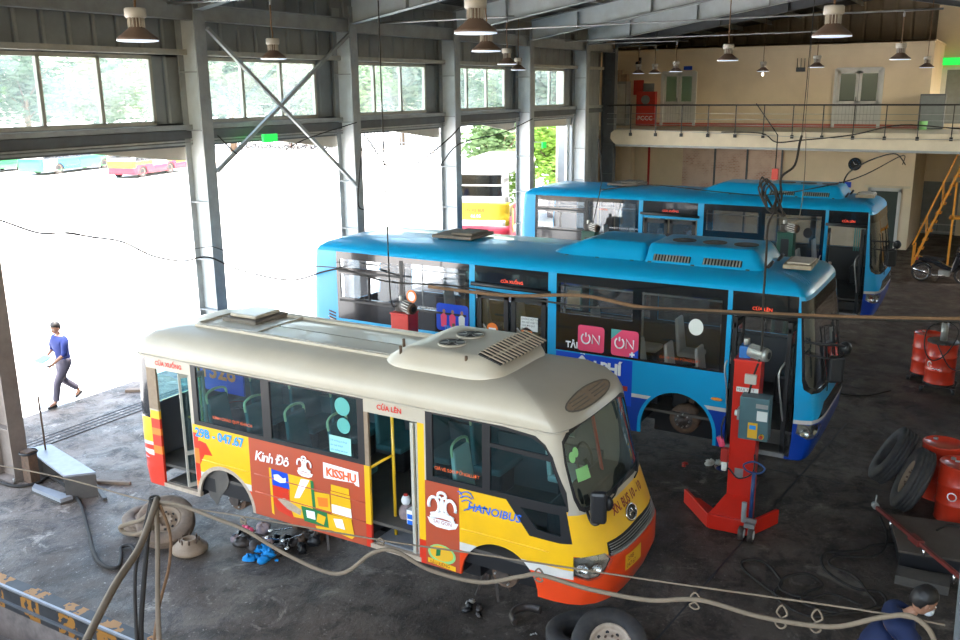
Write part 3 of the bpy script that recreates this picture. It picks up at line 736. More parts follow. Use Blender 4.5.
wallsign('room_sign', 12.3, 7.02, .36, .16, 'banner_blue', 'small blue sign above the left upper door')
wallsign('fire_notice', 14.45, 6.25, .46, .62, 'fire_red', 'red fire notice on the upper wall, left of the grey notice', cat='notice')
wallsign('fire_notice', 14.0, 6.22, .5, .40, 'grey_door', 'grey printed notice between the red one and the left upper door', cat='notice')
t = thing('fire_hose_cabinet', 'red fire hose cabinet with a round window on the upper wall', 'cabinet', (BX - .3, 14.02, 4.66))
mb = MB(); mb.bb(0, .28, -.42, .42, 0.0, 1.42, 'fire_red'); mb.build('body', t, bevel=.01)
mb = MB(); mb.cyl((-.03, 0, 1.08), (0, 0, 1.08), .19, 'grey_door', n=20); mb.build('round_window', t)
lettering(t, 'PCCC', .26, lambda x, y: (-.012, -x, y + .22), 'text_white', align='CENTER')
t = thing('storage_shelf', 'grey metal cabinet at the left end of the mezzanine', 'cabinet', (BX - .7, 15.25, 4.66))
mb = MB(); mb.bb(0, .5, -.5, .5, 0, 1.85, 'grey_door'); mb.build('body', t); mb = MB(); mb.bb(-.02, 0, -.45, -.01, .1, 1.75, 'steel_grey'); mb.build('door', t); mb = MB(); mb.bb(-.02, 0, .01, .45, .1, 1.75, 'steel_grey'); mb.build('door', t)
for y, w, z, m, l in ((15.35, .5, .48, 'wood', 'larger cardboard box on top of the grey mezzanine cabinet'), (14.92, .3, .3, 'wood', 'smaller cardboard box on top of the grey mezzanine cabinet')):
    mb = MB(); mb.bb(BX - .65, BX - .3, y - w / 2, y + w / 2, 6.51, 6.51 + z, m); tag(mb.build('cardboard_box', bevel=.01), l, 'box')
t = thing('locker', 'dark metal locker at the right end of the mezzanine', 'locker', (BX - .9, 2.85, 4.66))
mb = MB(); mb.bb(0, .5, -.42, .42, 0, 1.25, 'steel_dark'); mb.build('body', t, bevel=.01); mb = MB(); mb.bb(-.015, 0, -.4, .4, .04, 1.2, 'grey_door'); mb.build('door', t)
mb = MB(); mb.lathe([(.001, 0), (.13, 0), (.16, .3), (.15, .3), (.12, .02), (.001, .02)], 'exit_green' if False else 'green_sticker', (BX - 1.3, 3.05, 4.66)); tag(mb.build('green_bucket'), 'bright green bucket beside the dark locker', 'bucket')
t = thing('wireless_router', 'small black wireless box with aerials high on the cream wall', 'router', (BX - .05, 7.73, 6.88)); mb = MB(); mb.bb(-.04, .04, -.17, .17, -.09, .07, 'black'); mb.build('body', t)
for y in (-.14, 0, .14):
    mb = MB(); mb.cyl((0, y, .07), (0, y + .01, .42), .012, 'black', n=6); mb.build('aerial', t)
def exitsign(x, y, z, lab, w=.42, h=.17, nx=False):
    t = thing('exit_sign', lab, 'exit sign', (x, y, z)); mb = MB(); mb.bb(-w / 2, w / 2, -.03, .03, -h / 2, h / 2, 'exit_green') if not nx else mb.bb(-.03, .03, -w / 2, w / 2, -h / 2, h / 2, 'exit_green')
    mb.build('housing', t)
    if not nx: mb = MB(); mb.bb(-.02, .02, .0, 14.16 - y, h / 2 - .02, h / 2, 'steel_dark'); mb.bb(-.02, .02, 14.12 - y, 14.16 - y, h / 2 - .02, 5.30 - z, 'steel_dark'); mb.build('bracket', t)
    0 and lettering(t, 'EXIT', h * .85, (lambda a, b: (a, -.034, b - h * .3)) if not nx else (lambda a, b: (-.034, -a, b - h * .3)), 'text_white', align='CENTER')
exitsign(14.62, 13.66, 5.27, 'glowing green exit sign hanging under the header beam behind the crossed braces')
exitsign(27.85, 13.75, 4.40, 'glowing green exit sign before the green shrub', .26, .20)
exitsign(43.0, 2.72, 7.16, 'glowing green exit sign over the grey mezzanine door', .75, .3, True)
# items on the far roof ledge
t = thing('security_camera', 'small dark camera bracket high on the left of the cream wall', 'camera', (BX - .1, 14.4, 7.3)); mb = MB(); mb.cyl((0, 0, 0), (-.25, .05, -.05), .07, 'black'); mb.bb(-.05, .1, -.03, .03, -.03, .2, 'black'); mb.build('body', t)

# lamps
def lamp(p, lab, sc=1.0, lit=False):
    t = thing('high_bay_lamp', lab, 'lamp', p, group='high bay lamps under the roof')
    mb = MB(); mb.lathe([(.001, .345), (.10, .345), (.115, .33), (.115, .255), (.10, .24), (.001, .24)], 'lamp_top'); mb.build('driver_housing', t)
    mb = MB(); mb.lathe([(.065, .24), (.065, .14)], 'lamp_brown', n=12)
    for i in range(14):
        a = 2 * PI * i / 14; mb.box((.078 * math.cos(a), .078 * math.sin(a), .19), (.03, .006, .10), 'lamp_top', Matrix.Rotation(a, 3, 'Z'))
    mb.build('heat_sink', t)
    mb = MB(); mb.lathe([(.075, .145), (.09, .13), (.19, .05), (.218, .028), (.222, .005), (.205, .005), (.19, .03), (.08, .12)], 'lamp_brown', n=32); mb.build('reflector', t)
    mb = MB(); mb.lathe([(.220, .012), (.222, -.004), (.19, -.008), (.001, .0)], 'lamp_glow', n=32); mb.build('diffuser', t)
    if lit:
        mb = MB(); mb.ellipsoid((0, 0, -.10), (.035, .035, .07), 'bulb_on'); mb.build('bulb', t)
    top = .345 + .66
    mb = MB(); mb.tube([(0, 0, .34), (.012, 0, .44), (-.012, 0, .54), (.0, 0, top)], .013, 'rope_brown', 6); mb.build('hanger', t)
    return t
def conduit(x, y0, y1, z, lab):
    mb = MB(); mb.tube(smooth_path([(x, y0, z - .12), (x, y0 + .01, z), (x, y0 + .1, z + .01), (x, y1, z + .02)], 3), .022, 'galv', 6); tag(mb.build('lamp_conduit'), lab, 'conduit', 'conduit pipes feeding the lamps')
LP = [((7.15, 8.53), 'high bay lamp nearest the upper left window, hanging from a chain', 0),
      ((12.45, 11.42), 'high bay lamp in front of the crossed braces', 1),
      ((8.41, 4.94), 'largest high bay lamp at the top centre of the picture', 0),
      ((12.31, 7.05), 'high bay lamp just below the largest one at the top centre', 1),
      ((18.8, 10.23), 'high bay lamp left of the smallest one above the fourth window', 1),
      ((24.4, 12.9), 'small high bay lamp against the fourth post', 0),
      ((34.4, 12.95), 'small high bay lamp at the far left of the cream upper wall', 1),
      ((34.42, 12.3), 'small high bay lamp above the red notice', 1),
      ((31.92, 10.64), 'high bay lamp above the left upper door', 1),
      ((20.28, 5.61), 'high bay lamp hanging before the middle of the cream wall', 0),
      ((34.88, 8.34), 'small lit lamp with a bare glowing bulb', 0),
      ((29.52, 5.48), 'high bay lamp left of the right upper door', 1),
      ((11.66, 2.02), 'large high bay lamp at the top right under the ridge', 0),
      ((22.7, 2.46), 'high bay lamp right of the right upper door', 1),
      ((33.56, 2.82), 'small high bay lamp before the corner of the cream upper wall', 0)]
LS = ['largest left lamp', 'lamp before the crossed braces', 'largest lamp at the top centre', 'lamp below the largest one', 'third lamp of the top centre cluster', 'smallest lamp of the top centre cluster', 'leftmost lamp before the cream wall',
      'lamp above the red notice', 'lamp above the left upper door', 'lamp before the middle of the cream wall', 'lit bare bulb lamp', 'lamp left of the right upper door', 'large lamp under the ridge', 'lamp right of the right upper door', 'lamp at the cream wall corner']
for q, ((x, y), lab, c) in enumerate(LP):
    lamp((x, y, 6.77), lab, lit=('bulb' in lab))
    if c: conduit(x, y, 13.82, 7.79, 'grey conduit carrying the ' + LS[q])
    else:
        mb = MB(); mb.tube([(x, y, 7.70), (x + .01, y, 8.2), (x, y, zb(y) + .80)], .011, 'rope_brown', 6); tag(mb.build('hanging_chain'), 'thin chain holding the ' + LS[q], 'chain', 'chains holding the lamps')

# ================================================================== BUSES
SK1 = Skin(1.93, [(.36, .36, .0, .12, .8, 6.95, 7.17), (.60, .60, .0025, .03, .8, 6.95, 7.25), (.88, .88, .0054, .03, .8, 6.95, 7.26), (1.0, 1.0, .0067, .09, .8, 6.95, 7.26),
                   (1.45, 1.45, .0114, .30, .8, 6.95, 7.25), (2.28, 2.28, .02, .58, .8, 6.95, 7.17),
                   (2.36, 2.385, .02, .65, .86, 6.92, 7.15), (2.44, 2.49, .075, .78, .97, 6.88, 7.10), (2.52, 2.575, .19, 1.0, 1.12, 6.75, 6.98), (2.60, 2.625, .38, 1.25, 1.32, 6.5, 6.72),
                   (2.70, 2.65, .68, 1.6, 1.62, 6.1, 6.2), (2.8, 2.655, .955, 1.95, 1.96, 5.8, 5.81)], 3.0, 4.0)
SK2 = Skin(2.48, [(.30, .30, .0, .10, .42, 9.15, 9.40), (.60, .60, .0024, .0, .42, 9.15, 9.45), (.95, .95, .0053, -.04, .42, 9.15, 9.45), (1.35, 1.35, .0086, .02, .42, 9.15, 9.44),
                  (2.0, 2.0, .0139, .10, .42, 9.15, 9.40), (2.75, 2.75, .02, .24, .42, 9.15, 9.30),
                  (2.83, 2.83, .06, .30, .46, 9.1, 9.24), (2.90, 2.90, .17, .40, .52, 9.0, 9.14), (2.96, 2.955, .38, .58, .66, 8.85, 8.95), (3.05, 2.99, .7, .95, 1.0, 8.5, 8.52), (3.2, 3.01, 1.23, 1.5, 1.51, 8.0, 8.01)], 5.0, 5.0)
def near(sk, y, v):
    """t on the near side / near front corner at length coordinate y"""
    if y >= sk.ysf: return sk.ysr - y
    z, a, yf, ysf, ysr, yr = sk.lev(v); s = (ysf - y) / (ysf - yf)
    for q, sx, sy in sk.tf:
        if sy >= s: return sk.S + q
    return sk.S + sk.Lf / 2
def nv(sk, pts): return [(near(sk, y, z), z) for (y, z) in pts]
def nrect(sk, y0, y1, z0, z1): return [(near(sk, y0, z0), z0), (near(sk, y1, z0), z0), (near(sk, y1, z1), z1), (near(sk, y0, z1), z1)]
#@@MARK
def vpanel(parent, name, sk, poly, m, off=0.004, default=None):
    """a thin decal or panel that follows the skin"""
    xs = [p[0] for p in poly]; ys = [p[1] for p in poly]
    tr = skin_regions(sk, [(poly, 'k')], min(xs) - .01, max(xs) + .01, min(ys) - .01, max(ys) + .01, 'x', [y / 20 for y in range(0, 60)])
    mb = MB(); tris_to_mb(sk, mb, tr.get('k', []), m, off); return mb.build(name, parent, fix=False)
def skin_text(parent, sk, txt, y, z, size, m, dirz=0.0, off=0.008, **kw):
    t0 = near(sk, y, z)
    return lettering(parent, txt, size, lambda a, b: sk.P(t0 + a, z + b + dirz * a, off), m, **kw)
def seat(parent, x, y, z, m, w=.44, handle=None, face=-1):
    s = MB(); s.box((x, y, z + .40), (w, .42, .09), m); s.box((x, y + .22, z + .72), (w * .95, .07, .62), m, Matrix.Rotation(-.12, 3, 'X'), taper=.86)
    s.box((x, y, z + .18), (w * .5, .25, .36), 'black'); o = s.build('seat', parent, bevel=.03)
    if handle:
        h = MB(); h.tube(smooth_path([(x - w * .4, y + .25, z + .95), (x - w * .38, y + .26, z + 1.08), (x, y + .27, z + 1.12), (x + w * .38, y + .26, z + 1.08), (x + w * .4, y + .25, z + .95)], 4), .018, handle, 6); h.build('grab_handle', o)
    return o

bus1 = thing('minibus', 'cream roofed yellow and red minibus without wheels, open doors, nearest the camera', 'bus', (7.97, 3.1, .46))
sk = SK1
GL1 = {}
regions = []
def reg(poly, key): regions.append((poly, key))
SE = sk.S + sk.Lf
tA = near(sk, 5.07, 1); tB = near(sk, 3.18, 1); tC = near(sk, 2.31, 1); tD = near(sk, 1.87, 1)
# ---- paint, near side
reg(rectp(-sk.Lr, SE + sk.S, .36, .66), 'bus_orange_red')
reg(rectp(-sk.Lr, SE + sk.S, .66, .75), 'bus_white')
reg(rectp(-sk.Lr, SE + sk.S, .75, 1.42), 'bus_yellow')
reg(rectp(-sk.Lr, 0.15, .36, 1.0), 'bus_red'); reg(rectp(-sk.Lr, 0.1, .80, .88), 'bus_white'); reg(rectp(-.62, .06, 1.0, 1.32), 'bus_yellow'); reg(rectp(-.62, .06, .95, 1.0), 'bus_white')
reg(rectp(0.04, .70, .36, 1.42), 'bus_red'); reg(rectp(.04, .70, 1.12, 1.22), 'orange'); reg(rectp(.04, .7, .84, .96), 'orange'); reg(rectp(.04, .7, 1.36, 1.48), 'bus_yellow')
reg(nrect(sk, 6.07, 5.07, .75, 1.42), 'bus_yellow'); reg(nrect(sk, 6.07, 5.07, .66, .75), 'bus_white'); reg(nrect(sk, 6.07, 5.07, .36, .66), 'bus_orange_red')
reg(nv(sk, [(6.07, 1.14), (5.98, 1.20), (5.86, 1.18), (5.75, 1.02), (5.90, 1.01), (6.0, .85), (6.02, .66), (6.07, .62)]), 'bus_red')
reg(nrect(sk, 5.07, 3.12, .36, 1.42), 'bus_maroon'); reg(nrect(sk, 2.33, 1.87, .36, 1.42), 'bus_maroon')
reg(nrect(sk, 1.87, .43, .66, .76), 'bus_white')
# door posts
for ya, yb in ((3.20, 3.12), (2.42, 2.33)):
    reg(nrect(sk, ya, yb, 1.42, 2.10), 'rim_tan' if ya > 3 else 'bus_yellow'); reg(nrect(sk, ya, yb, .66, 1.42), 'bus_yellow'); reg(nrect(sk, ya, yb, .36, .66), 'bus_red')
reg(nrect(sk, 6.92, 6.74, 1.5, 2.10), 'rim_tan')
reg(nrect(sk, 6.09, 6.0, .36, 1.42), 'bus_red'); reg(nrect(sk, 6.09, 6.0, .52, .60), 'orange'); reg(nrect(sk, 6.09, 6.0, .86, 1.08), 'orange'); reg(nrect(sk, 6.09, 6.0, 1.30, 1.42), 'bus_yellow')
# rear quarter glass and rear face
reg([(-.42, 1.36), (.03, 1.36), (.03, 2.24), (-.42, 2.24)], 'black_gloss'); reg(rectp(-2.0, -.55, 1.42, 2.2), 'glass_rear')
# headers
reg(nrect(sk, 6.92, 6.06, 2.10, 2.28), 'bus_cream'); reg(nrect(sk, 3.18, 2.31, 2.10, 2.28), 'bus_cream')
# window bands
reg(nrect(sk, 6.05, 3.18, 1.42, 2.27), 'black'); reg(nrect(sk, 2.31, 1.45, 1.42, 2.27), 'black')
reg(nv(sk, [(1.46, 1.42), (.49, 1.42), (.56, 1.60), (.72, 2.02), (.80, 2.14), (.92, 2.22), (1.46, 2.27)]), 'black')
reg(nv(sk, [(1.27, 1.42), (.98, 1.06), (.62, 1.055), (.47, 1.07), (.47, 1.42)]), 'black')
gl = {'g1': nrect(sk, 5.96, 4.80, 1.475, 2.235), 'g2': nrect(sk, 4.66, 3.28, 1.475, 2.235), 'g3': nrect(sk, 2.22, 1.57, 1.485, 2.235),
      'g4': nv(sk, [(1.47, 1.48), (.57, 1.48), (.66, 1.72), (.74, 1.96), (1.47, 1.99)]), 'g5': nv(sk, [(1.47, 2.03), (.77, 2.02), (.84, 2.13), (.96, 2.19), (1.47, 2.235)]),
      'g6': nv(sk, [(1.10, 1.37), (.64, 1.38), (.62, 1.13), (.90, 1.15)])}
for k, p in gl.items(): reg(p, k)
# front
reg([(6.49, .36), (9.15, .36), (9.15, .93), (6.49, .93)], 'bus_orange_red')
reg([(6.51, .93), (9.15, .93), (9.15, 1.42), (6.51, 1.42)], 'bus_yellow')
reg([(6.51, 1.38), (6.55, 1.44), (6.57, 1.9), (6.51, 2.28), (9.35, 2.28), (9.1, 1.40)], 'bus_cream')
wspoly = [(6.77, 1.40), (6.9, 1.41), (7.15, 1.43), (7.65, 1.44), (8.1, 1.43), (8.35, 1.40), (8.52, 1.43), (8.6, 1.7), (8.57, 2.05), (8.47, 2.22), (8.2, 2.30), (7.65, 2.32), (7.05, 2.31), (6.77, 2.27), (6.62, 2.18), (6.6, 1.95), (6.65, 1.55), (6.7, 1.43)]
reg(wspoly, 'black')
cx, cy = 7.65, 1.86
reg([(cx + (p[0] - cx) * .955, cy + (p[1] - cy) * .90) for p in wspoly], 'windscreen')
reg([(6.89, .90), (8.43, .90), (8.41, 1.045), (7.65, 1.06), (6.93, 1.045)], 'grille_black')
reg([(6.95, .905), (8.39, .905), (8.39, .925), (6.95, .925)], 'galv'); 
hlp = [(6.485, .70), (6.65, .66), (6.77, .68), (6.87, .76), (6.93, .86), (6.87, .95), (6.75, .95), (6.49, .92)]
reg(hlp, 'lamp_near'); reg([(15.20 - a, b) for a, b in hlp], 'lamp_far')
for i in range(4): ya = 1.3 + i * 1.4; reg(rectp(SE + ya - sk.ysf, SE + ya + 1.25 - sk.ysf, 1.48, 2.2), 'far%d' % i)
# holes: doors and wheel arches
reg(nrect(sk, 6.74, 6.09, .40, 2.10), 'hole'); reg(nrect(sk, 3.12, 2.42, .40, 2.10), 'hole')
for yc, m1 in ((5.56, 'rim_cream'), (1.36, None)):
    if m1: reg(nv(sk, [(yc - (x - yc), z) for x, z in [(yc + .54 * math.cos(R(a)), .36 + .54 * math.sin(R(a))) for a in range(0, 181, 10)]]), m1)
    reg(nv(sk, [(yc + .49 * math.cos(R(a)), .355 + .49 * math.sin(R(a))) for a in range(180, -1, -10)]), 'hole')
LV = [.36, .48, .60, .74, .88, .95, 1.0, 1.1, 1.22, 1.34, 1.45, 1.6, 1.75, 1.9, 2.05, 2.2]
tr = skin_regions(sk, regions, -sk.Lr, SE + sk.S, .36, 2.28, 'bus_cream', LV)
body = MB(); parts = {}
for k, t in tr.items():
    if k == 'hole': continue
    if k in MT: tris_to_mb(sk, body, t, k)
    elif k == 'grille_black': g = MB(); tris_to_mb(sk, g, t, 'black', -.03); parts['grille'] = g.build('grille', bus1, fix=False)
    elif k.startswith('lamp'):
        g = MB(); tris_to_mb(sk, g, t, 'lamp_silver', -.05); h = g.build('headlight', bus1, fix=False)
        g = MB(); tris_to_mb(sk, g, t, 'lens', .006); g.build('lens', h, fix=False)
        tm = 6.77 if k == 'lamp_near' else 8.55
        for dt, zz in ((-.04, .80), (-.19, .80)):
            g = MB(); c = sk.P(tm + (dt if k == 'lamp_near' else -dt), zz, -.03); n = (sk.P(tm + dt, zz, .0) - c).normalized(); g.lathe([(.001, 0), (.04, .005), (.065, .03)], 'chrome', c, n, 14); g.build('reflector', h)
    else:
        g = MB(); tris_to_mb(sk, g, t, 'glass_wind' if k == 'windscreen' else 'glass_teal', -.012); o = g.build('windscreen' if k == 'windscreen' else 'window', bus1, fix=False); parts[k] = o
bo = body.build('body', bus1, extra='dark_in', fix=False)
sd = bo.modifiers.new('thick', 'SOLIDIFY'); sd.thickness = .035; sd.offset = -1; sd.material_offset = 60; es = bo.modifiers.new('split', 'EDGE_SPLIT'); es.split_angle = R(35)
roof_shell(sk, [2.28, 2.32, 2.36, 2.40, 2.44, 2.48, 2.52, 2.56, 2.60, 2.65, 2.70, 2.75, 2.8], 'bus_cream', bus1)
# grille slats
g = MB()
for z in (.94, .965, .99, 1.015):
    pts = [sk.P(6.95 + i * .04, z, -.005) for i in range(36)]; g.tube(pts, .006, 'galv', 4)
g.build('slat', parts['grille'])
# floor, inside lining, underbody, arches
g = MB(); g.bb(.05, 1.86, .45, 7.0, .66, .70, 'plate_dark'); g.bb(.9, 1.86, .35, 7.0, .42, .66, 'black'); g.bb(.05, .9, 3.2, 6.05, .46, .66, 'black'); g.bb(.05, .9, .5, 2.3, .5, .66, 'black')
g.v = g.v; g.build('floor_pan', bus1)
g = MB(); g.bb(.08, .92, 2.42, 3.12, .40, .43, 'plate_steel'); g.bb(.5, .92, 2.42, 3.12, .43, .66, 'plate_dark'); g.bb(.0, .06, 2.40, 3.14, .36, .42, 'rim_cream'); g.build('door_step', bus1)
g = MB(); g.bb(.08, .92, 6.07, 6.74, .40, .43, 'plate_dark'); g.bb(.5, .92, 6.07, 6.74, .43, .66, 'plate_dark'); g.bb(.0, .06, 6.05, 6.76, .36, .42, 'rim_cream'); g.build('door_step', bus1)
g = MB(); g.bb(1.80, 1.86, .9, 6.8, .7, 1.40, 'dark_in'); g.build('inner_panel', bus1)
for y0, y1 in ((.8, 6.9),):
    g = MB(); g.cyl((.35, y0, 2.12), (.35, y1, 2.12), .016, 'rail_yellow', n=8); g.build('grab_rail', bus1); g = MB(); g.cyl((1.5, y0, 2.12), (1.5, y1, 2.12), .016, 'rail_yellow', n=8); g.build('grab_rail', bus1)
for yc in (5.56, 1.36):
    g = MB(); pr = [(yc + .5 * math.cos(R(a)), .355 + .5 * math.sin(R(a))) for a in range(0, 181, 15)]
    b = len(g.v)
    for (y, z) in pr: g.v += [Vector((.03, y, z)), Vector((.55, y, z))]
    for i in range(len(pr) - 1): g.face((2 * i, 2 * i + 1, 2 * i + 3, 2 * i + 2), 'black', True)
    g.face([1 + 2 * i for i in range(len(pr))], 'black'); g.bb(.54, .56, yc - .5, yc + .5, .10, .36, 'black'); g.build('wheel_well', bus1, fix=False)  # black panel under the well stands in for under-bus shade
for yc, zc in ((5.50, .40), (1.36, .42)):
    g = MB(); g.cyl((.14, yc, zc), (.30, yc, zc), .16, 'rust', n=20); g.cyl((.08, yc, zc), (.16, yc, zc), .085, 'greasy', n=14)
    for i in range(6): a = i * PI / 3; g.cyl((.10, yc + .11 * math.cos(a), zc + .11 * math.sin(a)), (.15, yc + .11 * math.cos(a), zc + .11 * math.sin(a)), .012, 'galv', n=6)
    g.build('wheel_hub', bus1); g = MB(); g.cyl((.3, yc, zc), (1.75, yc, zc), .06, 'greasy'); g.build('axle', bus1)
# mud flap swung out at the rear arch
g = MB(); g.prism([(0, 0), (.42, .1), (.5, -.10), (.44, -.22), (.30, -.36), (.20, -.52), (.12, -.46), (.05, -.42), (.03, -.3)], lambda u, w, o: (.06 + o - u * .05, 5.98 - u * .95, .80 + w), .012, 'plate_dark'); g.build('mud_flap', bus1)
g = MB(); g.bb(.6, 1.8, .5, 6.9, .34, .44, 'greasy'); g.bb(.35, 1.6, 1.8, 5.0, .16, .40, 'black'); g.bb(.9, 1.7, .5, 1.8, .18, .40, 'black'); g.bb(.8, 1.6, 5.9, 6.8, .2, .4, 'black'); g.cyl((.45, 4.5, .30), (.45, 6.6, .30), .05, 'rust'); g.build('chassis', bus1)  # black boxes added to block light and deepen shade under the bus
# folding door leaves standing open
def leaf(parent, x0, y0, x1, y1, z0, z1, m, gm, name='door_leaf'):
    g = MB(); a = Vector((x0, y0, 0)); b = Vector((x1, y1, 0)); d = (b - a)
    for p in (a, b): g.bar(p + Vector((0, 0, z0)), p + Vector((0, 0, z1)), .045, .03, m, up=d)
    for z in (z0 + .03, z0 + .5, z1 - .03): g.bar(a + Vector((0, 0, z)), b + Vector((0, 0, z)), .03, .06, m)
    o = g.build(name, parent)
    g = MB(); n = d.cross(Vector((0, 0, 1))).normalized() * .004; k = len(g.v)
    g.v += [a + n + Vector((0, 0, z0)), b + n + Vector((0, 0, z0)), b + n + Vector((0, 0, z1)), a + n + Vector((0, 0, z1))]; g.face((k, k + 1, k + 2, k + 3), gm); g.build('pane', o, fix=False); return o
leaf(bus1, .04, 6.30, .30, 6.14, .44, 2.08, 'frame_alu', 'glass_teal'); leaf(bus1, .30, 6.14, .04, 6.10, .44, 2.08, 'frame_alu', 'glass_teal')
leaf(bus1, .03, 2.50, .32, 2.46, .44, 2.08, 'frame_alu', 'glass_teal'); leaf(bus1, .32, 2.46, .05, 2.44, .44, 2.08, 'frame_alu', 'glass_teal')
# poles in the doorways
g = MB(); g.cyl((.28, 2.96, .45), (.28, 2.96, 2.25), .020, 'rail_yellow'); g.tube([(.28, 2.96, 1.5), (.16, 3.06, 1.44), (.06, 3.14, 1.38)], .018, 'rail_yellow', 8); g.build('door_pole', bus1)
g = MB(); g.cyl((.3, 6.20, .5), (.3, 6.20, 2.2), .018, 'rail_yellow'); g.tube([(.3, 6.2, 1.35), (.5, 6.7, 1.25)], .018, 'rail_yellow', 8); g.bb(.6, .63, 6.1, 6.7, .7, 1.55, 'black'); g.build('door_pole', bus1)
wallp = MB(); wallp.bb(1.0, 1.03, 6.1, 7.0, 1.5, 2.15, 'banner_blue'); ads = wallp.build('advert_board', bus1); lettering(ads, '1328', .36, lambda a, b: (.99, 6.95 - a, 1.7 + b), 'orange', bold=.01)
# seats
for i, y in enumerate((5.75, 5.05, 4.35, 3.65)): seat(bus1, .40, y, .70, 'seat_teal', handle='rail_pale')
for i, y in enumerate((5.95, 5.2, 4.45, 3.7, 2.95, 2.2)): seat(bus1, 1.55, y, .70, 'seat_teal', handle='rail_pale', w=.75)
seat(bus1, .42, 1.85, .70, 'seat_grey', handle='rail_pale'); seat(bus1, 1.45, 1.15, .78, 'seat_grey', w=.5)
g = MB(); g.box((.97, .72, 1.12), (1.5, .35, .5), 'black'); g.build('dashboard', bus1, bevel=.05)
g = MB(); g.tube([Vector((1.45 + .2 * math.cos(a), .98 + .06 * math.sin(a), 1.42 + .19 * math.sin(a))) for a in [i * PI / 10 for i in range(20)]], .016, 'black', 6, True); g.cyl((1.45, .98, 1.42), (1.45, .8, 1.2), .03, 'black'); g.build('steering_wheel', bus1)
g = MB(); g.bar((1.28, .68, 1.42), (1.18, .78, 2.15), .07, .02, 'lift_red'); g.build('pennant', bus1)
# door mat rag and box on the step
t = thing('rag_doll', 'small patterned bundle with a red cap standing on the middle door step of the minibus', 'bundle', (8.30, 5.93, 1.12))
g = MB(); g.ellipsoid((0, 0, .10), (.10, .09, .12), 'cloth_rag'); g.ellipsoid((0, 0, .26), (.06, .06, .07), 'text_white'); g.build('body', t); g = MB(); g.ellipsoid((0, 0, .325), (.03, .03, .025), 'fire_red'); g.build('cap', t); g = MB(); g.bb(-.12, -.04, -.12, .10, -.02, .03, 'orange'); g.build('base', t)
t = thing('blue_carton', 'small white and blue carton on the middle door step of the minibus', 'carton', (8.20, 5.76, 1.12)); g = MB(); g.bb(-.05, .05, -.06, .06, 0, .22, 'text_white'); g.build('body', t); g = MB(); g.bb(-.055, -.05, -.04, .05, .02, .09, 'text_blue'); g.bb(-.055, -.05, -.04, .05, .11, .17, 'text_blue'); g.build('printed_panel', t)
# gutter, bumper lip, crease lines
g = MB(); g.tube([sk.P(i * .06 - 1.2, 2.275, .012) for i in range(int((sk.S + .7 + 1.2) / .06))], .014, 'bus_cream', 6); g.build('gutter', bus1)
for (ya, yb, z) in ((5.95, 5.1, .93), (1.85, .75, .93), (5.0, 3.2, .93), (5.0, 3.2, .68)): g = MB(); g.tube([sk.P(near(sk, ya + (yb - ya) * i / 12, z), z, .003) for i in range(13)], .008, 'bus_yellow' if z == .93 and ya != 5.0 else 'bus_maroon', 5); g.build('side_moulding', bus1)
# roof fittings
t = MB(); t.bb(.86, 1.52, 5.63, 6.27, 2.63, 2.70, 'roof_hatch_brown'); t.bb(.94, 1.44, 5.71, 6.19, 2.70, 2.75, 'bus_cream'); t.build('roof_hatch', bus1, bevel=.02)
g = MB()
for x in (.50, .56, 1.50, 1.56): g.bb(x - .012, x + .012, 2.9, 6.4, 2.62, 2.668, 'bus_cream')
for y in (6.45, 5.35): g.bb(.6, 1.5, y - .012, y + .012, 2.63, 2.666, 'bus_cream')
g.build('roof_rib', bus1)
def ac1(parent):
    NX, NY = 22, 26; g = MB(); x0, x1, y0, y1 = .30, 1.76, 1.52, 3.22; zt = 2.80
    def hgt(a, b):      # a across 0..1, b along 0..1 (0 = front)
        ea = min(a, 1 - a) * (x1 - x0); e1 = b * (y1 - y0); e2 = (1 - b) * (y1 - y0)
        h = min(1, ea / .16) ** .6 * min(1, e1 / .22) ** .6 * min(1, e2 / .40) ** .7
        return 2.57 + (zt - 2.57) * h
    for j in range(NY + 1):
        for i in range(NX + 1):
            a, b = i / NX, j / NY; a = .5 - .5 * math.cos(PI * a); b = .5 - .5 * math.cos(PI * b); u_, w_ = 2 * a - 1, 2 * b - 1; g.v.append(Vector(((x0 + x1) / 2 + (x1 - x0) / 2 * u_ * (1 - .16 * abs(w_) ** 6), (y0 + y1) / 2 + (y1 - y0) / 2 * w_ * (1 - .12 * abs(u_) ** 6), hgt(a, b))))
    for j in range(NY):
        for i in range(NX): k = j * (NX + 1) + i; g.face((k, k + 1, k + NX + 2, k + NX + 1), 'bus_cream', True)
    o = g.build('air_conditioner', parent); o.location.z = .035
    for x in (.80, 1.22):
        f = MB(); f.cyl((x, 2.42, 2.795), (x, 2.42, 2.815), .155, 'black', n=28); f.lathe([(.155, .79), (.17, .82), (.175, .79)], 'bus_cream', (x, 2.42, 2.005), (0, 0, 1), 28)
        for q in range(6): a = q * PI / 3; f.bar((x, 2.42, 2.818), (x + .15 * math.cos(a), 2.42 + .15 * math.sin(a), 2.818), .008, .005, 'galv')
        f.cyl((x, 2.42, 2.815), (x, 2.42, 2.83), .045, 'black', n=12); f.build('fan', o)
    f = MB()
    for q in range(14): x = .50 + q * .082; k_ = 1 - abs(q - 6.5) / 6.5 * .12; f.box((x, 1.73, 2.782), (.05, .34 * k_, .014), 'black', Matrix.Rotation(.30, 3, 'X')); f.box((x + .041, 1.73, 2.790), (.022, .36 * k_, .018), 'rim_cream', Matrix.Rotation(.30, 3, 'X'))
    f.build('louvre', o)
    for (x, y) in ((.42, 2.9), (.42, 2.0), (.7, 3.05), (1.6, 2.9)):
        f = MB(); f.cyl((x, y, 2.70), (x, y, 2.80), .018, 'rust', n=8); f.build('bolt', o)
ac1(bus1)
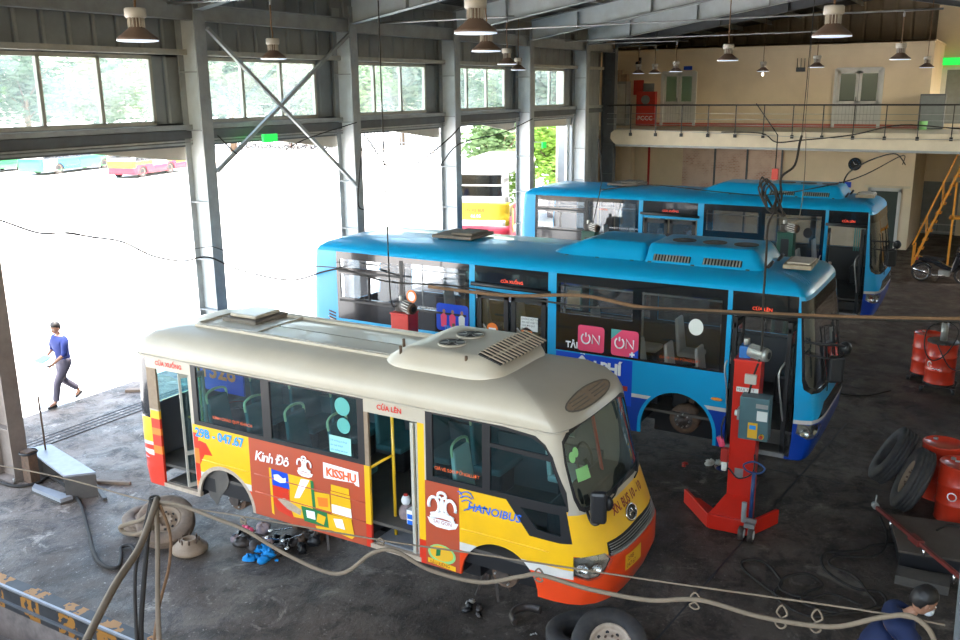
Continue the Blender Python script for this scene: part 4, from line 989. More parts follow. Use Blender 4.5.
ov = [(7.57 + .60 * math.cos(a), 2.395 + .05 * math.sin(a)) for a in [i * PI / 12 for i in range(24)]]
vt = vpanel(bus1, 'roof_vent', sk, ov, 'rim_tan', .006)
g = MB(); g.tube([sk.P(a, b, .008) for a, b in ov], .010, 'roof_hatch_brown', 6, True)
for a, b in ((7.10, 7.51), (7.63, 8.05)):
    for z in (2.375, 2.395, 2.415): g.tube([sk.P(a + (b - a) * i / 6, z, .01) for i in range(7)], .006, 'roof_hatch_brown', 5)
g.build('slot', vt)
# mirror, wipers, plate, emblem
g = MB(); g.box((-.03, .17, 1.60), (.10, .17, .35), 'black', Matrix.Rotation(.35, 3, 'Z')); mo = g.build('wing_mirror', bus1, bevel=.035)
g = MB(); g.tube(smooth_path([(.20, .40, 1.42), (.06, .28, 1.36), (.0, .18, 1.40), (.0, .14, 1.5)], 4), .016, 'black', 6); g.ellipsoid((.20, .16, 1.55), (.05, .06, .085), 'black'); g.build('mirror_arm', mo)
for a, b in ((7.20, 7.90), (7.90, 8.45)):
    g = MB(); g.tube([sk.P(a, 1.40, .02), sk.P(a + .1, 1.42, .03), sk.P(a + .35, 1.50, .02)], .009, 'black', 5); g.tube([sk.P(a + .12, 1.44, .015), sk.P(b, 1.50, .015)], .012, 'black', 5); g.build('wiper', bus1)
pl = vpanel(bus1, 'number_plate', sk, rectp(7.13, 7.51, .66, .84), 'plate_yellow', .012)
lettering(pl, '29B', .075, lambda a, b: sk.P(7.17 + a * 1.2, .765 + b, .016), 'text_maroon'); lettering(pl, '047.67', .075, lambda a, b: sk.P(7.15 + a, .685 + b, .016), 'text_maroon')
el = [(7.53 + .13 * math.cos(a), 1.16 + .075 * math.sin(a)) for a in [i * PI / 12 for i in range(24)]]
eo = vpanel(bus1, 'emblem', sk, el, 'black', .010); g = MB(); g.tube([sk.P(a, b, .014) for a, b in el], .014, 'chrome', 6, True)
for x in (-.05, .05): g.tube([sk.P(7.53 + x * 1.2, 1.115, .014), sk.P(7.53 + x * .4, 1.205, .014)], .010, 'chrome', 5)
g.tube([sk.P(7.48, 1.16, .014), sk.P(7.58, 1.16, .014)], .010, 'chrome', 5); g.build('ring', eo)
lettering(bus1, 'XN. BUS 10 - 10', .135, lambda a, b: sk.P(7.18 + a * .90, 1.25 + b, .006), 'text_maroon', bold=.004)
# lettering and decals on the near side
skin_text(bus1, sk, '29B - 047.67', 6.04, 1.26, .175, 'text_lblue', bold=.006, spacing=.98)
skin_text(bus1, sk, 'Kinh Đô', 4.98, 1.13, .19, 'text_white', bold=.003, shear=.25, dirz=.03, spacing=.88)
vpanel(bus1, 'sticker', sk, nv(sk, [(3.83, 1.33), (3.29, 1.31), (3.28, 1.12), (3.34, 1.13), (3.36, 1.155), (3.83, 1.12)]), 'text_white', .004)
skin_text(bus1, sk, 'KISSHU', 3.79, 1.165, .155, 'text_orange', bold=.006, spacing=.92)
def crown(parent, y, z, s, txt):
    """white crown emblem with a banner below"""
    P = lambda u, w: sk.P(near(sk, y, z) + u * s, z + w * s, .006)
    g = MB()
    def loop(cx, cz, rx, rz, a0, a1, w=.055): g.tube([P(cx + rx * math.cos(R(a)), cz + rz * math.sin(R(a))) for a in [a0 + (a1 - a0) * i / 12 for i in range(13)]], w * s, 'text_white', 5)
    loop(-.26, .10, .17, .24, -60, 200); loop(.26, .10, .17, .24, 240, -20); loop(-.08, .12, .12, .26, -60, 150, .045); loop(.08, .12, .12, .26, 240, 30, .045)
    loop(0, .42, .13, .10, -30, 210, .05); loop(0, -.62, .75, .50, 60, 120, .06); loop(0, -.70, .75, .50, 58, 122, .05)
    g.v = [Vector((v.x * .25 - .008, v.y, v.z)) for v in g.v]
    o = g.build('crown_emblem', parent)
    h = MB(); k = 0
    h.v = [P(-.50, -.30), P(.50, -.30), P(.42, -.46), P(.20, -.54), P(-.20, -.54), P(-.42, -.46)]; h.face(range(6), 'text_white'); h.build('banner', o, fix=False)
    lettering(o, txt, .15 * s, lambda a, b: P(a / s, b / s - .42) + Vector((-.005, 0, 0)), 'bus_maroon', align='CENTER')
crown(bus1, 4.13, 1.21, .26, 'SAI GON'); crown(bus1, 2.09, 1.10, .42, 'SAI GON')
skin_text(bus1, sk, 'HANOIBUS', 1.76, 1.185, .135, 'text_blue', bold=.002, shear=.2, spacing=1.0)
g = MB()
for i, (u0, w0, u1, w1) in enumerate(((0, .06, .16, .10), (.01, .02, .17, .04), (.03, -.02, .17, -.01), (.08, .11, .19, .05), (-.02, .09, .05, .03))):
    g.tube(smooth_path([sk.P(near(sk, 1.86, 1) + u0, 1.29 + w0, .004), sk.P(near(sk, 1.86, 1) + (u0 + u1) / 2, 1.30 + (w0 + w1) / 2 + .02, .004), sk.P(near(sk, 1.86, 1) + u1, 1.29 + w1, .004)], 4), .007, 'text_blue', 5)
g.tube([sk.P(near(sk, 1.80, 1), 1.17, .004), sk.P(near(sk, 1.66, 1), 1.245, .004), sk.P(near(sk, 1.50, 1), 1.26, .004)], .008, 'text_blue', 5)
g.v = [Vector((v.x * .3 - .006, v.y, v.z)) for v in g.v]; g.build('bird_logo', bus1)
# snack adverts: packets printed on the maroon panels
def deco(pts, m, off=.004, name='advert'): return vpanel(bus1, name, sk, nv(sk, pts), m, off)
deco([(4.74, 1.07), (4.70, 1.07), (4.69, .42), (4.73, .44)], 'bus_yellow'); deco([(4.70, 1.06), (4.42, 1.05), (4.40, .84), (4.69, .84)], 'banner_blue', .006)
deco([(4.69, .84), (4.40, .84), (4.41, .56), (4.34, .44), (4.62, .50), (4.69, .60)], 'bus_red', .005); deco([(4.42, 1.05), (4.03, 1.05), (4.02, .50), (4.36, .47), (4.42, .64)], 'bus_yellow', .005)
deco([(4.62, .66), (4.5, .70), (4.22, .60), (4.24, .52), (4.46, .56)], 'rim_cream', .007); deco([(4.20, 1.03), (4.06, 1.04), (4.24, .76), (4.33, .74)], 'text_white', .007)
deco([(4.05, 1.04), (4.00, 1.04), (3.98, .66), (4.03, .66)], 'green_white', .007)
deco([(4.0, .90), (3.75, .92), (3.74, .68), (3.98, .68)], 'bus_yellow', .005); deco([(3.95, .84), (3.78, .86), (3.78, .74), (3.93, .72)], 'orange', .007)
deco([(3.72, 1.06), (3.44, 1.06), (3.44, .98), (3.72, .98)], 'bus_yellow', .007); deco([(3.73, .97), (3.43, .97), (3.41, .66), (3.73, .66)], 'bus_yellow', .006); deco([(3.72, .80), (3.42, .80), (3.41, .68), (3.72, .68)], 'text_white', .009)
deco([(4.22, .66), (3.80, .66), (3.78, .46), (4.18, .46)], 'green_white', .009); deco([(4.14, .62), (4.0, .63), (3.99, .52), (4.13, .52)], 'text_white', .011); deco([(3.95, .62), (3.82, .6), (3.86, .48), (3.98, .5)], 'bus_yellow', .011)
deco([(3.80, .65), (3.42, .66), (3.38, .44), (3.42, .40), (3.74, .44), (3.98, .40), (4.00, .44), (3.80, .46)], 'bus_yellow', .008)
deco([(3.70, .61), (3.56, .63), (3.52, .50), (3.66, .50)], 'text_white', .011)
deco([(4.66, .99), (4.58, 1.01), (4.50, .97), (4.45, .99), (4.46, .92), (4.55, .90), (4.65, .92)], 'text_white', .011); 
jf = [(2.11 + .19 * math.cos(a), .54 + .12 * math.sin(a)) for a in [i * PI / 10 for i in range(20)]]
deco(jf, 'green_sticker', .005); deco([(2.11 + .16 * math.cos(a), .55 + .095 * math.sin(a)) for a in [i * PI / 10 for i in range(20)]], 'plate_yellow', .007)
deco([(2.30, .46), (1.92, .43), (1.92, .37), (2.30, .40)], 'bus_yellow', .009); deco([(2.18, .60), (2.12, .6), (2.13, .52), (2.19, .5)], 'green_white', .009)
skin_text(bus1, sk, 'SẦU RIÊNG', 2.27, .395, .055, 'text_maroon', off=.013)
skin_text(bus1, sk, 'CỬA LÊN', 2.98, 2.165, .085, 'text_red', bold=.003); skin_text(bus1, sk, 'CỬA XUỐNG', 6.72, 2.16, .085, 'text_red', bold=.003)
# stickers and words on the glass
def gpan(parent, pts, m, off=-.006): return vpanel(parent, 'sticker', sk, nv(sk, pts), m, off)
gpan(parts['g2'], [(3.50 + .115 * math.cos(a), 2.10 + .115 * math.sin(a)) for a in [i * PI / 12 for i in range(24)]], 'teal_sticker')
gpan(parts['g2'], [(3.49 + .10 * math.cos(a), 1.86 + .10 * math.sin(a)) for a in [i * PI / 12 for i in range(24)]], 'teal_sticker')
pp = gpan(parts['g2'], [(3.72, 1.71), (3.39, 1.71), (3.39, 1.49), (3.72, 1.49)], 'paper_mint')
for i in range(3): lettering(pp, 'Lối xuống xe buýt' if i != 1 else 'xin quý khách', .035, lambda a, b: sk.P(near(sk, 3.70, 1.6) + a, 1.64 - i * .06 + b, -.002), 'text_blue')
skin_text(parts['g3'], sk, 'GIÁ VÉ: 5.000 ĐỒNG/LƯỢT', 2.20, 1.575, .058, 'text_orange', off=-.006, spacing=.85)
skin_text(parts['g1'], sk, 'KÍNH CHÀO QUÝ KHÁCH', 5.70, 1.56, .06, 'text_orange', off=-.006)
for (t, z, r) in ((6.77, 1.99, .06), (6.85, 2.03, .055)): vpanel(parts['windscreen'], 'sticker', sk, [(t + r * math.cos(a), z + r * math.sin(a)) for a in [i * PI / 8 for i in range(16)]], 'green_sticker', -.008)
vpanel(parts['windscreen'], 'sticker', sk, rectp(6.78, 7.01, 1.72, 1.86), 'green_sticker', -.008)
# axle stands under the raised minibus
for (x, y, lab) in ((1.0, 4.7, 'under the sill of the cream minibus behind its rear wheel arch'), (1.0, 2.0, 'under the sill of the cream minibus near its front wheel arch'), (1.7, 4.7, None), (1.7, 2.0, None)):
    t = thing('axle_stand', 'dark steel axle stand %s' % (lab or ('under the far rear side of the cream minibus' if y > 3 else 'under the far front side of the cream minibus')), 'axle stand', (7.97 + x, 3.1 + y, 0), group='axle stands under the minibus')
    g = MB()
    for sx in (-1, 1):
        for sy in (-1, 1): g.bar((sx * .16, sy * .16, 0.01), (sx * .05, sy * .05, .42), .03, .03, 'greasy')
    g.build('tripod', t); g = MB(); g.cyl((0, 0, .38), (0, 0, .60), .03, 'rust'); g.bb(-.07, .07, -.04, .04, .60, .625, 'rust'); g.build('ratchet_post', t)
st0 = t

# ---- the two blue city buses share one body, their doors, stickers and wheels differ
def city_bus(which):
    if which == 2: root = thing('city_bus', 'nearer blue city bus with two pink ON stickers, front wheel removed', 'bus', (13.1, 2.05, .55))
    else: root = thing('city_bus', 'farther blue city bus parked in front of the cream mezzanine wall', 'bus', (22.3, 2.38, .65))
    sk = SK2; SE = sk.S + sk.Lf; rg = []
    def reg(p, k): rg.append((p, k))
    k3 = (lambda y: y) if which == 2 else (lambda y: y * 1.03 - .12 if .6 < y < 8.9 else y)
    N = lambda a, b, c, d: nrect(sk, k3(a), k3(b), c, d)
    V = lambda pts: nv(sk, [(k3(a), b) for a, b in pts])
    reg(rectp(-sk.Lr, SE + sk.S, .3, .87), 'bus_deep'); reg(rectp(-sk.Lr, SE + sk.S, .87, .93), 'bus_white')
    # rear swoosh
    reg(V([(9.0, 1.5), (8.55, 1.3), (8.3, 1.0), (8.0, .93), (8.5, .93), (8.75, 1.2)]), 'bus_white')
    # window bands
    reg(N(8.75, 5.84, 1.48, 2.76), 'black_gloss'); reg(N(4.18, 1.38, 1.48, 2.76), 'black_gloss'); reg(N(5.73, 4.33, 2.43, 2.76), 'black_gloss'); reg(N(1.31, .38, 2.43, 2.76), 'black_gloss')
    reg(N(5.73, 4.33, .33, 2.43), 'hole'); reg(N(1.31, .40, .33, 2.43), 'hole')
    gl = {'g_a': N(8.67, 7.32, 2.47, 2.63), 'g_b': N(8.67, 8.03, 1.90, 2.34), 'g_c': N(7.99, 7.34, 1.90, 2.34), 'g_d': N(7.21, 5.92, 1.86, 2.66), 'g_e': N(4.12, 2.86, 2.11, 2.61), 'g_f': N(2.72, 1.46, 1.51, 2.60)}
    for k, p in gl.items(): reg(p, k)
    if which == 2:
        reg(N(4.17, 2.83, .70, 1.46), 'banner_blue')
    # front wheel arch and rear wheel arch
    for yc, full in ((2.08, True), (6.75, False)):
        pr = [(yc + .64 * math.cos(R(a)), .44 + .66 * math.sin(R(a))) for a in range(180, -1, -10)]
        reg(V([(yc + .64, .28)] + pr[::-1] + [(yc - .64, .28)]), 'bus_blue')
        pr = [(yc + .585 * math.cos(R(a)), .44 + .61 * math.sin(R(a))) for a in range(180, -1, -10)]
        reg(V([(yc + .585, .28)] + pr[::-1] + [(yc - .585, .28)]), 'hole')
    # front
    S0 = sk.S
    ws = [(S0 + .19, 1.52), (S0 + .22, 1.40), (S0 + .34, 1.33), (S0 + .6, 1.30), (S0 + 1.5, 1.28), (S0 + 2.45, 1.30), (S0 + 2.72, 1.36), (S0 + 2.84, 1.5), (S0 + 2.84, 2.70), (S0 + .17, 2.70), (S0 + .17, 2.2)]
    reg(ws, 'black_gloss')
    reg([(S0 + .24, 1.56), (S0 + .30, 1.44), (S0 + .5, 1.37), (S0 + 1.5, 1.34), (S0 + 2.5, 1.37), (S0 + 2.76, 1.5), (S0 + 2.76, 2.52), (S0 + .22, 2.52)], 'windscreen')
    reg([(S0 + .45, .93), (S0 + 2.6, .93), (S0 + 2.4, 1.12), (S0 + .75, 1.12)], 'black_gloss')
    hl = [(S0 + .14, .72), (S0 + .30, .64), (S0 + .62, .62), (S0 + .70, .74), (S0 + .60, .84), (S0 + .15, .87)]
    reg(hl, 'lamp_near'); m = 2 * S0 + sk.Lf; reg([(m - a, b) for a, b in hl], 'lamp_far')
    reg(rectp(-2.4, -.5, 1.5, 2.5), 'rear_glass')
    for i in range(6): ya = .7 + i * 1.36; reg(rectp(SE + ya - sk.ysf, SE + ya + 1.22 - sk.ysf, 1.55, 2.62), 'far%d' % i)
    tr = skin_regions(sk, rg, -sk.Lr, SE + sk.S, .3, 2.76, 'bus_blue', [.3, .45, .6, .78, .95, 1.15, 1.35, 1.6, 1.85, 2.1, 2.35, 2.6])
    body = MB(); P = {}
    for k, t in tr.items():
        if k == 'hole': continue
        if k in MT: tris_to_mb(sk, body, t, k)
        elif k.startswith('lamp'):
            g = MB(); tris_to_mb(sk, g, t, 'lamp_silver', -.05); h = g.build('headlight', root, fix=False); g = MB(); tris_to_mb(sk, g, t, 'lens', .006); g.build('lens', h, fix=False)
            for q in (.26, .46):
                tt = S0 + q if k == 'lamp_near' else m - S0 - q; g = MB(); c = sk.P(tt, .745, -.03); n = (sk.P(tt, .745, 0) - c).normalized(); g.lathe([(.001, 0), (.05, .005), (.075, .03)], 'chrome', c, n, 14); g.build('reflector', h)
        else:
            g = MB(); tris_to_mb(sk, g, t, 'glass_front' if k == 'windscreen' else 'glass_dark', -.012); P[k] = g.build('windscreen' if k == 'windscreen' else 'window', root, fix=False)
    bo = body.build('body', root, extra='dark_in', fix=False); sd = bo.modifiers.new('thick', 'SOLIDIFY'); sd.thickness = .04; sd.offset = -1; sd.material_offset = 60; es = bo.modifiers.new('split', 'EDGE_SPLIT'); es.split_angle = R(35)
    roof_shell(sk, [2.76, 2.80, 2.83, 2.865, 2.90, 2.93, 2.96, 3.0, 3.05, 3.12, 3.2], 'bus_blue', root)
    # air conditioner and duct hump
    g = MB(); y0, y1 = (.95, 4.55)
    def hump(y0, y1, x0, x1, zt, front, back, side):
        NX, NY = 16, 30; b = len(g.v)
        for j in range(NY + 1):
            for i in range(NX + 1):
                a, c = i / NX, j / NY; a = .5 - .5 * math.cos(PI * a); c = .5 - .5 * math.cos(PI * c)
                h = min(1, min(a, 1 - a) * (x1 - x0) / side) ** .9 * min(1, c * (y1 - y0) / front) ** .8 * min(1, (1 - c) * (y1 - y0) / back) ** .8
                g.v.append(Vector((x0 + (x1 - x0) * a, y0 + (y1 - y0) * c, 2.90 + (zt - 2.90) * h)))
        for j in range(NY):
            for i in range(NX): k = b + j * (NX + 1) + i; g.face((k, k + 1, k + NX + 2, k + NX + 1), 'bus_blue', True)
    hump(.98, 2.92, .50, 2.0, 3.25, .22, .06, .22); o1 = g.build('air_conditioner', root); g = MB(); hump(2.90, 4.70, .52, 1.98, 3.24, .05, .75, .22); o2 = g.build('roof_duct', root)
    for y in (1.45, 1.95, 2.45):
        f = MB(); f.cyl((1.2, y, 3.235), (1.2, y, 3.262), .19, 'black', n=24); f.cyl((1.2, y, 3.25), (1.2, y, 3.27), .06, 'steel_dark', n=12); f.build('fan', o1)
    for y in (1.35, 2.15):
        f = MB()
        f.box((.585, y + .3, 3.05), (.016, .60, .10), 'black', Matrix.Rotation(.62, 3, 'Y'))
        for q in range(12): f.box((.572, y + .03 + q * .05, 3.055), (.016, .022, .11), 'motor_grey', Matrix.Rotation(.62, 3, 'Y'))
        f.build('louvre', o1)
    for gx in (.86, 1.55): f = MB(); f.cyl((gx, 1.02, 3.02), (gx, .985, 3.0), .10, 'black', n=16); f.build('grille', o1)
    for y in (1.25, 2.1, 2.8): f = MB(); f.bb(.53, .57, y - .03, y + .03, 2.94, 2.99, 'black'); f.build('latch', o1)
    for y in (3.1, 3.7, 4.25): f = MB(); f.bb(.53, .57, y - .03, y + .03, 2.94, 2.98, 'black'); f.build('latch', o2)
    # roof hatches
    mm = 'roof_pad' if True else ''
    g = MB(); g.box((1.25, .62, 3.02), (.75, .42, .07), mm, Matrix.Rotation(.05, 3, 'Z')); g.box((1.22, .60, 3.07), (.55, .34, .03), 'canvas'); g.build('front_roof_hatch', root, bevel=.015)
    g = MB(); g.box((1.25, 6.7, 3.05), (.85, .85, .06), 'roof_hatch_brown'); g.box((1.25, 6.55, 3.10), (.6, .45, .05), 'roof_hatch_brown'); g.build('rear_roof_hatch', root, bevel=.015)
    # front seams on the roof
    g = MB()
    for x in (.3, .42, .54): g.tube([Vector((x + .4, .78, 2.985)), Vector((x + .2, .50, 2.94)), Vector((x, .33, 2.88))], .005, 'bus_seam', 5)
    g.build('roof_seam', root)
    # LED destination boxes
    for (y, z, txt) in (((5.22, 2.525, 'CỬA XUỐNG'), (1.02, 2.525, 'CỬA LÊN'))): lettering(root, txt, .070, lambda a, b: sk.P(near(sk, k3(y), z) + a, z + b - .02, .006), 'led_red', bold=.0, name='led_sign')
    # middle door, closed leaves with canopy bar
    g = MB(); g.tube([sk.P(near(sk, k3(5.78), 2.43), 2.44, .03), sk.P(near(sk, k3(4.28), 2.43), 2.42, .03)], .035, 'black', 8); g.build('door_rail', root)
    g = MB(); g.tube([sk.P(near(sk, k3(1.36), 2.43), 2.44, .03), sk.P(near(sk, .38, 2.43), 2.43, .03)], .035, 'black', 8); g.build('door_rail', root)
    for a, b, c in ((5.69, 5.09, 1), (5.03, 4.38, 2)):
        a, b = k3(a), k3(b)
        f = MB(); f.bb(.03, .07, b, b + .08, .38, 2.30, 'black'); f.bb(.03, .07, a - .08, a, .38, 2.30, 'black'); f.bb(.03, .07, b, a, 2.20, 2.30, 'black'); f.bb(.03, .07, b, a, .38, .55, 'black'); f.bb(.03, .07, b, a, 1.18, 1.28, 'black')
        l = f.build('door_leaf', root); f = MB(); f.bb(.045, .055, b + .08, a - .08, .55, 2.2, 'glass_dark'); pn = f.build('pane', l)
        f = MB(); f.tube(smooth_path([(.02, b + .15, 1.35), (-.02, b + .3, 1.55), (.02, a - .12, 1.75)], 4), .012, 'galv', 6); f.build('handrail', l)
        if which == 2:
            f = MB(); f.cyl((.030, a - .30, 1.67), (.022, a - .30, 1.67), .11, 'orange', n=20); f.bb(.018, .024, a - .37, a - .23, 1.645, 1.69, 'text_white'); f.build('sticker', l)
            if c == 2:
                f = MB(); f.bb(.022, .030, b + .14, b + .46, 1.72, 1.96, 'paper'); q = f.build('notice', l)
                for i in range(4): lettering(q, ['KHÔNG HÚT THUỐC', 'XIN GIỮ TRẬT TỰ', 'CẢM ƠN QUÝ', 'KHÁCH'][i], .04, lambda u, w: (.018, b + .44 - u, 1.91 - i * .055 + w), 'black')
    f = MB(); f.bb(.02, .06, k3(4.34), k3(5.72), 2.33, 2.39, 'bus_blue'); f.build('door_header', root)
    # front door open: folded leaves, step, driver's area
    for y in (1.26, .47):
        f = MB(); f.bb(.04, .10, y - .03, y + .03, .36, 2.36, 'black'); f.bb(.04, .55, y - .02, y + .02, 2.2, 2.28, 'black'); f.bb(.04, .55, y - .02, y + .02, .40, .48, 'black'); f.bb(.50, .55, y - .02, y + .02, .4, 2.28, 'black'); l = f.build('door_leaf', root)
        f = MB(); f.bb(.10, .50, y - .005, y + .005, .48, 2.2, 'glass_dark'); f.build('pane', l)
        f = MB(); f.tube(smooth_path([(.08, y + (.07 if y > 1 else -.0) , .75), (-.02, y + .05, 1.2), (-.02, y + .1, 1.6), (.08, y + .04, 1.75)], 4), .014, 'galv', 6); f.build('handrail', l)
    f = MB(); f.bb(.03, .6, .42, 1.28, .33, .37, 'plate_dark'); f.bb(.35, .9, .42, 1.28, .37, .56, 'plate_dark'); f.bb(.0, .05, .42, 1.30, .30, .36, 'galv'); f.build('door_step', root)
    f = MB(); f.bb(.03, .6, k3(4.4), k3(5.7), .33, .37, 'plate_dark'); f.build('door_step', root)
    f = MB(); f.bb(.08, 2.4, .35, 9.0, 1.06 - .40, 1.06 - .36, 'plate_dark'); f.bb(1.0, 2.4, .25, 9.0, .35, .62, 'black'); f.bb(.1, 1.0, 4.7 if False else 5.8, 8.9, .38, .62, 'black'); f.bb(.1, 1.0, 2.75, 4.3, .38, .62, 'black'); f.build('floor_pan', root)
    f = MB(); f.bb(.8, 2.3, .5, 9.0, .26, .45, 'black'); f.build('chassis', root)
    f = MB(); f.box((1.45, .55, 1.15), (1.6, .45, .45), 'black'); f.build('dashboard', root, bevel=.05)
    f = MB(); f.bb(2.36, 2.42, .6, 8.8, .7, 1.5, 'dark_in'); f.build('inner_panel', root)
    for i, y in enumerate((2.60, 2.12, 1.62) if which == 2 else (2.4, 1.75)):
        seat(root, .36, k3(y), .72, 'seat_grey', w=.42)
    for y in (3.6, 6.6, 7.4, 8.2): seat(root, .36, k3(y), .72, 'seat_grey', w=.42)
    for y in (1.7, 2.5, 3.3, 4.1, 4.9, 5.7, 6.5, 7.3): seat(root, 2.05, k3(y), .72, 'seat_grey', w=.42)
    for x in (.55, 1.8):
        f = MB(); f.cyl((x, .9, 2.45), (x, 8.6, 2.45), .016, 'galv', n=8); f.build('grab_rail', root)
    for y in (1.4, 2.9, 4.3, 5.8, 7.2): f = MB(); f.cyl((.6, y, .67), (.6, y, 2.85), .018, 'galv', n=8); f.build('grab_pole', root)
    f = MB(); f.tube([(.50, k3(4.14), 2.02), (.50, 2.86, 2.02)], .012, 'galv', 6); f.build('window_bar', root)
    # wheel wells, hub without a wheel in front
    for yc in (2.08, 6.75):
        g = MB(); pr = [(k3(yc) + .60 * math.cos(R(a)), .44 + .62 * math.sin(R(a))) for a in range(0, 181, 15)]
        for (y, z) in pr: g.v += [Vector((.03, y, z)), Vector((.75, y, z))]
        for i in range(len(pr) - 1): g.face((2 * i, 2 * i + 1, 2 * i + 3, 2 * i + 2), 'black', True)
        g.face([1 + 2 * i for i in range(len(pr))], 'black'); g.bb(.74, .76, k3(yc) - .6, k3(yc) + .6, .10, .46, 'black'); g.build('wheel_well', root, fix=False)  # black sheet below the arch painted in as shade
    hz = .585 if which == 2 else .45
    g = MB(); g.lathe([(.001, -.02), (.06, -.02), (.07, .04), (.15, .04), (.18, .06), (.235, .07), (.235, .24), (.20, .27)], 'rust', (.08, 2.0, hz), (1, 0, 0), 28, mats=['greasy', 'greasy', 'greasy', 'rust', 'rust', 'rust', 'rust'])
    for i in range(8): a = i * PI / 4; g.cyl((.06, 2.0 + .105 * math.cos(a), hz + .105 * math.sin(a)), (.13, 2.0 + .105 * math.cos(a), hz + .105 * math.sin(a)), .012, 'galv', n=6)
    g.build('wheel_hub', root)
    g = MB(); g.cyl((.3, 2.0, hz), (1.9, 2.0, hz), .07, 'greasy'); g.box((.45, 2.0, hz + .28), (.2, .18, .35), 'rust'); g.build('axle', root)
    w = thing('x', '', 'x') if False else None
    wo = tyre_mb(.48, .29, .26, 'rubber', (.20, k3(6.75), .44)).build('rear_wheel', root); rim_mb(.29, .24, 'rim_tan', (.20, k3(6.75), .44), (-1, 0, 0)).build('rim', wo)
    # amber side lamp, mirror arms, wipers
    g = MB(); g.ellipsoid((-.012, 1.46, 1.06), (.018, .09, .028), 'amber'); g.build('side_lamp', root)
    g = MB(); g.tube(smooth_path([(.06, .32, 2.10), (.0, -.02, 2.12), (.12, -.20, 2.10), (.30, -.26, 2.04)], 5), .02, 'black', 6); g.tube(smooth_path([(.06, .32, 1.94), (.0, -.02, 1.92), (.10, -.18, 1.93), (.22, -.24, 1.96)], 5), .016, 'black', 6); mo = g.build('mirror_arm', root)
    g = MB(); g.box((.20, -.17, 1.72), (.12, .22, .40), 'black', Matrix.Rotation(.4, 3, 'Z')); g.ellipsoid((.30, -.26, 2.02), (.09, .09, .10), 'black'); g.build('wing_mirror', mo, bevel=.04)
    for q in (.9, 1.9):
        g = MB(); g.tube([sk.P(S0 + q, 1.24, .02), sk.P(S0 + q + .05, 1.5, .04), sk.P(S0 + q + .1, 1.9, .03)], .010, 'black', 5); g.tube([sk.P(S0 + q + .1, 1.5, .02), sk.P(S0 + q + .1, 2.2, .02)], .012, 'black', 5); g.build('wiper', root)
    # window dividers
    for a, b, c, d in ((7.30, 7.23, 1.55, 2.70), (8.70, 5.9, 1.82, 1.86), (8.70, 7.3, 2.38, 2.42)):
        vpanel(root, 'window_divider', sk, N(a, b, c, d), 'black', .008)
    # rear vent and stripe
    for i in range(5): vpanel(root, 'vent_slat', sk, V([(8.97, 1.62 - i * .06), (8.80, 1.58 - i * .06), (8.80, 1.545 - i * .06), (8.97, 1.585 - i * .06)]), 'black', .004)
    vpanel(root, 'stripe', sk, V([(8.99, 1.25), (8.93, 1.25), (8.70, .90), (8.80, .88)]), 'bus_white', .004)
    dz = lambda pts, m, off=.005, nm='sticker', par=root: vpanel(par, nm, sk, V(pts), m, off)
    tx = lambda s_, y, z, size, m, off=.010, **kw: skin_text(root, sk, s_, k3(y), z, size, m, off=off, **kw)
    if which == 2:
        for (y0) in (3.78, 3.20):
            dz(rrect(y0 - .46, y0, 1.52, 1.95, .05), 'pink', .006)
            tt = near(sk, y0 - .04, 1.7)
            g = MB(); c = (tt + .105, 1.735); g.tube([sk.P(c[0] + .075 * math.sin(a), c[1] + .085 * math.cos(a), .012) for a in [R(35 + i * 290 / 16) for i in range(17)]], .014, 'text_white', 6); g.tube([sk.P(c[0], c[1] + .03, .012), sk.P(c[0], c[1] + .10, .012)], .013, 'text_white', 6)
            g.tube([sk.P(tt + .22, 1.66, .012), sk.P(tt + .22, 1.81, .012), sk.P(tt + .34, 1.66, .012), sk.P(tt + .34, 1.81, .012)], .014, 'text_white', 6); g.v = [Vector((v.x * .35 - .006, v.y, v.z)) for v in g.v]; g.build('on_logo', root)
        dz([(3.20, 1.95), (3.02, 1.95), (3.20, 1.78)], 'teal_sticker', .009); dz([(2.90, 1.52), (2.74, 1.52), (2.74, 1.66)], 'banner_blue', .009)
        tx('+', 2.88, 1.52, .14, 'text_white', .013, bold=.01)
        tx('TẢI', 3.99, 1.55, .14, 'text_white', bold=.006); tx('MIỄN PHÍ', 4.02, 1.20, .245, 'text_white', bold=.012, spacing=.98)
        dz([(3.02, 1.03), (2.90, 1.03), (2.90, .95), (3.02, .95)], 'fire_red', .008)
        dz([(1.84 + .115 * math.cos(a), 2.14 + .13 * math.sin(a)) for a in [i * PI / 10 for i in range(20)]], 'paper', .0)
        tx('GIÁ VÉ: 7.000 ĐỒNG/LƯỢT', 2.40, 1.58, .055, 'text_orange', .0)
        dz([(3.99, 2.50), (3.77, 2.50), (3.77, 2.22), (3.99, 2.22)], 'roof_pad', -.02)
        dz(rrect(5.86, 6.52, 1.53, 2.02, .06), 'text_maroon' if False else 'banner_blue', .006)
        for i, (y, m2) in enumerate(((6.36, 'pink'), (6.18, 'pink'), (5.99, 'paper'))):
            dz([(y + .06, 1.60), (y - .05, 1.60), (y - .06, 1.80), (y - .02, 1.84), (y + .03, 1.84), (y + .07, 1.80)], m2, .009); dz([(y + .03 * math.cos(a), 1.88 + .04 * math.sin(a)) for a in [q * PI / 6 for q in range(12)]], 'skin', .009)
        tx('TEAM', 6.36, 1.56, .09, 'text_lblue', .013, bold=.004)
        dz([(7.05 + .11 * math.cos(a), 2.07 + .12 * math.sin(a)) for a in [i * PI / 10 for i in range(20)]], 'orange', .006); dz([(7.05 + .075 * math.cos(a), 2.07 + .085 * math.sin(a)) for a in [i * PI / 10 for i in range(20)]], 'text_white', .009)
        tx('www.tramoc.vn', 6.92, 1.88, .08, 'text_white', .002)
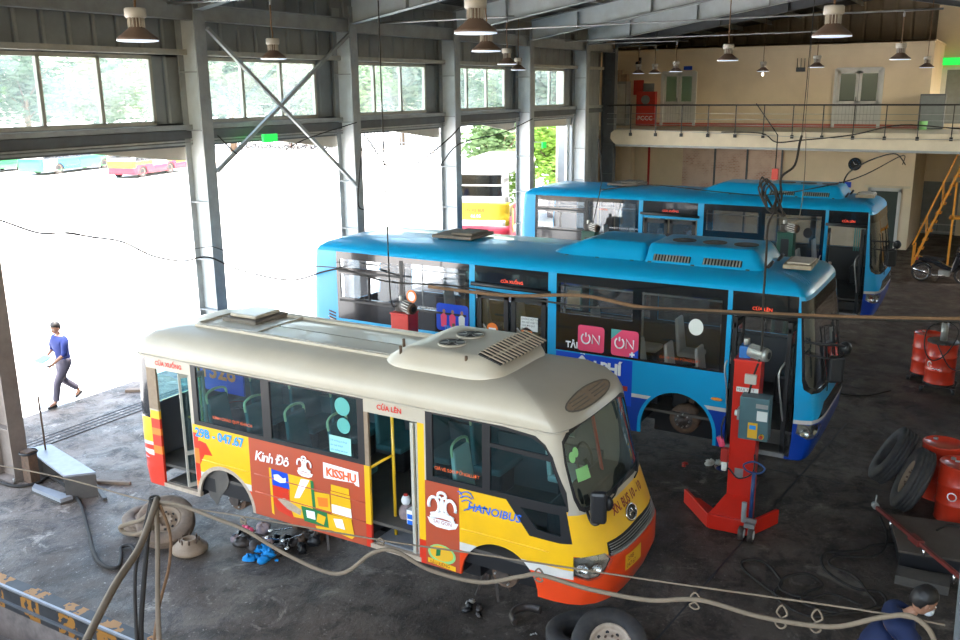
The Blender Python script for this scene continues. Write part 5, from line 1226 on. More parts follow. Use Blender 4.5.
        g = MB(); g.bb(2.30, 2.34, 1.5, 2.3, 1.9, 2.5, 'rust'); g.build('inner_sticker', root)
    else:
        tx('www.transerco.com.vn', 6.62, 1.98, .085, 'text_white', .002); dz([(6.42, 2.46), (5.84, 2.44), (5.84, 2.04), (6.42, 2.06)], 'glass_dusty', .0)
        tx('KHÔNG', 6.9, 2.45, .06, 'led_red' if False else 'text_orange', .002)
        dz([(1.74 + .10 * math.cos(a), 2.2 + .12 * math.sin(a)) for a in [i * PI / 10 for i in range(20)]], 'black', .0)
        g = MB()
        for i in range(4): g.cyl((.95, .75 - i * .05, 1.7), (.95, .75 - i * .05, 2.3), .014, 'teal_sticker', n=6)
        g.build('curtain', root)
    return root
bus2 = city_bus(2); bus3 = city_bus(3)
for (x, y, sc, lab) in ((15.1, 5.9, 1.28, 'behind the front wheel arch of the nearer blue bus'), (15.1, 9.5, 1.28, 'under the rear half of the nearer blue bus'), (23.5, 5.0, 1.52, 'under the front half of the farther blue bus'), (23.5, 10.0, 1.52, 'under the rear half of the farther blue bus')):
    c = copy_tree(st0, None, 'dark steel axle stand ' + lab); c.location = (x, y, 0); c.scale = (1, 1, sc); c['group'] = 'axle stands under the blue buses'

# ================================================================== WORKSHOP THINGS
# ---- mobile column lifts
def column_lift(loc, rz, m, lab, detail=True, top=2.5):
    t = thing('column_lift', lab, 'vehicle lift', loc, rz, 'mobile column lifts'); H = top; bl = 'tow_blue'
    # local: +x towards the bus, column centred on 0,0
    g = MB(); g.bb(-.17, -.13, -.16, .16, .05, H, m); g.bb(-.17, .13, -.18, -.15, .05, H, m); g.bb(-.17, .13, .15, .18, .05, H, m); g.bb(-.185, .15, -.19, .19, H, H + .03, m); g.build('column', t, bevel=.006)
    g = MB(); g.bb(.02, .12, -.14, .14, .3, 1.1, 'greasy'); g.build('carriage', t)
    if m == 'lift_green': g = MB(); g.bb(-.176, -.17, -.09, .09, .3, H - .12, 'black'); g.build('slot', t)
    for s in (-1, 1):
        g = MB(); g.bb(.12, .50, s * .12 - .03, s * .12 + .03, .42, .49, 'greasy'); g.build('lifting_fork', t)
    b = MB()
    P = [(.26, .88), (-.42, .36), (-.42, -.22), (.16, -.50)]
    for i in range(3):
        p0, p1 = Vector((*P[i], 0)), Vector((*P[i + 1], 0)); b.bar(p0 + Vector((0, 0, .13)), p1 + Vector((0, 0, .13)), .05, .22, m)
    b.prism([(-.42, .36), (-.16, .18), (-.16, -.18), (-.42, -.22)], lambda u, w, o: (u, w, .24 + o + (u + .42) * .9), .02, m)
    b.prism([(.26, .88), (-.42, .36), (-.15, .2), (.28, .66)], lambda u, w, o: (u, w, .10 + o), .02, m); b.prism([(.16, -.50), (-.42, -.22), (-.15, -.2), (.20, -.36)], lambda u, w, o: (u, w, .10 + o), .02, m)
    b.build('base_frame', t, bevel=.006)
    for s in (-1, 1):
        g = MB(); g.cyl((.12, s * .40 - .03, .07), (.12, s * .40 + .03, .07), .07, 'black'); g.build('roller', t)
    # motor on top
    g = MB(); g.bb(-.10, .10, -.02, .14, H + .03, H + .20, 'motor_blue' if m == 'lift_red' and detail else 'greasy'); g.cyl((.0, .06, H + .20), (.0, .06, H + .30), .045, 'motor_grey'); g.build('gearbox', t, bevel=.01)
    g = MB(); g.cyl((-.04, .0, H + .14), (-.12, -.22, H + .12), .095, 'motor_grey' if detail else 'greasy', n=20)
    for q in range(12): a = q * PI / 6; g.bar(Vector((-.045 + .0, -.02, H + .14)) + Vector((math.cos(a) * .097, 0, math.sin(a) * .097)), Vector((-.115, -.20, H + .12)) + Vector((math.cos(a) * .097, 0, math.sin(a) * .097)), .012, .012, 'motor_grey')
    g.cyl((-.12, -.22, H + .12), (-.135, -.27, H + .117), .10, 'motor_grey' if detail else 'rust', .085, n=20); g.cyl((-.1355, -.272, H + .117), (-.137, -.278, H + .117), .05, 'black'); g.build('motor', t)
    if detail:
        g = MB(); g.bb(-.23, -.17, -.14, .02, H - .30, H - .16, 'lamp_top'); g.build('junction_box', t, bevel=.01)
        g = MB(); g.bb(-.182, -.17, -.17, .13, H - .44, H - .37, 'paper'); q = g.build('type_plate', t); lettering(q, 'MAX 7.5 T', .062, lambda a, b: (-.185, .12 - a * .85, H - .425 + b), 'text_maroon')
        g = MB(); g.bb(-.10, .09, .1805, .1845, H - .55, H - .33, 'text_white'); g.bb(-.085, .075, .1845, .188, H - .535, H - .345, 'lift_red'); q = g.build('warning_label', t)
        g = MB(); g.tube([(.0, .192, H - .50), (-.06, .192, H - .42), (0, .192, H - .36), (.06, .192, H - .42)], .010, 'text_white', 5, True); g.build('warning_symbol', q)
        g = MB(); g.bb(-.42, -.17, -.24, .16, H + .16 - 1.28, H + .16 - .66, 'cabinet_teal'); cb = g.build('control_cabinet', t, bevel=.012); cb.location = (0.02, -.13, .07)
        g = MB(); g.bb(-.43, -.42, -.22, -.08, H + .16 - .98, H + .16 - .84, 'paper'); g.bb(-.43, -.42, -.22, -.06, H + .16 - .80, H + .16 - .74, 'galv'); g.build('label_plate', cb)
        g = MB(); g.bb(-.44, -.42, -.10, .03, H + .16 - 1.24, H + .16 - 1.02, 'plate_yellow'); g.bb(-.445, -.44, -.08, .01, H + .16 - 1.11, H + .16 - 1.05, 'text_lblue'); g.build('keypad', cb, bevel=.01)
        g = MB(); g.cyl((-.42, -.16, H + .16 - 1.20), (-.46, -.16, H + .16 - 1.20), .035, 'plate_yellow'); g.cyl((-.46, -.16, H + .16 - 1.20), (-.48, -.16, H + .16 - 1.20), .025, 'fire_red'); g.build('stop_button', cb)
        g = MB(); g.cyl((-.30, .16, H + .16 - .95), (-.30, .24, H + .16 - .95), .04, 'paper'); g.bb(-.36, -.24, .16, .20, H + .16 - 1.03, H + .16 - .87, 'galv'); g.build('socket', cb)
        g = MB(); g.bb(-.36, -.26, .16, .26, H + .16 - 1.62, H + .16 - 1.42, 'fire_red'); g.cyl((-.31, .25, H + .16 - 1.40), (-.31, .30, H + .16 - 1.26), .045, 'pink'); g.cyl((-.31, .21, H + .16 - 1.62), (-.31, .21, H + .16 - 1.76), .04, 'paper'); g.build('plug', t, bevel=.01)
        g = MB(); g.tube(smooth_path([(-.30, .24, H + .16 - .95), (-.34, .27, H + .16 - 1.1), (-.33, .26, H + .16 - 1.3), (-.31, .28, H + .16 - 1.42)], 4), .012, 'black', 6); g.tube(smooth_path([(-.3, -.2, H + .16 - 1.45), (-.36, -.2, H + .16 - 1.7), (-.3, .0, H + .16 - 1.85), (-.25, .15, H + .16 - 1.75), (-.31, .21, H + .16 - 1.74)], 5), .012, 'black', 6); g.build('cable', t)
        g = MB(); g.bb(-.206, -.20, -.04, .08, .78, .92, 'galv'); g.build('inspection_plate', t)
    # steering handle and castor
    if detail:
        g = MB(); g.tube([(-.42, -.22, .30), (-.43, -.23, 1.0)], .028, bl, 8); g.tube(smooth_path([(-.43, -.23, .98), (-.46, -.13, 1.02), (-.46, -.09, 1.10), (-.44, -.23, 1.16), (-.46, -.37, 1.10), (-.46, -.33, 1.02), (-.43, -.23, .98)], 4), .014, bl, 6); g.build('tow_handle', t)
        g = MB(); g.bb(-.56, -.44, -.30, -.16, .20, .26, 'galv'); g.cyl((-.50, -.14, .26), (-.50, -.14, .55), .035, 'steel_grey'); g.bar((-.5, -.14, .3), (-.5, -.32, .30), .04, .05, 'galv'); g.build('hydraulic_jack', t)
        for y in (-.13, -.26):
            g = MB(); g.cyl((-.54, y - .035, .10), (-.54, y + .035, .10), .10, 'greasy', n=24); g.cyl((-.54, y - .045, .10), (-.54, y - .036, .10), .06, 'paper', n=16); g.build('castor_wheel', t)
    return t
column_lift((12.46, 2.90, 0), R(3), 'lift_red', 'tall bright red lifting column with a teal control cabinet beside the nearer blue bus door')
column_lift((12.44, 8.78, 0), 0, 'lift_red', 'red lifting column behind the cream minibus roof, only its motor and top showing', False)
column_lift((21.6, 9.30, 0), 0, 'lift_green', 'green lifting column by the left windows of the farther blue bus', False, 2.62)
column_lift((21.6, 4.38, 0), 0, 'lift_green', 'green lifting column by the right windows of the farther blue bus', False, 2.93)

# ---- wheels and tyres
def wheel(loc, rot, ro, ri, w, tm, rm, lab, name='wheel'):
    t = thing(name, lab, 'wheel' if rm else 'tyre', loc); t.rotation_euler = rot
    tyre_mb(ro, ri, w, tm, (0, 0, 0), (0, 0, 1)).build('tyre', t)
    if rm: rim_mb(ri, w * .9, rm, (0, 0, 0), (0, 0, 1)).build('rim', t)
    return t
def tilt(ax):      # rotation that turns local z onto ax
    return Vector(ax).to_track_quat('Z', 'Y').to_euler()
wheel((7.96, 9.90, .27), tilt((-.40, -.36, .84)), .40, .22, .21, 'rubber_dusty', 'rim_tan', 'dusty wheel with a tan rim leaning on another behind the thick rope')
wheel((8.12, 10.42, .11), tilt((0, 0, 1)), .40, .22, .21, 'rubber_dusty', 'rim_tan', 'dusty wheel lying flat under the leaning one on the left')
t = thing('brake_drum', 'rusty tan brake drum with studs standing on the floor right of the dusty wheels', 'brake drum', (7.86, 9.33, 0))
g = MB(); g.lathe([(.001, .0), (.20, .0), (.245, .03), (.245, .07), (.21, .11), (.17, .125), (.165, .155), (.10, .16), (.10, .20), (.08, .205), (.075, .16), (.001, .16)], 'rim_tan', n=32); g.build('drum', t)
g = MB()
for i in range(8): a = i * PI / 4; g.cyl((.13 * math.cos(a), .13 * math.sin(a), .15), (.13 * math.cos(a), .13 * math.sin(a), .22), .011, 'rust', n=6)
g.build('stud', t)
wheel((8.22, 3.22, .30), tilt((-.55, -.42, .82)), .42, .235, .22, 'rubber', 'rim_cream', 'black wheel with a cream rim lying in front of the minibus bumper')
wheel((8.50, 3.66, .13), tilt((.0, .05, 1)), .42, .235, .22, 'rubber', None, 'black tyre lying flat under the cream rimmed wheel', name='tyre')
wheel((14.15, .78, .47), tilt((-.12, .91, .37)), .50, .27, .26, 'rubber', 'rim_tan', 'front truck wheel leaning against the red drums')
wheel((15.08, 1.16, .44), tilt((-.10, .86, .50)), .50, .27, .26, 'rubber', None, 'rear black tyre leaning behind the truck wheel beside the red drums', name='tyre')

# ---- drums
def drum(loc, lab, m='drum_red', r=.29, h=.88, grp='red steel drums', txt=None, rz=0):
    t = thing('steel_drum', lab, 'drum', loc, rz, grp)
    pr = [(.001, 0), (r - .01, 0), (r + .008, .01), (r, .03)]
    for z in (.29, .58): pr += [(r, z * h / .88 - .02), (r + .014, z * h / .88), (r, z * h / .88 + .02)]
    pr += [(r, h - .03), (r + .010, h - .01), (r + .004, h), (r - .012, h), (r - .014, h - .02), (.001, h - .02)]
    g = MB(); g.lathe(pr, m, n=40); g.build('body', t)
    g = MB(); g.cyl((.14, .12, h - .02), (.14, .12, h + .01), .035, 'galv', n=10); g.build('bung', t)
    if txt: lettering(t, txt, .13, lambda a, b: ((r + .012) * -math.cos((a - .25) / r + .6), (r + .012) * -math.sin((a - .25) / r - .0 + .6) * -1 if False else -(r + .012) * math.sin(-(a - .2) / r + .55), .40 + b), 'text_white')
    return t
drum((14.10, .16, 0), 'nearer red steel drum with a white paper label, at the right picture edge', grp='red drums beside the tyres')
drum((14.85, .45, 0), 'red steel drum behind the nearer one by the leaning tyres', grp='red drums beside the tyres')
g = MB(); dn = [o for o in COL.objects if o.name.startswith('steel_drum')][0]
g2 = MB(); g2.tube([(-.30 * math.cos(.25 + .2 * math.cos(q * PI / 6)), .30 * math.sin(.25 + .2 * math.cos(q * PI / 6)), .44 + .06 * math.sin(q * PI / 6)) for q in range(12)], .010, 'text_white', 5, True); g2.build('printed_mark', dn)
g.box((14.07, .07, .872), (.16, .12, .004), 'paper', Matrix.Rotation(.4, 3, 'Z')); g.box((14.16, .22, .872), (.07, .07, .004), 'paper'); tag(g.build('paper_label'), 'torn paper labels on top of the nearer red drum', 'label')
d1 = drum((21.25, 1.18, .13), 'red oil drum standing behind the dispenser drum', grp='oil drums on trolleys')
t = drum((20.55, .86, .16), 'red oil drum with a hand pump on a wheeled trolley', grp='oil drums on trolleys')
DP = lambda a, b: (-(.300) * math.cos(.9 - a / .30), .300 * math.sin(.9 - a / .30), b)
g = MB(); g.tube([DP(.05 + .05 * math.cos(q * .5), .42 + .06 * math.sin(q * .5)) for q in range(10)], .010, 'text_white', 5); g.tube([DP(.12 + i * .03, .33 + .02 * (i % 2)) for i in range(6)], .012, 'text_white', 5); g.build('printed_mark', t)
g = MB(); g.lathe([(.30, .86), (.30, .90), (.001, .90)], 'greasy', n=28); g.build('drum_cover', t)
g = MB(); g.cyl((0, 0, .88), (0, 0, 1.28), .07, 'motor_grey'); g.cyl((0, 0, 1.28), (0, 0, 1.42), .035, 'greasy'); g.tube(smooth_path([(0, 0, 1.3), (-.05, -.2, 1.38), (-.05, -.5, 1.34)], 4), .02, 'greasy', 6); g.build('pump', t)
g = MB(); g.tube(smooth_path([(0, .05, 1.3), (-.1, .3, 1.15), (-.25, .33, .8), (-.32, .2, .55), (-.33, .0, .6), (-.25, -.2, .9), (0, -.25, 1.15), (.05, -.05, 1.3)], 6), .013, 'black', 6); g.tube(smooth_path([(-.3, .1, .9), (-.33, -.05, .62), (-.28, -.2, .40), (-.1, -.4, .3)], 5), .012, 'black', 6); g.build('hose', t)
for (x, y, lab) in ((20.55, .86, 'trolley under the drum with the pump'), (21.25, 1.18, 'trolley under the rear oil drum')):
    q = thing('drum_trolley', 'black castor %s' % lab, 'trolley', (x, y, 0), group='drum trolleys'); zt = .16 if 'pump' in lab else .13
    g = MB(); g.lathe([(.001, zt - .03), (.30, zt - .03), (.30, zt - .003), (.001, zt - .003)], 'black', n=24)
    for a in (45, 135, 225, 315): g.bar((.2 * math.cos(R(a)), .2 * math.sin(R(a)), zt - .04), (.42 * math.cos(R(a)), .42 * math.sin(R(a)), zt - .04), .05, .03, 'black')
    g.build('frame', q)
    for a in (45, 135, 225, 315):
        g = MB(); cx, cy = .42 * math.cos(R(a)), .42 * math.sin(R(a)); g.cyl((cx, cy - .03, .06), (cx, cy + .03, .06), .06, 'black', n=16); g.bb(cx - .02, cx + .02, cy - .045, cy + .045, .06, .13, 'greasy'); g.build('castor', q)
t = thing('pressure_washer', 'dark pump cart with hoses at the right picture edge beside the oil drums', 'cart', (20.6, .05, 0))
g = MB(); g.bb(-.3, .3, -.3, .25, .2, .75, 'greasy'); g.cyl((0, -.1, .75), (0, -.1, 1.15), .12, 'black'); g.build('body', t, bevel=.02)
g = MB(); g.tube(smooth_path([(0, .2, 1.1), (-.2, .3, 1.2), (-.3, .0, 1.25), (-.2, -.3, 1.15)], 5), .015, 'black', 6); g.build('hose', t)
for y in (-.3, .25): g = MB(); g.cyl((-.2, y - .03, .12), (-.2, y + .03, .12), .12, 'black', n=18); g.build('castor', t)

# ---- steel ramp, platform, grate at the left
t = thing('steel_ramp', 'pale grey steel wheel ramp on the floor left of the minibus rear', 'ramp', (0, 0, 0))
g = MB(); g.prism([(8.82, 13.70), (8.50, 13.90), (8.08, 12.32), (8.42, 12.00)], lambda u, w, o: (u, w, .38 + o), .03, 'plate_steel'); g.build('deck', t)
g = MB(); g.prism([(8.10, 12.36), (8.42, 12.06), (8.40, 11.98), (8.06, 12.30)], lambda u, w, o: (u, w, .0 + o), .38, 'plate_dark'); g.build('leg', t); g = MB(); g.prism([(8.78, 13.62), (8.50, 13.80), (8.46, 13.45), (8.74, 13.2)], lambda u, w, o: (u, w, .0 + o), .36, 'plate_dark'); g.build('leg', t)
t = thing('steel_plate', 'low dark steel channel on the floor in front of the ramp', 'steel plate', (0, 0, 0))
g = MB(); g.prism([(8.10, 13.15), (7.98, 13.05), (7.92, 12.25), (8.10, 12.20)], lambda u, w, o: (u, w, .03 + o), .06, 'plate_steel'); g.build('top', t)
g = MB(); g.prism([(8.10, 13.15), (7.97, 13.07), (7.90, 12.23), (8.10, 12.19)], lambda u, w, o: (u, w, .0 + o), .03, 'plate_dark'); g.build('side', t)
for i, (a, b, lab) in enumerate((((8.75, 12.65), (8.35, 11.75), 'long dark steel bar lying behind the ramp end'), ((8.6, 12.75), (8.95, 11.9), 'dark steel bar lying across the end of the ramp'))):
    g = MB(); g.bar((*a, .03), (*b, .03), .06, .05, 'plate_dark' if i == 0 else 'wood'); tag(g.build('steel_bar'), lab, 'bar')
g = MB(); g.bar((12.15, 15.95, .03), (12.5, 15.45, .03), .14, .05, 'wood'); tag(g.build('wooden_plank'), 'short wooden plank on the apron left of the minibus rear', 'plank')
t = thing('drain_grate', 'slotted steel drain grate running along the door threshold', 'drain', (0, 0, 0))
g = MB(); g.bb(4.9, 30, 14.68, 15.08, -.0, .006, 'floor'); g.build('channel', t)
g = MB()
for y in (14.68, 14.81, 14.95, 15.08): g.bb(4.9, 30, y - .012, y + .012, .002, .016, 'plate_dark')
x = 5.0
while x < 30: g.bb(x, x + .018, 14.68, 15.08, .002, .010, 'black'); x += .13
g.build('bars', t)
t = thing('jack_stand_pole', 'thin rusty pole standing in a round weighted base beside the post', 'pole', (8.62, 13.55, 0))
g = MB(); g.cyl((0, 0, 0), (0, 0, .13), .085, 'plate_dark', .075); g.build('base', t); g = MB(); g.cyl((0, 0, .13), (.02, .04, 1.35), .016, 'rust', n=8); g.build('shaft', t)
t = thing('lashed_timber', 'rusty timber post section lashed to the left edge post', 'timber', (8.25, 13.45, 0)); g = MB(); g.bb(-.08, .08, -.10, .10, 0, .55, 'rust'); g.build('block', t); g = MB(); g.lathe([(.135, .5), (.15, .52), (.135, .54)], 'black'); g.build('strap', t)
g = MB(); g.lathe([(.03, 0), (.075, 0), (.075, .012), (.03, .012)], 'paper', (8.92, 10.87, 0), n=20, closed=True); tag(g.build('washer'), 'pale steel washer on the floor below the rear door of the minibus', 'washer')

# ---- rags and scrap around the rear arch of the minibus
def lump(name, lab, cat, loc, s, m, seed, grp=None, n=3):
    rnd = random.Random(seed); g = MB()
    for i in range(n):
        g.ellipsoid((rnd.uniform(-s, s) * .9, rnd.uniform(-s, s) * .9, s * .2 * rnd.uniform(.4, 1.1)), (s * rnd.uniform(.15, .5), s * rnd.uniform(.15, .5), s * rnd.uniform(.12, .32)), m if isinstance(m, str) else m[i % len(m)], 10, 7, Matrix.Rotation(rnd.uniform(0, 3), 3, 'Z'))
    rr = random.Random(seed + 1); g.v = [v + Vector((rr.uniform(-1, 1), rr.uniform(-1, 1), rr.uniform(-.5, 1))) * s * .10 for v in g.v]; g.v = [Vector((v.x, v.y, max(v.z, 0.004))) for v in g.v]
    o = g.build(name); o.location = loc; return tag(o, lab, cat, grp)
lump('blue_cloth', 'crumpled bright blue cloth on the floor under the minibus side', 'cloth', (8.24, 8.36, 0), .19, 'cloth_blue', 3, n=14)
lump('blue_scrap', 'tiny light blue scrap on the open floor near the blue cloth', 'scrap', (8.24, 8.06, 0), .05, 'cloth_blue', 5)
lump('dirty_rags', 'pile of dirty patterned rags behind the blue cloth', 'rags', (8.62, 8.72, 0), .33, ('cloth_rag', 'black', 'greasy'), 7, n=9)
lump('pink_rag', 'small pink rag beside the rear axle of the minibus', 'rag', (8.75, 9.0, .05), .14, 'pink', 8)
lump('oily_parts', 'heap of oily black brake parts below the rear arch of the minibus', 'scrap', (8.9, 8.2, 0), .36, ('greasy', 'black', 'rust'), 9, n=9)
lump('tool_heap', 'heap of black tools right of the rags under the minibus side', 'tools', (8.55, 8.1, 0), .25, ('black', 'greasy'), 12, n=6)
for i, (x, y, rz) in enumerate(((8.5, 8.3, .3), (8.62, 8.12, 1.2), (8.45, 8.05, 2.2), (8.7, 8.4, .8))):
    g = MB(); g.bar((0, -.14, .0), (0, .14, .0), .02, .012, 'chrome'); g.lathe([(.012, -.01), (.03, -.01), (.03, .01), (.012, .01)], 'chrome', (0, .15, 0), n=10, closed=True); o = g.build('spanner'); o.location = (x, y, .16 + .01 * i); o.rotation_euler = (0, 0, rz)
    tag(o, ['chrome spanner lying lengthwise on the tool heap under the minibus', 'chrome spanner lying crosswise on the tool heap under the minibus', 'nearest chrome spanner of the tool heap under the minibus', 'chrome spanner closest to the oily parts under the minibus'][i], 'spanner', 'spanners on the tool heap')
lump('red_rag', 'small red rag on the floor left of the red lifting column', 'rag', (14.07, 4.21, 0), .10, 'fire_red', 13, n=4)
lump('cloth_bundle', 'pale patterned cloth bundle on the floor just behind the red lifting column', 'cloth', (14.25, 3.74, 0), .20, ('cloth_rag', 'paper', 'shirt_blue'), 15, n=8)
lump('black_bracket', 'small black metal bracket on the floor below the front wheel arch', 'bracket', (8.53, 5.12, 0), .14, ('black', 'greasy', 'galv'), 17, n=5)
g = MB(); g.tube([(8.62 + .20 * math.cos(a), 4.42 + .20 * math.sin(a), .05) for a in [R(-20 + i * 11) for i in range(17)]], .035, 'greasy', 6); g.v = [Vector((v.x, v.y, v.z * 1.6)) for v in g.v]; tag(g.build('brake_shoe'), 'curved black brake shoe on the floor in front of the minibus', 'brake shoe')
for i, (x, y) in enumerate(((8.50, 4.55), (8.42, 4.25))): lump('metal_nut', ['pale nut left of the black brake shoe', 'pale nut nearest the camera beside the brake shoe'][i], 'nut', (x, y, 0), .045, 'motor_grey', 20 + i, 'nuts on the floor')

# ---- ropes, cables, hoses in the air and on the floor
def line(name, pts, r, m, lab, cat, n=7, sub=6, grp=None):
    g = MB(); g.tube(smooth_path(pts, sub), r, m, n); return tag(g.build(name), lab, cat, grp)
line('power_cable', [(8.08,13.35,4.44),(8.38,13.35,4.29),(8.89,13.35,4.06),(9.33,13.35,4.00),(9.85,13.35,3.86),(10.44,13.35,3.69),(11.04,13.35,3.35),(11.72,13.35,3.14),(12.40,13.38,3.10),(12.85,13.03,2.80),(12.85,11.73,2.72),(12.85,10.85,2.97),(12.85,10.38,3.04),(12.85,9.37,2.91),(12.85,8.01,2.97),(12.75,6.39,2.92),(12.3,5.35,3.02),(12.0,4.38,3.16),(12.0,3.3,3.22),(12.0,1.58,3.34),(12.0,-.3,3.52)], .016, 'cable_black', 'long dark cable sagging across the bright opening and past the nearer blue bus windows', 'cable')
line('thin_cable', [(12.5,13.38,3.3),(12.85,12.74,3.05),(12.85,11.9,2.98),(12.85,10.97,3.05),(12.85,10.3,3.06)], .008, 'cable_black', 'thin upper cable between the post and the nearer blue bus rear', 'cable')
line('thin_cable', [(12.5,13.38,3.3),(11.0,13.38,3.42),(9.6,13.38,3.95),(9.3,13.36,4.0)], .006, 'cable_black', 'thin cable stretched above the sagging one across the bright opening', 'cable')
line('brown_rope', [(12.02,8.0,3.12),(12.02,6.58,3.12),(12.02,5.31,3.25),(12.02,4.38,3.18),(12.05,3.5,3.22),(12.02,1.58,3.36),(12.02,-.3,3.55)], .028, 'rope_brown', 'thick brown rope stretched across the windows of the nearer blue bus', 'rope')
hw = [(5.51,9.96,2.09),(5.66,8.70,2.11),(5.67,7.27,2.15),(5.78,6.10,2.22),(5.97,4.57,2.27),(6.09,3.59,2.33),(6.22,2.19,2.43),(6.24,1.57,2.50),(6.26,0.58,2.62),(6.29,0.05,2.65)]
line('guide_wire', hw, .008, 'rope', 'thin taut wire crossing low in front of the minibus, carrying the hose rings', 'wire', 6)
line('air_hose', [(5.66,7.20,2.17),(5.69,6.85,2.20),(5.71,6.38,2.16),(5.74,6.01,2.11),(5.73,5.45,1.99),(5.75,4.89,1.95),(5.80,4.53,2.23),(5.84,4.31,2.29),(5.88,3.97,2.18),(5.96,3.52,2.15),(5.98,3.14,2.30),(5.99,2.96,2.36),(6.00,2.53,2.35),(6.05,2.05,2.37),(6.11,1.68,2.45),(6.17,1.24,2.41),(6.22,0.76,2.45),(6.22,0.45,2.62),(6.22,0.26,2.69),(6.18,0.12,2.62),(6.14,0.06,2.40),(6.12,.05,1.9)], .019, 'rope', 'thick beige hose hanging in waves below the guide wire', 'hose', 8)
line('thick_rope', [(5.68,7.16,2.20),(5.11,6.75,2.05),(4.51,6.35,2.06),(3.84,5.86,2.04),(3.3,5.4,2.07)], .035, 'rope', 'thickest beige rope running from the knot down to the bottom left edge', 'rope', 8)
line('hanging_rope', [(5.65,7.20,2.18),(5.50,7.10,2.0),(5.34,7.00,1.72),(4.95,6.68,1.18),(4.80,6.45,0.7)], .026, 'cable_black', 'dark rope hanging straight down from the knot by the dusty wheel', 'rope', 8)
line('hanging_rope', [(5.66,7.16,2.18),(5.52,7.0,2.02),(5.42,6.92,1.72),(5.10,6.60,1.31),(4.9,6.4,0.7)], .024, 'rope', 'beige rope hanging down just right of the dark one', 'rope', 8)
line('hanging_rope', [(5.64,7.22,2.16),(5.45,7.14,1.9),(5.20,7.00,1.62),(4.85,6.62,1.1),(4.7,6.4,.7)], .020, 'cable_black', 'second dark rope hanging from the knot, left of the others', 'rope', 8)
line('hanging_rope', [(5.68,7.14,2.16),(5.62,6.95,1.9),(5.50,6.86,1.62),(5.2,6.7,1.35),(4.95,6.55,1.0),(4.8,6.4,.7)], .016, 'rope_brown', 'thin brown rope bulging out to the right below the knot', 'rope', 8)
line('hose_loop', [(5.64,7.18,2.10),(5.62,7.35,1.95),(5.60,7.55,1.86),(5.58,7.66,1.80),(5.60,7.62,1.74),(5.62,7.45,1.76),(5.64,7.22,1.88)], .024, 'rope', 'small loop of hose hanging from the knot by the dusty wheel', 'hose', 8)
g = MB()
for i in range(4): g.tube([(5.66 + .05 * math.cos(a), 7.18 + .04 * math.sin(a), 2.10 + i * .035 + .01 * math.sin(a)) for a in [q * PI / 6 for q in range(12)]], .014, 'cable_black', 6, True)
tag(g.build('rope_knot'), 'dark knot where the beige ropes and the guide wire meet', 'knot')
RL = ['ring tie on the hose below the rear wheel arch', 'ring tie on the hose below the middle door', 'ring tie on the hose beside the minibus headlight', 'left one of the two twisted ties over the floor at the right', 'right one of the two twisted ties over the floor at the right', 'single twisted tie right of the minibus bumper']
for i, (x, y, z, l) in enumerate(((5.77, 6.06, 2.20, .05), (5.97, 4.56, 2.27, .05), (6.06, 3.01, 2.35, .10), (6.22, 1.10, 2.50, .17), (6.24, .86, 2.53, .17), (6.13, 1.72, 2.47, .12))):
    g = MB(); g.tube(smooth_path([(x, y, z + .02), (x, y - .04, z - l * .25), (x, y, z - l * .5), (x, y + .04, z - l * .8), (x, y, z - l), (x, y - .035, z - l * .8), (x, y, z - l * .5), (x, y + .035, z - l * .25)], 4, True), .008, 'rope', 5, True)
    tag(g.build('hose_tie'), RL[i], 'tie', 'twisted ties holding the hose')
line('floor_hose', [(8.55,15.09,0.03),(8.0,14.2,0.03),(7.95,13.5,.03),(8.2,13.25,0.03),(8.47,13.23,0.03),(8.15,12.15,0.03),(7.63,11.24,0.03),(7.10,10.36,0.03),(6.97,9.99,0.03),(7.04,9.81,0.03),(7.28,10.05,0.03),(7.42,10.22,0.03),(7.50,10.12,0.05),(7.40,9.85,0.03)], .026, 'cable_black', 'dark hose snaking over the floor from the ramp to the dusty wheels', 'hose')
line('floor_cable', [(12.86,.75,.02),(12.6,1.1,.02),(12.36,1.23,.02),(12.04,1.63,.02),(11.6,1.55,.02),(11.3,1.15,.02),(11.35,.85,.02),(11.1,.75,.02),(10.89,.90,.02),(10.6,1.2,.02),(10.37,1.50,.02),(10.45,1.80,.02),(10.7,2.0,.02),(11.0,1.98,.02),(11.4,2.3,.02),(11.3,2.55,.02),(11.08,2.48,.02),(10.83,2.2,.02),(10.6,1.9,.02)], .018, 'cable_black', 'outer black cable coiled over the floor at the lower right', 'cable')
line('floor_cable', [(10.9,1.0,.03),(11.0,1.35,.03),(10.75,1.62,.03),(10.80,1.95,.03),(11.1,1.95,.05),(11.35,1.72,.03),(11.15,1.5,.03),(10.85,1.66,.03),(10.6,1.62,.03),(10.6,1.2,.03),(10.95,.85,.03),(11.25,.98,.03),(11.6,1.2,.03),(11.75,1.52,.03),(12.0,1.45,.04),(12.3,1.0,.04),(12.9,.95,.04),(13.3,1.1,.15)], .016, 'cable_black', 'inner black cable loops over the floor at the lower right', 'cable')
line('hanging_wire', [(12.3,2.35,8.3),(12.3,2.40,5.6)], .005, 'cable_black', 'thin wire holding the black supply cable from the roof', 'wire')
line('supply_cable', [(12.3,2.40,5.6),(12.3,2.42,5.5),(12.3,2.46,5.22),(12.3,2.62,5.05),(12.3,2.60,4.75),(12.3,2.74,4.45),(12.3,2.74,4.0),(12.3,2.74,3.4),(12.3,2.72,2.7),(12.28,2.8,2.3),(12.2,2.86,1.9)], .015, 'cable_black', 'black supply cable hanging from the roof down to the red lifting column', 'cable')
g = MB()
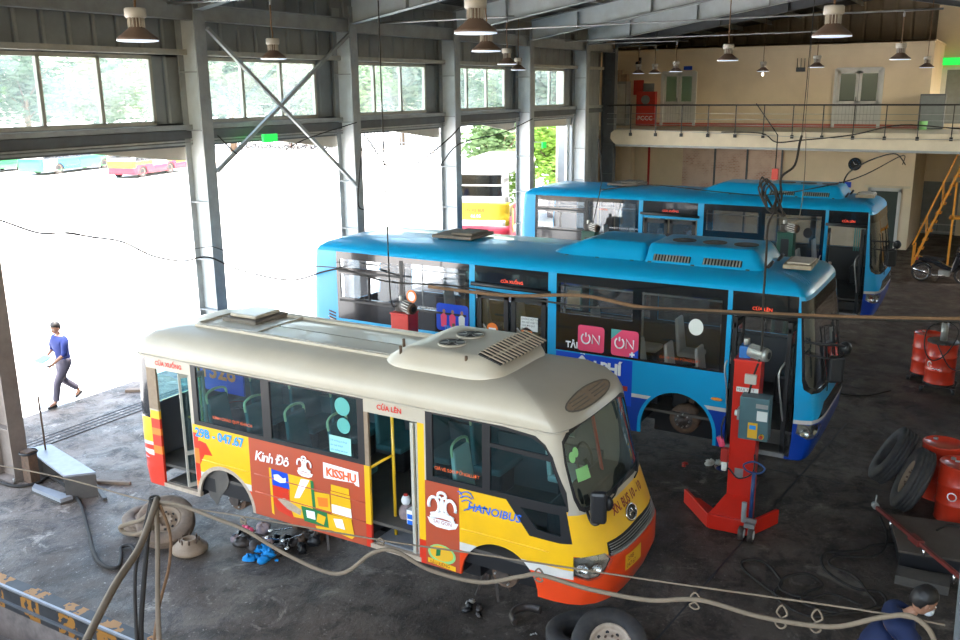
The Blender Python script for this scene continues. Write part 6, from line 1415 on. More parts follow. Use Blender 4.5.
for k in range(5): g.tube(smooth_path([(12.3 + .03 * k - .06, 2.74 + (.07 + .025 * k) * math.cos(a) * (1 + .2 * math.sin(3 * a + k)) + .02 * (k % 3 - 1), 4.80 + (.17 + .02 * k) * math.sin(a + .3 * k)) for a in [q * PI / 5 for q in range(10)]], 3, True), .011, 'cable_black', 6, True)
tag(g.build('cable_coil'), 'coil of black cable hanging above the red lifting column', 'cable coil')
g = MB(); g.box((12.3, 2.70, 5.10), (.05, .08, .14), 'fire_red'); g.tube([(12.3, 2.70, 5.17), (12.3, 2.70, 5.6), (12.3, 3.0, 6.0)], .008, 'cable_black', 5); tag(g.build('cable_hook'), 'red hook holding the black cable coil', 'hook')
line('hanging_cable', [(12.3,9.01,7.6),(12.3,9.01,5.59),(12.3,9.01,5.10),(12.3,8.99,4.11),(12.3,8.97,2.74),(12.36,8.85,2.66)], .012, 'cable_black', 'thin cable hanging before the white yard down to the rear red lifting column', 'cable')
line('hanging_cable', [(21.4,4.12,5.3),(21.4,4.08,5.06),(21.4,4.05,4.17),(21.4,4.1,3.3),(21.55,4.3,3.1)], .009, 'rope', 'pale cable hanging down to the right green lifting column', 'cable')
line('hanging_wire', [(21.4,4.12,8.3),(21.4,4.12,5.3)], .005, 'cable_black', 'thin wire above the pale cable of the right green lifting column', 'wire')
line('hanging_cable', [(21.3,9.0,5.0),(21.35,8.95,4.4),(21.4,8.95,3.9),(21.5,9.2,2.85)], .012, 'cable_black', 'dark cable hanging down to the left green lifting column', 'cable')
line('roof_cable', [(22.0,9.23,3.66),(22.0,7.88,3.85),(22.0,6.10,3.75),(22.0,4.91,3.74),(22.0,3.59,4.03),(23.0,3.0,4.2),(30,2.9,4.2),(38.3,3.7,3.3)], .014, 'cable_black', 'dark cable running over the roof of the farther blue bus to the cream wall', 'cable')
line('roof_cable', [(24.0,3.6,3.72),(24.0,3.58,4.0),(24.6,3.5,4.18),(27,3.3,4.3),(32,3.3,4.1),(38.3,3.6,3.3)], .02, 'cable_black', 'thicker cable arching from the farther bus air conditioner to the wall corner', 'cable')
line('slab_cable', [(33.5,9.36,4.64),(33.5,7.93,4.62),(33.5,7.39,4.32),(33.5,6.55,4.40),(33.5,4.93,4.60),(33.5,3.40,4.95),(33.5,1.65,4.85),(33.5,.5,4.9)], .022, 'cable_black', 'dark cable draped along the mezzanine edge', 'cable')
line('slab_wire', [(33.45,13.4,4.72),(33.45,10.0,4.62),(33.45,6.0,4.50),(33.45,3.0,4.50),(33.45,0.0,4.50)], .010, 'galv', 'thin pale wire along the face of the mezzanine slab', 'wire')
line('beam_cable', [(13.0,13.5,5.4),(13.6,13.4,4.9),(14.4,13.4,4.9),(15.4,13.4,5.2),(17.4,13.5,5.5)], .012, 'cable_black', 'cable drooping under the header beam in the braced bay', 'cable')
line('beam_cable', [(17.9,13.5,4.55),(19.5,13.4,4.35),(21.2,13.4,4.9),(22.0,13.5,5.2)], .018, 'cable_black', 'cable sagging under the header beam in the third bay', 'cable')
line('beam_cable', [(17.7,13.5,5.2),(19.0,13.4,4.0),(20.6,13.4,4.15),(22.0,13.5,4.75),(24.5,13.5,4.95),(26.5,13.5,5.3)], .016, 'cable_black', 'cable sagging across the third and fourth bays above the parked bus', 'cable')
line('beam_cable', [(17.5,13.45,4.9),(17.3,13.4,4.3),(17.2,13.4,3.6),(17.4,13.4,3.45)], .016, 'cable_black', 'short hooked cable end hanging beside the second full post', 'cable')
t = thing('steel_pole', 'grey steel handrail pole rising at the bottom right corner', 'pole', (6.26, .02, 0)); g = MB(); g.cyl((-.03, -.13, 0), (.36, -.04, 3.0), .028, 'steel_dark', n=14); g.build('shaft', t)
t = thing('steel_pole', 'second grey pole just right of the first in the bottom right corner', 'pole', (6.3, -.06, 0)); g = MB(); g.cyl((-.03, -.10, 0), (.45, -.01, 4.0), .030, 'rim_tan', n=14); g.build('shaft', t)

# ---- jack bar and low platform at the right
t = thing('trolley_jack_bar', 'long red jack handle bar slanting over the low platform at the right', 'jack handle', (0, 0, 0))
A = Vector((13.3, 1.15, .28)); B = Vector((11.1, .0, .60)); g = MB(); g.bar(A, B, .045, .045, 'jack_red'); g.build('bar', t)
g = MB(); m_ = A.lerp(B, .52); g.bar(A.lerp(B, .46), A.lerp(B, .58), .09, .08, 'jack_red'); g.build('bracket', t)
g = MB(); g.cyl(A + Vector((.03, .02, .0)), A + Vector((.10, .05, .0)), .05, 'motor_grey'); g.cyl(A + Vector((.05, .03, 0)), A + Vector((.05, .03, .17)), .012, 'motor_grey'); g.build('tip', t)
for k in (.2, .62, .95):
    g = MB(); p = A.lerp(B, k); g.cyl(p, p + Vector((-.03, 0, -.14)), .018, 'chrome', n=8); g.build('valve', t)
t = thing('low_platform', 'low dark timber platform with a sheet on top at the right', 'platform', (0, 0, 0))
g = MB(); g.prism([(13.25, .98), (12.15, .74), (12.35, -.6), (13.5, -.5)], lambda u, w, o: (u, w, .22 + o), .03, 'deck_board'); g.build('deck', t)
g = MB(); g.prism([(13.2, .93), (12.2, .72), (12.4, -.6), (13.45, -.5)], lambda u, w, o: (u, w, .0 + o), .20, 'black'); g.build('base', t)
line('platform_hose', [(12.95,.35,.28),(13.15,.2,.30),(13.1,-.1,.30),(12.9,-.5,.28)], .015, 'cable_black', 'short black hose lying on the low platform', 'hose')
g = MB(); g.bb(11.7, 12.0, .1, .72, 0, .12, 'plate_dark'); tag(g.build('timber_block'), 'dark timber block in front of the low platform', 'block')
g = MB(); g.tube(smooth_path([(24, .9, .02), (23.5, 1.2, .02), (23.9, 1.6, .02), (25, 1.2, .02)], 5), .02, 'cable_black', 6); tag(g.build('floor_cable'), 'short dark cable on the floor behind the oil drums', 'cable')
line('floor_cable', [(19.6,2.9,.02),(19.2,2.6,.02),(19.3,2.1,.02),(19.9,1.7,.02)], .012, 'cable_black', 'thin dark cable on the floor right of the nearer blue bus', 'cable')

# ---- steep orange stair
t = thing('access_stair', 'steep orange steel access stair in front of the dark recess', 'stair', (35.4, 2.75, 0))
def sl(y): return (0, -y, .35 + y * 3.05)
for x in (-.3, .3):
    g = MB(); g.bar((x, 0, 0), (x, 0, .75), .06, .06, 'stair_orange', up=(0, 1, 0)); g.bar((x, 0, .05), (x, -1.35, 4.0), .07, .10, 'stair_orange', up=(1, 0, 0)); g.build('stringer', t)
    g = MB(); g.bar((x, .05, .75), (x, -1.2, 4.4), .045, .045, 'stair_orange', up=(1, 0, 0)); g.bar((x, -.35, 1.0), (x, -.28, 1.8), .03, .03, 'stair_orange', up=(1, 0, 0)); g.bar((x, -.75, 2.2), (x, -.68, 3.0), .03, .03, 'stair_orange', up=(1, 0, 0)); g.build('handrail', t)
for i in range(12):
    y = -.10 - i * .11; g = MB(); g.box((0, y, .30 + i * .32), (.6, .18, .03), 'stair_orange'); g.build('tread', t)
g = MB(); g.bb(-.3, .3, -2.4, -1.0, 1.72, 1.80, 'stair_orange'); g.bb(-.3, -.24, -1.15, -1.08, 0, 3.0, 'stair_orange'); g.bb(-.3, -.24, -2.2, -2.13, 0, 3.0, 'stair_orange'); g.build('landing', t)

# ---- motorcycles
def motorcycle(name, lab, loc, rz, col='moped_black', grp=None):
    t = thing(name, lab, 'motorcycle', loc, rz, grp)      # local +x forward
    for x in (-.62, .62):
        g = MB(); pr = [(.30 - .001, 0)]
        g.tube([(x + .265 * math.cos(a), 0, .30 + .265 * math.sin(a)) for a in [i * PI / 14 for i in range(28)]], .035, 'rubber', 8, True); wo = g.build('wheel', t)
        g = MB(); g.tube([(x + .225 * math.cos(a), 0, .30 + .225 * math.sin(a)) for a in [i * PI / 14 for i in range(28)]], .014, 'chrome', 6, True); g.cyl((x, -.05, .30), (x, .05, .30), .05, 'chrome', n=12)
        for i in range(12): a = i * PI / 6; g.cyl((x, 0, .3), (x + .22 * math.cos(a), 0, .3 + .22 * math.sin(a)), .004, 'chrome', n=4)
        g.build('spokes', wo)
        g = MB(); g.tube([(x + .32 * math.cos(a), 0, .30 + .32 * math.sin(a)) for a in [R(30 + i * 12) for i in range(11)]], .045, col, 6); g.build('mudguard', t)
    g = MB(); g.prism([(-.75, .70), (-.30, .62), (.0, .46), (.22, .42), (.30, .52), (.10, .58), (-.15, .72), (-.72, .82)], lambda u, w, o: (u, -.10 + o, w), .20, col); g.build('tail_body', t, bevel=.02)
    g = MB(); g.prism([(.22, .38), (.34, .40), (.50, .80), (.44, .95), (.34, .90), (.26, .55)], lambda u, w, o: (u, -.19 + o, w), .38, col); g.build('leg_shield', t, bevel=.02)
    g = MB(); g.box((-.30, 0, .80), (.66, .22, .09), 'black', Matrix.Rotation(.10, 3, 'Y')); g.build('seat', t, bevel=.03)
    g = MB(); g.box((.05, 0, .33), (.34, .20, .20), 'motor_grey'); g.cyl((.0, 0, .34), (.24, 0, .36), .08, 'motor_grey'); g.build('engine', t, bevel=.02)
    g = MB(); g.tube([(.62, -.07, .30), (.46, -.07, .90)], .022, 'chrome', 8); g.tube([(.62, .07, .30), (.46, .07, .90)], .022, 'chrome', 8); g.build('fork', t)
    g = MB(); g.tube(smooth_path([(.30, -.34, 1.02), (.38, -.2, 1.03), (.42, 0, .98), (.38, .2, 1.03), (.30, .34, 1.02)], 4), .014, 'black', 6); g.box((.44, 0, .98), (.16, .24, .14), col); h = g.build('handlebar', t, bevel=.01)
    g = MB(); g.ellipsoid((.53, 0, .97), (.04, .08, .06), 'chrome'); g.build('headlight', h)
    for s in (-1, 1): g = MB(); g.cyl((.36, s * .22, 1.03), (.38, s * .28, 1.16), .007, 'black', n=5); g.ellipsoid((.38, s * .30, 1.19), (.015, .06, .04), 'black'); g.build('mirror', h)
    g = MB(); g.tube([(.1, -.13, .26), (-.25, -.15, .26), (-.45, -.16, .32)], .02, 'chrome', 6); g.cyl((-.40, -.16, .30), (-.85, -.17, .44), .045, 'chrome', .055, n=12); g.build('exhaust', t)
    g = MB(); g.box((-.78, 0, .74), (.06, .14, .07), 'fire_red'); g.build('tail_light', t)
    g = MB(); g.tube([(-.05, .1, .22), (-.15, .22, .0)], .012, 'black', 5); g.build('side_stand', t)
    return t
mc = motorcycle('motorcycle', 'black step through motorcycle parked beside the orange stair', (32.4, 1.62, 0), R(-90))
MCL = ['leftmost of the motorbikes parked across the yard', 'second motorbike from the left across the yard', 'third motorbike from the left across the yard', 'motorbike in the middle gap of the row across the yard', 'second motorbike from the right across the yard', 'rightmost of the motorbikes parked across the yard']
for i, (px, y) in enumerate(((73.6, 71.6), (73.8, 69.6), (74.0, 67.4), (74.4, 65.2), (74.6, 63.6), (74.8, 62.2))):
    c = copy_tree(mc, None, MCL[i] + ', before the fence'); c.location = (px, y, 0); c.rotation_euler = (0, 0, R(120 + 9 * i)); c['group'] = 'motorbikes parked across the yard'

# ================================================================== PEOPLE
def skinned(name, nodes, edges, radii, m, parent, root=0, sub=2):
    me = bpy.data.meshes.new(name); me.from_pydata([tuple(n) for n in nodes], edges, []); me.materials.append(MT[m])
    o = bpy.data.objects.new(name, me); COL.objects.link(o); o.parent = parent
    md = o.modifiers.new('skin', 'SKIN'); md.use_smooth_shade = True
    for i, r in enumerate(radii):
        sv = me.skin_vertices[0].data[i]; sv.radius = r if isinstance(r, tuple) else (r, r); sv.use_root = (i == root)
    s2 = o.modifiers.new('sub', 'SUBSURF'); s2.levels = sub; s2.render_levels = sub
    return o
def chain(nodes, edges, radii, pts, rr, start=None):
    prev = start
    for p, r in zip(pts, rr):
        nodes.append(Vector(p)); radii.append(r)
        if prev is not None: edges.append((prev, len(nodes) - 1))
        prev = len(nodes) - 1
    return prev
def hand(nodes, edges, radii, wrist_i, wrist, d, palm_n, s=1.0, curl=.5, side=1):
    """palm plus five fingers; d = direction of the fingers, palm_n = direction the palm faces, side = thumb side"""
    d = Vector(d).normalized(); n = Vector(palm_n); n = (n - d * n.dot(d)).normalized(); w = d.cross(n).normalized() * side; wrist = Vector(wrist)
    k = chain(nodes, edges, radii, [wrist + d * .05 * s], [(.030 * s, .020 * s)], wrist_i)
    for off, L in ((-.027, .062), (-.009, .074), (.009, .080), (.027, .072)):
        b = wrist + d * .09 * s + w * off * s; c = d * math.cos(curl) + n * math.sin(curl); e = d * math.cos(curl * 2) + n * math.sin(curl * 2)
        chain(nodes, edges, radii, [b, b + c * L * .5 * s, b + c * L * .5 * s + e * L * .45 * s], [.0105 * s, .009 * s, .008 * s], k)
    b = wrist + d * .035 * s + w * .032 * s; c = (d * .6 + w * .8 + n * .2).normalized()
    chain(nodes, edges, radii, [b, b + c * .035 * s, b + (c + n * .5).normalized() * .065 * s], [.012 * s, .011 * s, .009 * s], k)
def head(parent, c, fwd, up=(0, 0, 1), s=1.0, mask=False, hairlen=0.0, body=None):
    """adds ears/nose/eyes/mouth/hair around head centre; returns nothing"""
    f = Vector(fwd).normalized(); u = Vector(up); u = (u - f * u.dot(f)).normalized(); r = f.cross(u).normalized(); Rm = Matrix((r, f, u)).transposed(); c = Vector(c)
    P = lambda x, y, z: c + Rm @ Vector((x, y, z)) * s
    g = MB()
    nb = len(g.v); g.ellipsoid((0, 0, 0), (.078, .098, .118), 'skin', 24, 18)
    def shape(v):
        x, y, z = v
        if z < -.02: k = 1 - .28 * min(1, (-.02 - z) / .10); x *= k; y = y * (1 - .10 * min(1, (-.02 - z) / .1)) + .012 * min(1, (-.02 - z) / .1)
        if y > .05 and -.01 < z < .035: y -= .008
        return Vector((x, y, z))
    g.v = [c + Rm @ (shape(v) * s) for v in g.v]
    g.ellipsoid(P(0, .100, -.015), (.012 * s, .018 * s, .024 * s), 'skin', 10, 8, Rm)
    for sx in (-1, 1): g.ellipsoid(P(sx * .080, -.005, -.005), (.010 * s, .020 * s, .032 * s), 'skin', 10, 8, Rm)
    ho = g.build('head', parent)
    g = MB()
    for sx in (-1, 1): g.ellipsoid(P(sx * .030, .086, .012), (.014 * s, .008 * s, .007 * s), 'text_white', 10, 8, Rm); g.ellipsoid(P(sx * .030, .092, .012), (.006 * s, .005 * s, .006 * s), 'hair', 8, 6, Rm); g.ellipsoid(P(sx * .031, .090, .034), (.020 * s, .006 * s, .004 * s), 'hair', 8, 6, Rm)
    g.build('eyes', ho)
    if mask:
        g = MB(); g.ellipsoid(P(0, .066, -.050), (.062 * s, .052 * s, .052 * s), 'mask', 16, 12, Rm); mo = g.build('face_mask', ho)
        g = MB()
        for sx in (-1, 1): g.tube([P(sx * .055, .06, -.03), P(sx * .080, .01, .0)], .003, 'mask', 4)
        g.build('ear_loop', mo)
    else:
        g = MB(); g.ellipsoid(P(0, .092, -.052), (.024 * s, .008 * s, .007 * s), 'text_red', 10, 6, Rm); g.build('mouth', ho)
    g = MB(); rr = random.Random(4)
    g.ellipsoid((0, 0, 0), (.094, .114, .126), 'hair', 28, 20)
    V = []
    for v in g.v:
        x, y, z = v
        low = -.075 if y < .0 else (.052 if y > .06 else -.005 + y * .6)
        if z < low: z = low + (z - low) * .15; x *= .90; y *= .90
        V.append(c + Rm @ (Vector((x + rr.uniform(-.004, .004), y - .014 + rr.uniform(-.004, .004), z + .022 + rr.uniform(-.003, .005))) * s))
    g.v = V; g.build('hair', ho)
    return ho
# person walking across the yard
h = Vector((-.98, .12, 0)).normalized(); lt = Vector((-h.y, h.x, 0))       # heading, his left
def W(f, l, z): return h * f + lt * l + Vector((0, 0, z))
t = thing('person', 'person in a blue shirt walking over the bright yard with a folder and phone', 'person', (11.10, 16.42, 0))
nodes, edges, radii = [], [], []
pel = chain(nodes, edges, radii, [W(0, 0, .93)], [(.10, .08)]); ch_ = chain(nodes, edges, radii, [W(.02, 0, 1.10), W(.04, 0, 1.30), W(.04, 0, 1.41)], [(.10, .08), (.12, .09), (.08, .065)], pel)
nk = chain(nodes, edges, radii, [W(.05, 0, 1.47), W(.07, 0, 1.56)], [.052, .05], ch_)
LH = W(.40, .20, .98); RH = W(.36, -.08, 1.02)
for s_, el, wr in ((1, W(.12, .30, 1.12), W(.34, .26, .98)), (-1, W(.05, -.30, 1.12), W(.28, -.13, 1.03))):
    e = chain(nodes, edges, radii, [W(.04, s_ * .17, 1.37), el, wr], [.055, .042, .028], ch_)
    hand(nodes, edges, radii, e, wr, (wr - el), W(0, -s_, -.3) if s_ > 0 else W(0, 1, .2), 1.0, .6, side=s_)
for s_, kn, an, toe in ((1, W(.24, .10, .52), W(.33, .10, .10), W(.47, .11, .05)), (-1, W(.03, -.10, .50), W(-.30, -.10, .18), W(-.22, -.10, .06))):
    chain(nodes, edges, radii, [W(0, s_ * .09, .86), kn, an, toe], [.085, .058, .038, .035], pel)
skinned('body', nodes, edges, radii, 'skin', t)
nodes, edges, radii = [], [], []
a0 = chain(nodes, edges, radii, [W(0, 0, .92), W(.01, 0, 1.02), W(.03, 0, 1.18), W(.04, 0, 1.33), W(.04, 0, 1.42)], [(.20, .15), (.185, .14), (.20, .15), (.21, .145), (.11, .085)])
chain(nodes, edges, radii, [W(.05, 0, 1.47)], [.066], a0)
for s_, el, wr in ((1, W(.12, .30, 1.12), W(.18, .29, 1.07)), (-1, W(.05, -.30, 1.12), W(.11, -.25, 1.10))): chain(nodes, edges, radii, [W(.04, s_ * .18, 1.38), W(.07, s_ * .24, 1.26), el, wr], [.085, .078, .066, .060], 3)
skinned('shirt', nodes, edges, radii, 'shirt_blue', t)
nodes, edges, radii = [], [], []
a0 = chain(nodes, edges, radii, [W(.005, 0, 1.03), W(0, 0, .90)], [(.19, .15), (.19, .15)])
for s_, kn, an in ((1, W(.24, .10, .52), W(.32, .10, .12)), (-1, W(.03, -.10, .50), W(-.28, -.10, .22))): chain(nodes, edges, radii, [W(.02, s_ * .09, .82), kn.lerp(W(.02, s_ * .09, .82), .4), kn, an.lerp(kn, .4), an], [.120, .105, .085, .074, .070], a0)
skinned('trousers', nodes, edges, radii, 'trouser_grey', t)
for s_, an, toe in ((1, W(.30, .10, .045), W(.52, .115, .035)), (-1, W(-.36, -.10, .15), W(-.20, -.10, .03))):
    nodes, edges, radii = [], [], []; chain(nodes, edges, radii, [an, an.lerp(toe, .5), toe], [(.042, .045), (.045, .038), (.038, .028)]); skinned('shoe', nodes, edges, radii, 'black', t)
head(t, W(.09, 0, 1.615), W(.92, .25, -.28))
t2 = thing('folder', 'blue folder held in the walking person\'s hand', 'folder', (11.10, 16.42, 0)); g = MB(); p = W(.42, -.02, 1.03)
g.box(p, (.24, .32, .02), 'folder_blue', Matrix((h, lt, Vector((0, 0, 1)))).transposed() @ Matrix.Rotation(.35, 3, 'Y')); g.build('cover', t2)
t2 = thing('mobile_phone', 'small dark phone in the walking person\'s forward hand', 'phone', (11.10, 16.42, 0)); g = MB(); p = W(.45, .24, .94); g.box(p, (.14, .07, .012), 'black', Matrix((h, lt, Vector((0, 0, 1)))).transposed() @ Matrix.Rotation(.2, 3, 'Y')); g.build('case', t2, bevel=.003)

# person bending forward at the bottom right
f2 = Vector((.30, -.95, 0)).normalized(); l2 = Vector((-f2.y, f2.x, 0))
hx_, hy_ = (8.62, 0.27)
base = Vector((hx_, hy_, 0)) - f2 * .05
def Q(f, l, z): return f2 * f + l2 * l + Vector((0, 0, z))
t = thing('person', 'person in a navy shirt and pale face mask bending forward at the bottom right corner', 'person', base)
nodes, edges, radii = [], [], []
pel = chain(nodes, edges, radii, [Q(-.38, 0, .92)], [(.11, .09)]); ch_ = chain(nodes, edges, radii, [Q(-.30, 0, 1.06), Q(-.18, 0, 1.22), Q(-.10, 0, 1.31)], [(.11, .09), (.13, .10), (.09, .07)], pel)
chain(nodes, edges, radii, [Q(-.05, 0, 1.38), Q(.0, 0, 1.45)], [.055, .054], ch_)
for s_ in (1, -1):
    el = Q(-.02, s_ * .27, 1.04); wr = Q(.20, s_ * .13, .93); e = chain(nodes, edges, radii, [Q(-.12, s_ * .18, 1.29), el, wr], [.058, .045, .030], ch_); hand(nodes, edges, radii, e, wr, wr - el, Q(0, -s_, -.5), 1.0, .7, side=s_)
    chain(nodes, edges, radii, [Q(-.38, s_ * .10, .86), Q(-.30, s_ * .11, .50), Q(-.38, s_ * .12, .10), Q(-.24, s_ * .13, .05)], [.085, .060, .042, .038], pel)
skinned('body', nodes, edges, radii, 'skin', t)
nodes, edges, radii = [], [], []
a0 = chain(nodes, edges, radii, [Q(-.39, 0, .92), Q(-.31, 0, 1.06), Q(-.20, 0, 1.20), Q(-.12, 0, 1.29), Q(-.09, 0, 1.33)], [(.20, .16), (.19, .15), (.21, .15), (.21, .145), (.14, .115)]); chain(nodes, edges, radii, [Q(-.06, 0, 1.37)], [.088], a0)
for s_ in (1, -1): chain(nodes, edges, radii, [Q(-.12, s_ * .19, 1.30), Q(-.06, s_ * .25, 1.17), Q(-.02, s_ * .27, 1.04), Q(.13, s_ * .18, .97)], [.105, .088, .074, .055], 3)
skinned('shirt', nodes, edges, radii, 'shirt_navy', t)
nodes, edges, radii = [], [], []; a0 = chain(nodes, edges, radii, [Q(-.345, 0, 1.03), Q(-.39, 0, .88)], [(.21, .17), (.20, .17)])
for s_ in (1, -1): chain(nodes, edges, radii, [Q(-.38, s_ * .10, .80), Q(-.34, s_ * .11, .64), Q(-.30, s_ * .11, .50), Q(-.35, s_ * .12, .30), Q(-.38, s_ * .12, .12)], [.115, .100, .085, .072, .066], a0)
skinned('trousers', nodes, edges, radii, 'shirt_navy', t)
for s_ in (1, -1): nodes, edges, radii = [], [], []; chain(nodes, edges, radii, [Q(-.42, s_ * .12, .045), Q(-.30, s_ * .13, .04), Q(-.19, s_ * .135, .03)], [.045, .045, .036]); skinned('shoe', nodes, edges, radii, 'black', t)
head(t, Q(.06, 0, 1.52), Q(.86, .12, -.46), mask=True, s=1.12)

# ================================================================== OUTSIDE
def simple_bus(name, lab, loc, rz, L, cols, H=2.95, wheels=(1.6, 6.0), belt=1.25, w=2.4):
    t = thing(name, lab, 'bus', loc, rz); e = .35
    sk = Skin(w, [(.3, .3, .02, .05, e, L - e, L - .02), (1.0, 1.0, 0, 0, e, L - e, L), (H - .35, H - .35, .05, .12, e, L - e, L - .05), (H - .2, H - .18, .10, .2, e + .05, L - e, L - .12), (H - .1, H - .08, .22, .35, e + .15, L - e - .1, L - .3), (H, H - .02, .5, .7, e + .4, L - e - .4, L - .7), (H + .2, H, w / 2 - .02, 1.3, 1.31, L - 1.3, L - 1.29)], 5, 5)
    rg = []; SE = sk.S + sk.Lf; zt = H - .35; tt = zt
    for (y0, y1, z0, z1, c) in cols: rg.append((nrect(sk, y0, y1, z0, z1), c))
    rg.append((rectp(-sk.Lr, -.25, .3, .75), cols[0][4])); 
    rg.append((nrect(sk, L - e, e, belt, zt - .12), 'black_gloss'))
    n = int((L - 1) / 1.3)
    for i in range(n): a = L - e - .1 - i * (L - .9) / n; rg.append((nrect(sk, a, a - (L - .9) / n + .12, belt + .08, zt - .2), 'win'))
    if belt > 1.5: rg += [(rectp(-sk.Lr, -.02, 1.42, 2.08), cols[1][4]), (rectp(-sk.Lr, -.02, .3, 1.2), cols[0][4]), (rectp(-sk.Lr + .55, -.45, 2.32, 3.12), 'rear'), (rectp(-sk.Lr + .55, -.45, 2.70, 2.76), 'bus_white')]
    else: rg += [(rectp(-sk.Lr, -.02, .8, 1.3), cols[1][4]), (rectp(-sk.Lr, -.02, .3, .8), cols[0][4]), (rectp(-sk.Lr + .45, -.35, 1.5, zt - .12), 'rear')]; rg.append(([(sk.S + .35, 1.1), (SE - .35, 1.1), (SE - .35, zt - .15), (sk.S + .35, zt - .15)], 'wsc'))
    for yc in wheels: rg.append((nv(sk, [(yc + .52 * math.cos(R(a)), .34 + .54 * math.sin(R(a))) for a in range(180, -1, -12)]), 'hole'))
    tr = skin_regions(sk, rg, -sk.Lr, SE + sk.S, .3, zt, 'bus_white', [.6, 1.0, 1.5, 2.0, 2.4]); b = MB()
    for k, q in tr.items():
        if k in MT: tris_to_mb(sk, b, q, k)
        elif k != 'hole': g = MB(); tris_to_mb(sk, g, q, 'glass_dark', -.01); g.build('window', t, fix=False)
    o = b.build('body', t, extra='dark_in', fix=False); sd = o.modifiers.new('thick', 'SOLIDIFY'); sd.thickness = .03; sd.offset = -1; sd.material_offset = 60
    roof_shell(sk, [zt, H - .27, H - .2, H - .15, H - .1, H - .05, H, H + .1, H + .2], 'bus_white', t)
    g = MB(); g.bb(.1, w - .1, .3, L - .3, .35, .8, 'black'); g.build('chassis', t)
    for yc in wheels:
        for x in (.18, w - .18):
            q = tyre_mb(.46, .27, .26, 'rubber', (x, yc, .46), (1, 0, 0), 24).build('wheel', t); rim_mb(.27, .24, 'rim_tan', (x, yc, .46), (-1 if x < 1 else 1, 0, 0)).build('rim', q)
    return t, sk
# parked bus seen from behind between the third and fourth posts: local y runs forward -> length axis
ax = R(18); fd = Vector((math.cos(ax), math.sin(ax), 0))                 # forward direction
tb, skb = simple_bus('parked_bus', 'white yellow and red bus seen from behind between two posts near the shrub', (0, 0, 0), 0, 7.2,
    [(7.2, 0, .3, 1.2, 'coach_red'), (7.2, 0, 1.2, 1.9, 'coach_yellow'), (7.2, 5.6, .3, 1.95, 'coach_yellow'), (6.95, 5.2, .4, 1.5, 'coach_red'), (6.3, 5.6, .8, 1.75, 'bus_yellow'), (6.0, 5.3, 1.1, 1.9, 'coach_red')], H=3.6, wheels=(1.4, 5.0), belt=1.92)
# its own local y=L end is the rear; rotate so the rear faces the hall
rzb = math.atan2(-fd.y, -fd.x) - PI / 2
tb.rotation_euler = (0, 0, rzb)
rearc = Vector((27.65, 15.95, 0)) + Vector((0, 0, 0))
Rb = Matrix.Rotation(rzb, 3, 'Z'); tb.location = Vector((29.62, 17.42, 0)) - Rb @ Vector((1.2, 7.2, 0))
g = MB()
lettering(tb, '66.05', .18, lambda a, b: (1.45 - a, 7.23, 1.52 + b), 'text_lblue'); lettering(tb, 'XN XE BUS', .16, lambda a, b: (1.70 - a, 7.23, 1.74 + b), 'text_maroon')
tp, skp = simple_bus('coach', 'red and yellow bus parked across the yard left of the first full post', (46.9, 57.1, 0), 0, 8.0,
    [(8, 0, .3, 1.0, 'coach_red'), (8, 0, 1.0, 1.25, 'coach_yellow'), (8, 5.6, .3, .9, 'coach_red'), (5.5, 3.6, .85, 1.25, 'bus_white'), (2.4, 1.0, .8, 1.25, 'coach_yellow')], H=3.0, wheels=(3.2, 6.8))
tp.rotation_euler = (0, 0, R(-90) + R(5)); tp.location = (45.6, 56.3, 0)
# local y -> world; face its long side to the hall
tp.rotation_euler = (0, 0, R(105)); tp.location = (46.3 + 8 * math.cos(R(15)), 57.1 + 8 * math.sin(R(15)), 0)
tg, skg = simple_bus('coach', 'white and green bus parked at the far left across the yard', (0, 0, 0), 0, 9.0,
    [(9, 0, .3, .7, 'green_white'), (9, 0, .7, 1.25, 'green_white'), (9, 7.2, .3, 1.25, 'bus_white'), (7.0, 4.6, .5, 1.25, 'motor_blue'), (4.6, 3.4, .4, 1.25, 'green_white'), (2.6, 0, .3, 1.1, 'green_white')], H=3.0, wheels=(1.6, 7.0))
tg.rotation_euler = (0, 0, R(103)); tg.location = (44.8 + 9 * math.cos(R(13)), 66.0 + 9 * math.sin(R(13)), 0)
tg2, _ = simple_bus('coach', 'green fronted bus at the left picture edge beyond the yard', (0, 0, 0), 0, 8.0, [(8, 0, .3, .7, 'green_white'), (8, 0, .7, 1.25, 'green_white'), (8, 6.0, .3, .9, 'bus_white')], H=3.0, wheels=(1.6, 6.0))
tg2.rotation_euler = (0, 0, R(103)); tg2.location = (41.6 + 8 * math.cos(R(13)), 71.6 + 8 * math.sin(R(13)), 0)
# white car by the fence
t = thing('car', 'white hatchback parked before the fence above the parked bus', 'car', (70.0, 40.3, 0), R(30))
g = MB(); g.prism([(-2.0, .35), (2.0, .35), (2.05, .75), (1.3, .95), (.6, 1.45), (-1.2, 1.5), (-1.95, .95)], lambda u, w, o: (u, -.85 + o, w), 1.7, 'car_white'); g.build('body', t, bevel=.08)
g = MB(); g.prism([(1.15, .98), (.55, 1.38), (-1.15, 1.42), (-1.75, .98)], lambda u, w, o: (u, -.865 + o, w), 1.73, 'black_gloss'); g.build('window', t)
for x in (-1.3, 1.3):
    for y in (-.8, .8): g = MB(); g.cyl((x, y - .1, .32), (x, y + .1, .32), .32, 'rubber', n=20); g.build('wheel', t)
for x, c in ((2.03, 'lens'),): pass
g = MB(); g.bb(-2.02, -1.98, -.7, -.45, .8, .95, 'fire_red'); g.bb(-2.02, -1.98, .45, .7, .8, .95, 'fire_red'); g.build('tail_light', t)
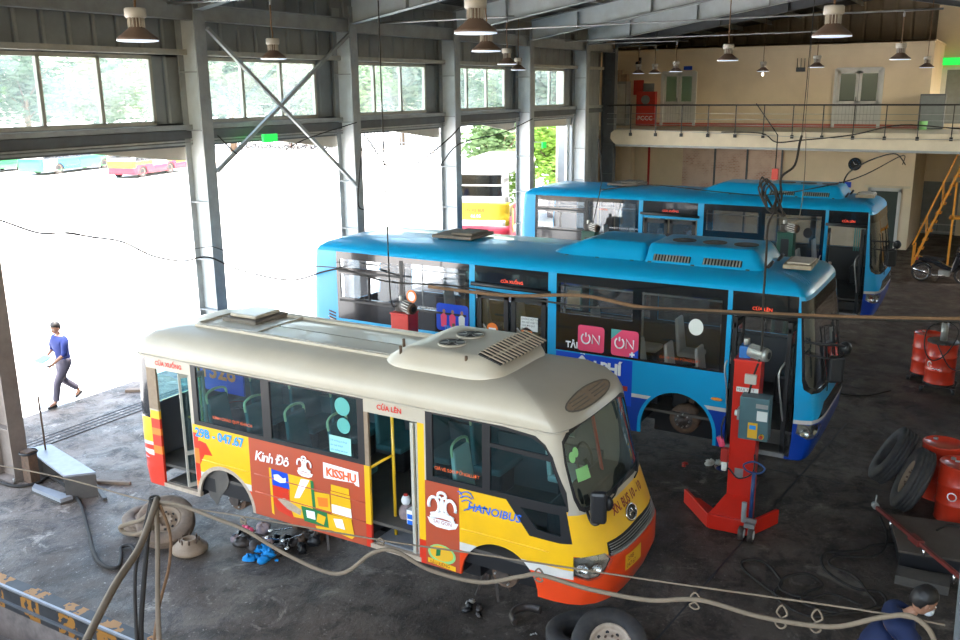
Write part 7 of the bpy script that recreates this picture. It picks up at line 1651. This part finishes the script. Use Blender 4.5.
# fence
for k, (p0, p1, lab) in enumerate((((76.0, 82, 0), (76.0, 58, 0), 'white bar fence behind the parked motorbikes'), ((76.0, 58, 0), (76, 34, 0), 'white bar fence behind the white car and the shrub'))):
    t = thing('yard_fence', lab, 'fence', p0, 0, 'white bar fences across the yard'); L = abs(p1[1] - p0[1]); g = MB()
    for z in (.3, 1.2, 2.2): g.bb(-.03, .03, -L, 0, z - .04, z + .04, 'fence_grey')
    g.build('rail', t); g = MB(); y = 0
    while y > -L: g.bb(-.03, .03, y - .05, y + .05, 0, 2.4, 'fence_grey'); y -= .42
    g.build('bars', t)
# trees
def tree(x, y, h, r, lab, m='leaf', n=1500, ls=.5, grp='trees beyond the yard', z0=.25, name='tree', trunk=True, seed=0):
    t = thing(name, lab, 'tree' if name == 'tree' else 'shrub', (x, y, 0), 0, grp); rnd = random.Random(seed + int(x * 7 + y * 3)); g = MB()
    blobs = [(rnd.uniform(-.5, .5) * r, rnd.uniform(-.5, .5) * r, h * rnd.uniform(z0 + .15, .85), r * rnd.uniform(.35, .55)) for _ in range(12)]
    for i in range(n):
        bx_, by_, bz, br = rnd.choice(blobs); d = Vector((rnd.gauss(0, 1), rnd.gauss(0, 1), rnd.gauss(0, 1))).normalized(); rr = br * rnd.uniform(.6, 1.05)
        c = Vector((bx_, by_, bz)) + Vector((d.x * rr, d.y * rr, d.z * rr * .85))
        if c.z < .1: continue
        nrm = (d + Vector((rnd.gauss(0, .5), rnd.gauss(0, .5), rnd.gauss(0, .5)))).normalized(); a, b_, _ = frame_from(nrm); s = ls * rnd.uniform(.6, 1.2); k = len(g.v)
        g.v += [c - a * s * .5, c - b_ * s * .22, c + a * s * .6, c + b_ * s * .22]; g.face((k, k + 1, k + 2, k + 3), m)
    g.build('foliage', t, fix=False)
    if trunk:
        g = MB(); g.cyl((0, 0, 0), (.1, .05, h * .5), r * .06 + .05, 'bark', r * .03 + .03, n=10)
        for i in range(5): a = i * 1.3; g.cyl((.05, 0, h * (.3 + .04 * i)), (r * .45 * math.cos(a), r * .45 * math.sin(a), h * (.55 + .05 * i)), .08, 'bark', .03, n=6)
        g.build('trunk', t)
    return t
TW = ['leafy tree seen through the first pane at the left edge', 'tree seen through the second pane at the upper left', 'tree seen through the third pane at the upper left', 'tree behind the first full post', 'tree seen through the crossed braces, left pane', 'tree seen through the crossed braces, right pane', 'tree seen through the third window, left pane', 'tree seen through the third window, right pane', 'tree seen through the fourth window', 'tree seen through the last window', 'tall tree behind the white car', 'tree behind the fence right of the white car']
for i, (az, d, hh, rr) in enumerate(((60.5, 104, 11, 6.4), (56.2, 108, 12, 6.4), (52.4, 104, 11, 6), (48.6, 108, 12, 6), (45.2, 104, 11.5, 6), (41.8, 108, 12, 6), (38.2, 104, 11.5, 6), (35.0, 110, 12, 6), (31.8, 104, 11.5, 6), (28.6, 110, 11, 6), (25.6, 104, 12, 6), (22.6, 110, 11, 6))):
    tree(d * math.cos(R(az)), d * math.sin(R(az)), hh, rr, TW[i], 'leaf_far' if i % 3 else 'leaf', 2600, .8, seed=i)
tree(41.0, 19.8, 6.4, 2.9, 'bright green shrub outside between the fourth and fifth posts', 'leaf_light', 7000, .30, 'green shrubs by the hall', .0, 'shrub', seed=3)
tree(46.0, 25.5, 5.2, 2.6, 'lower green shrub behind the parked bus', 'leaf', 3000, .42, 'green shrubs by the hall', .0, 'shrub', seed=5)
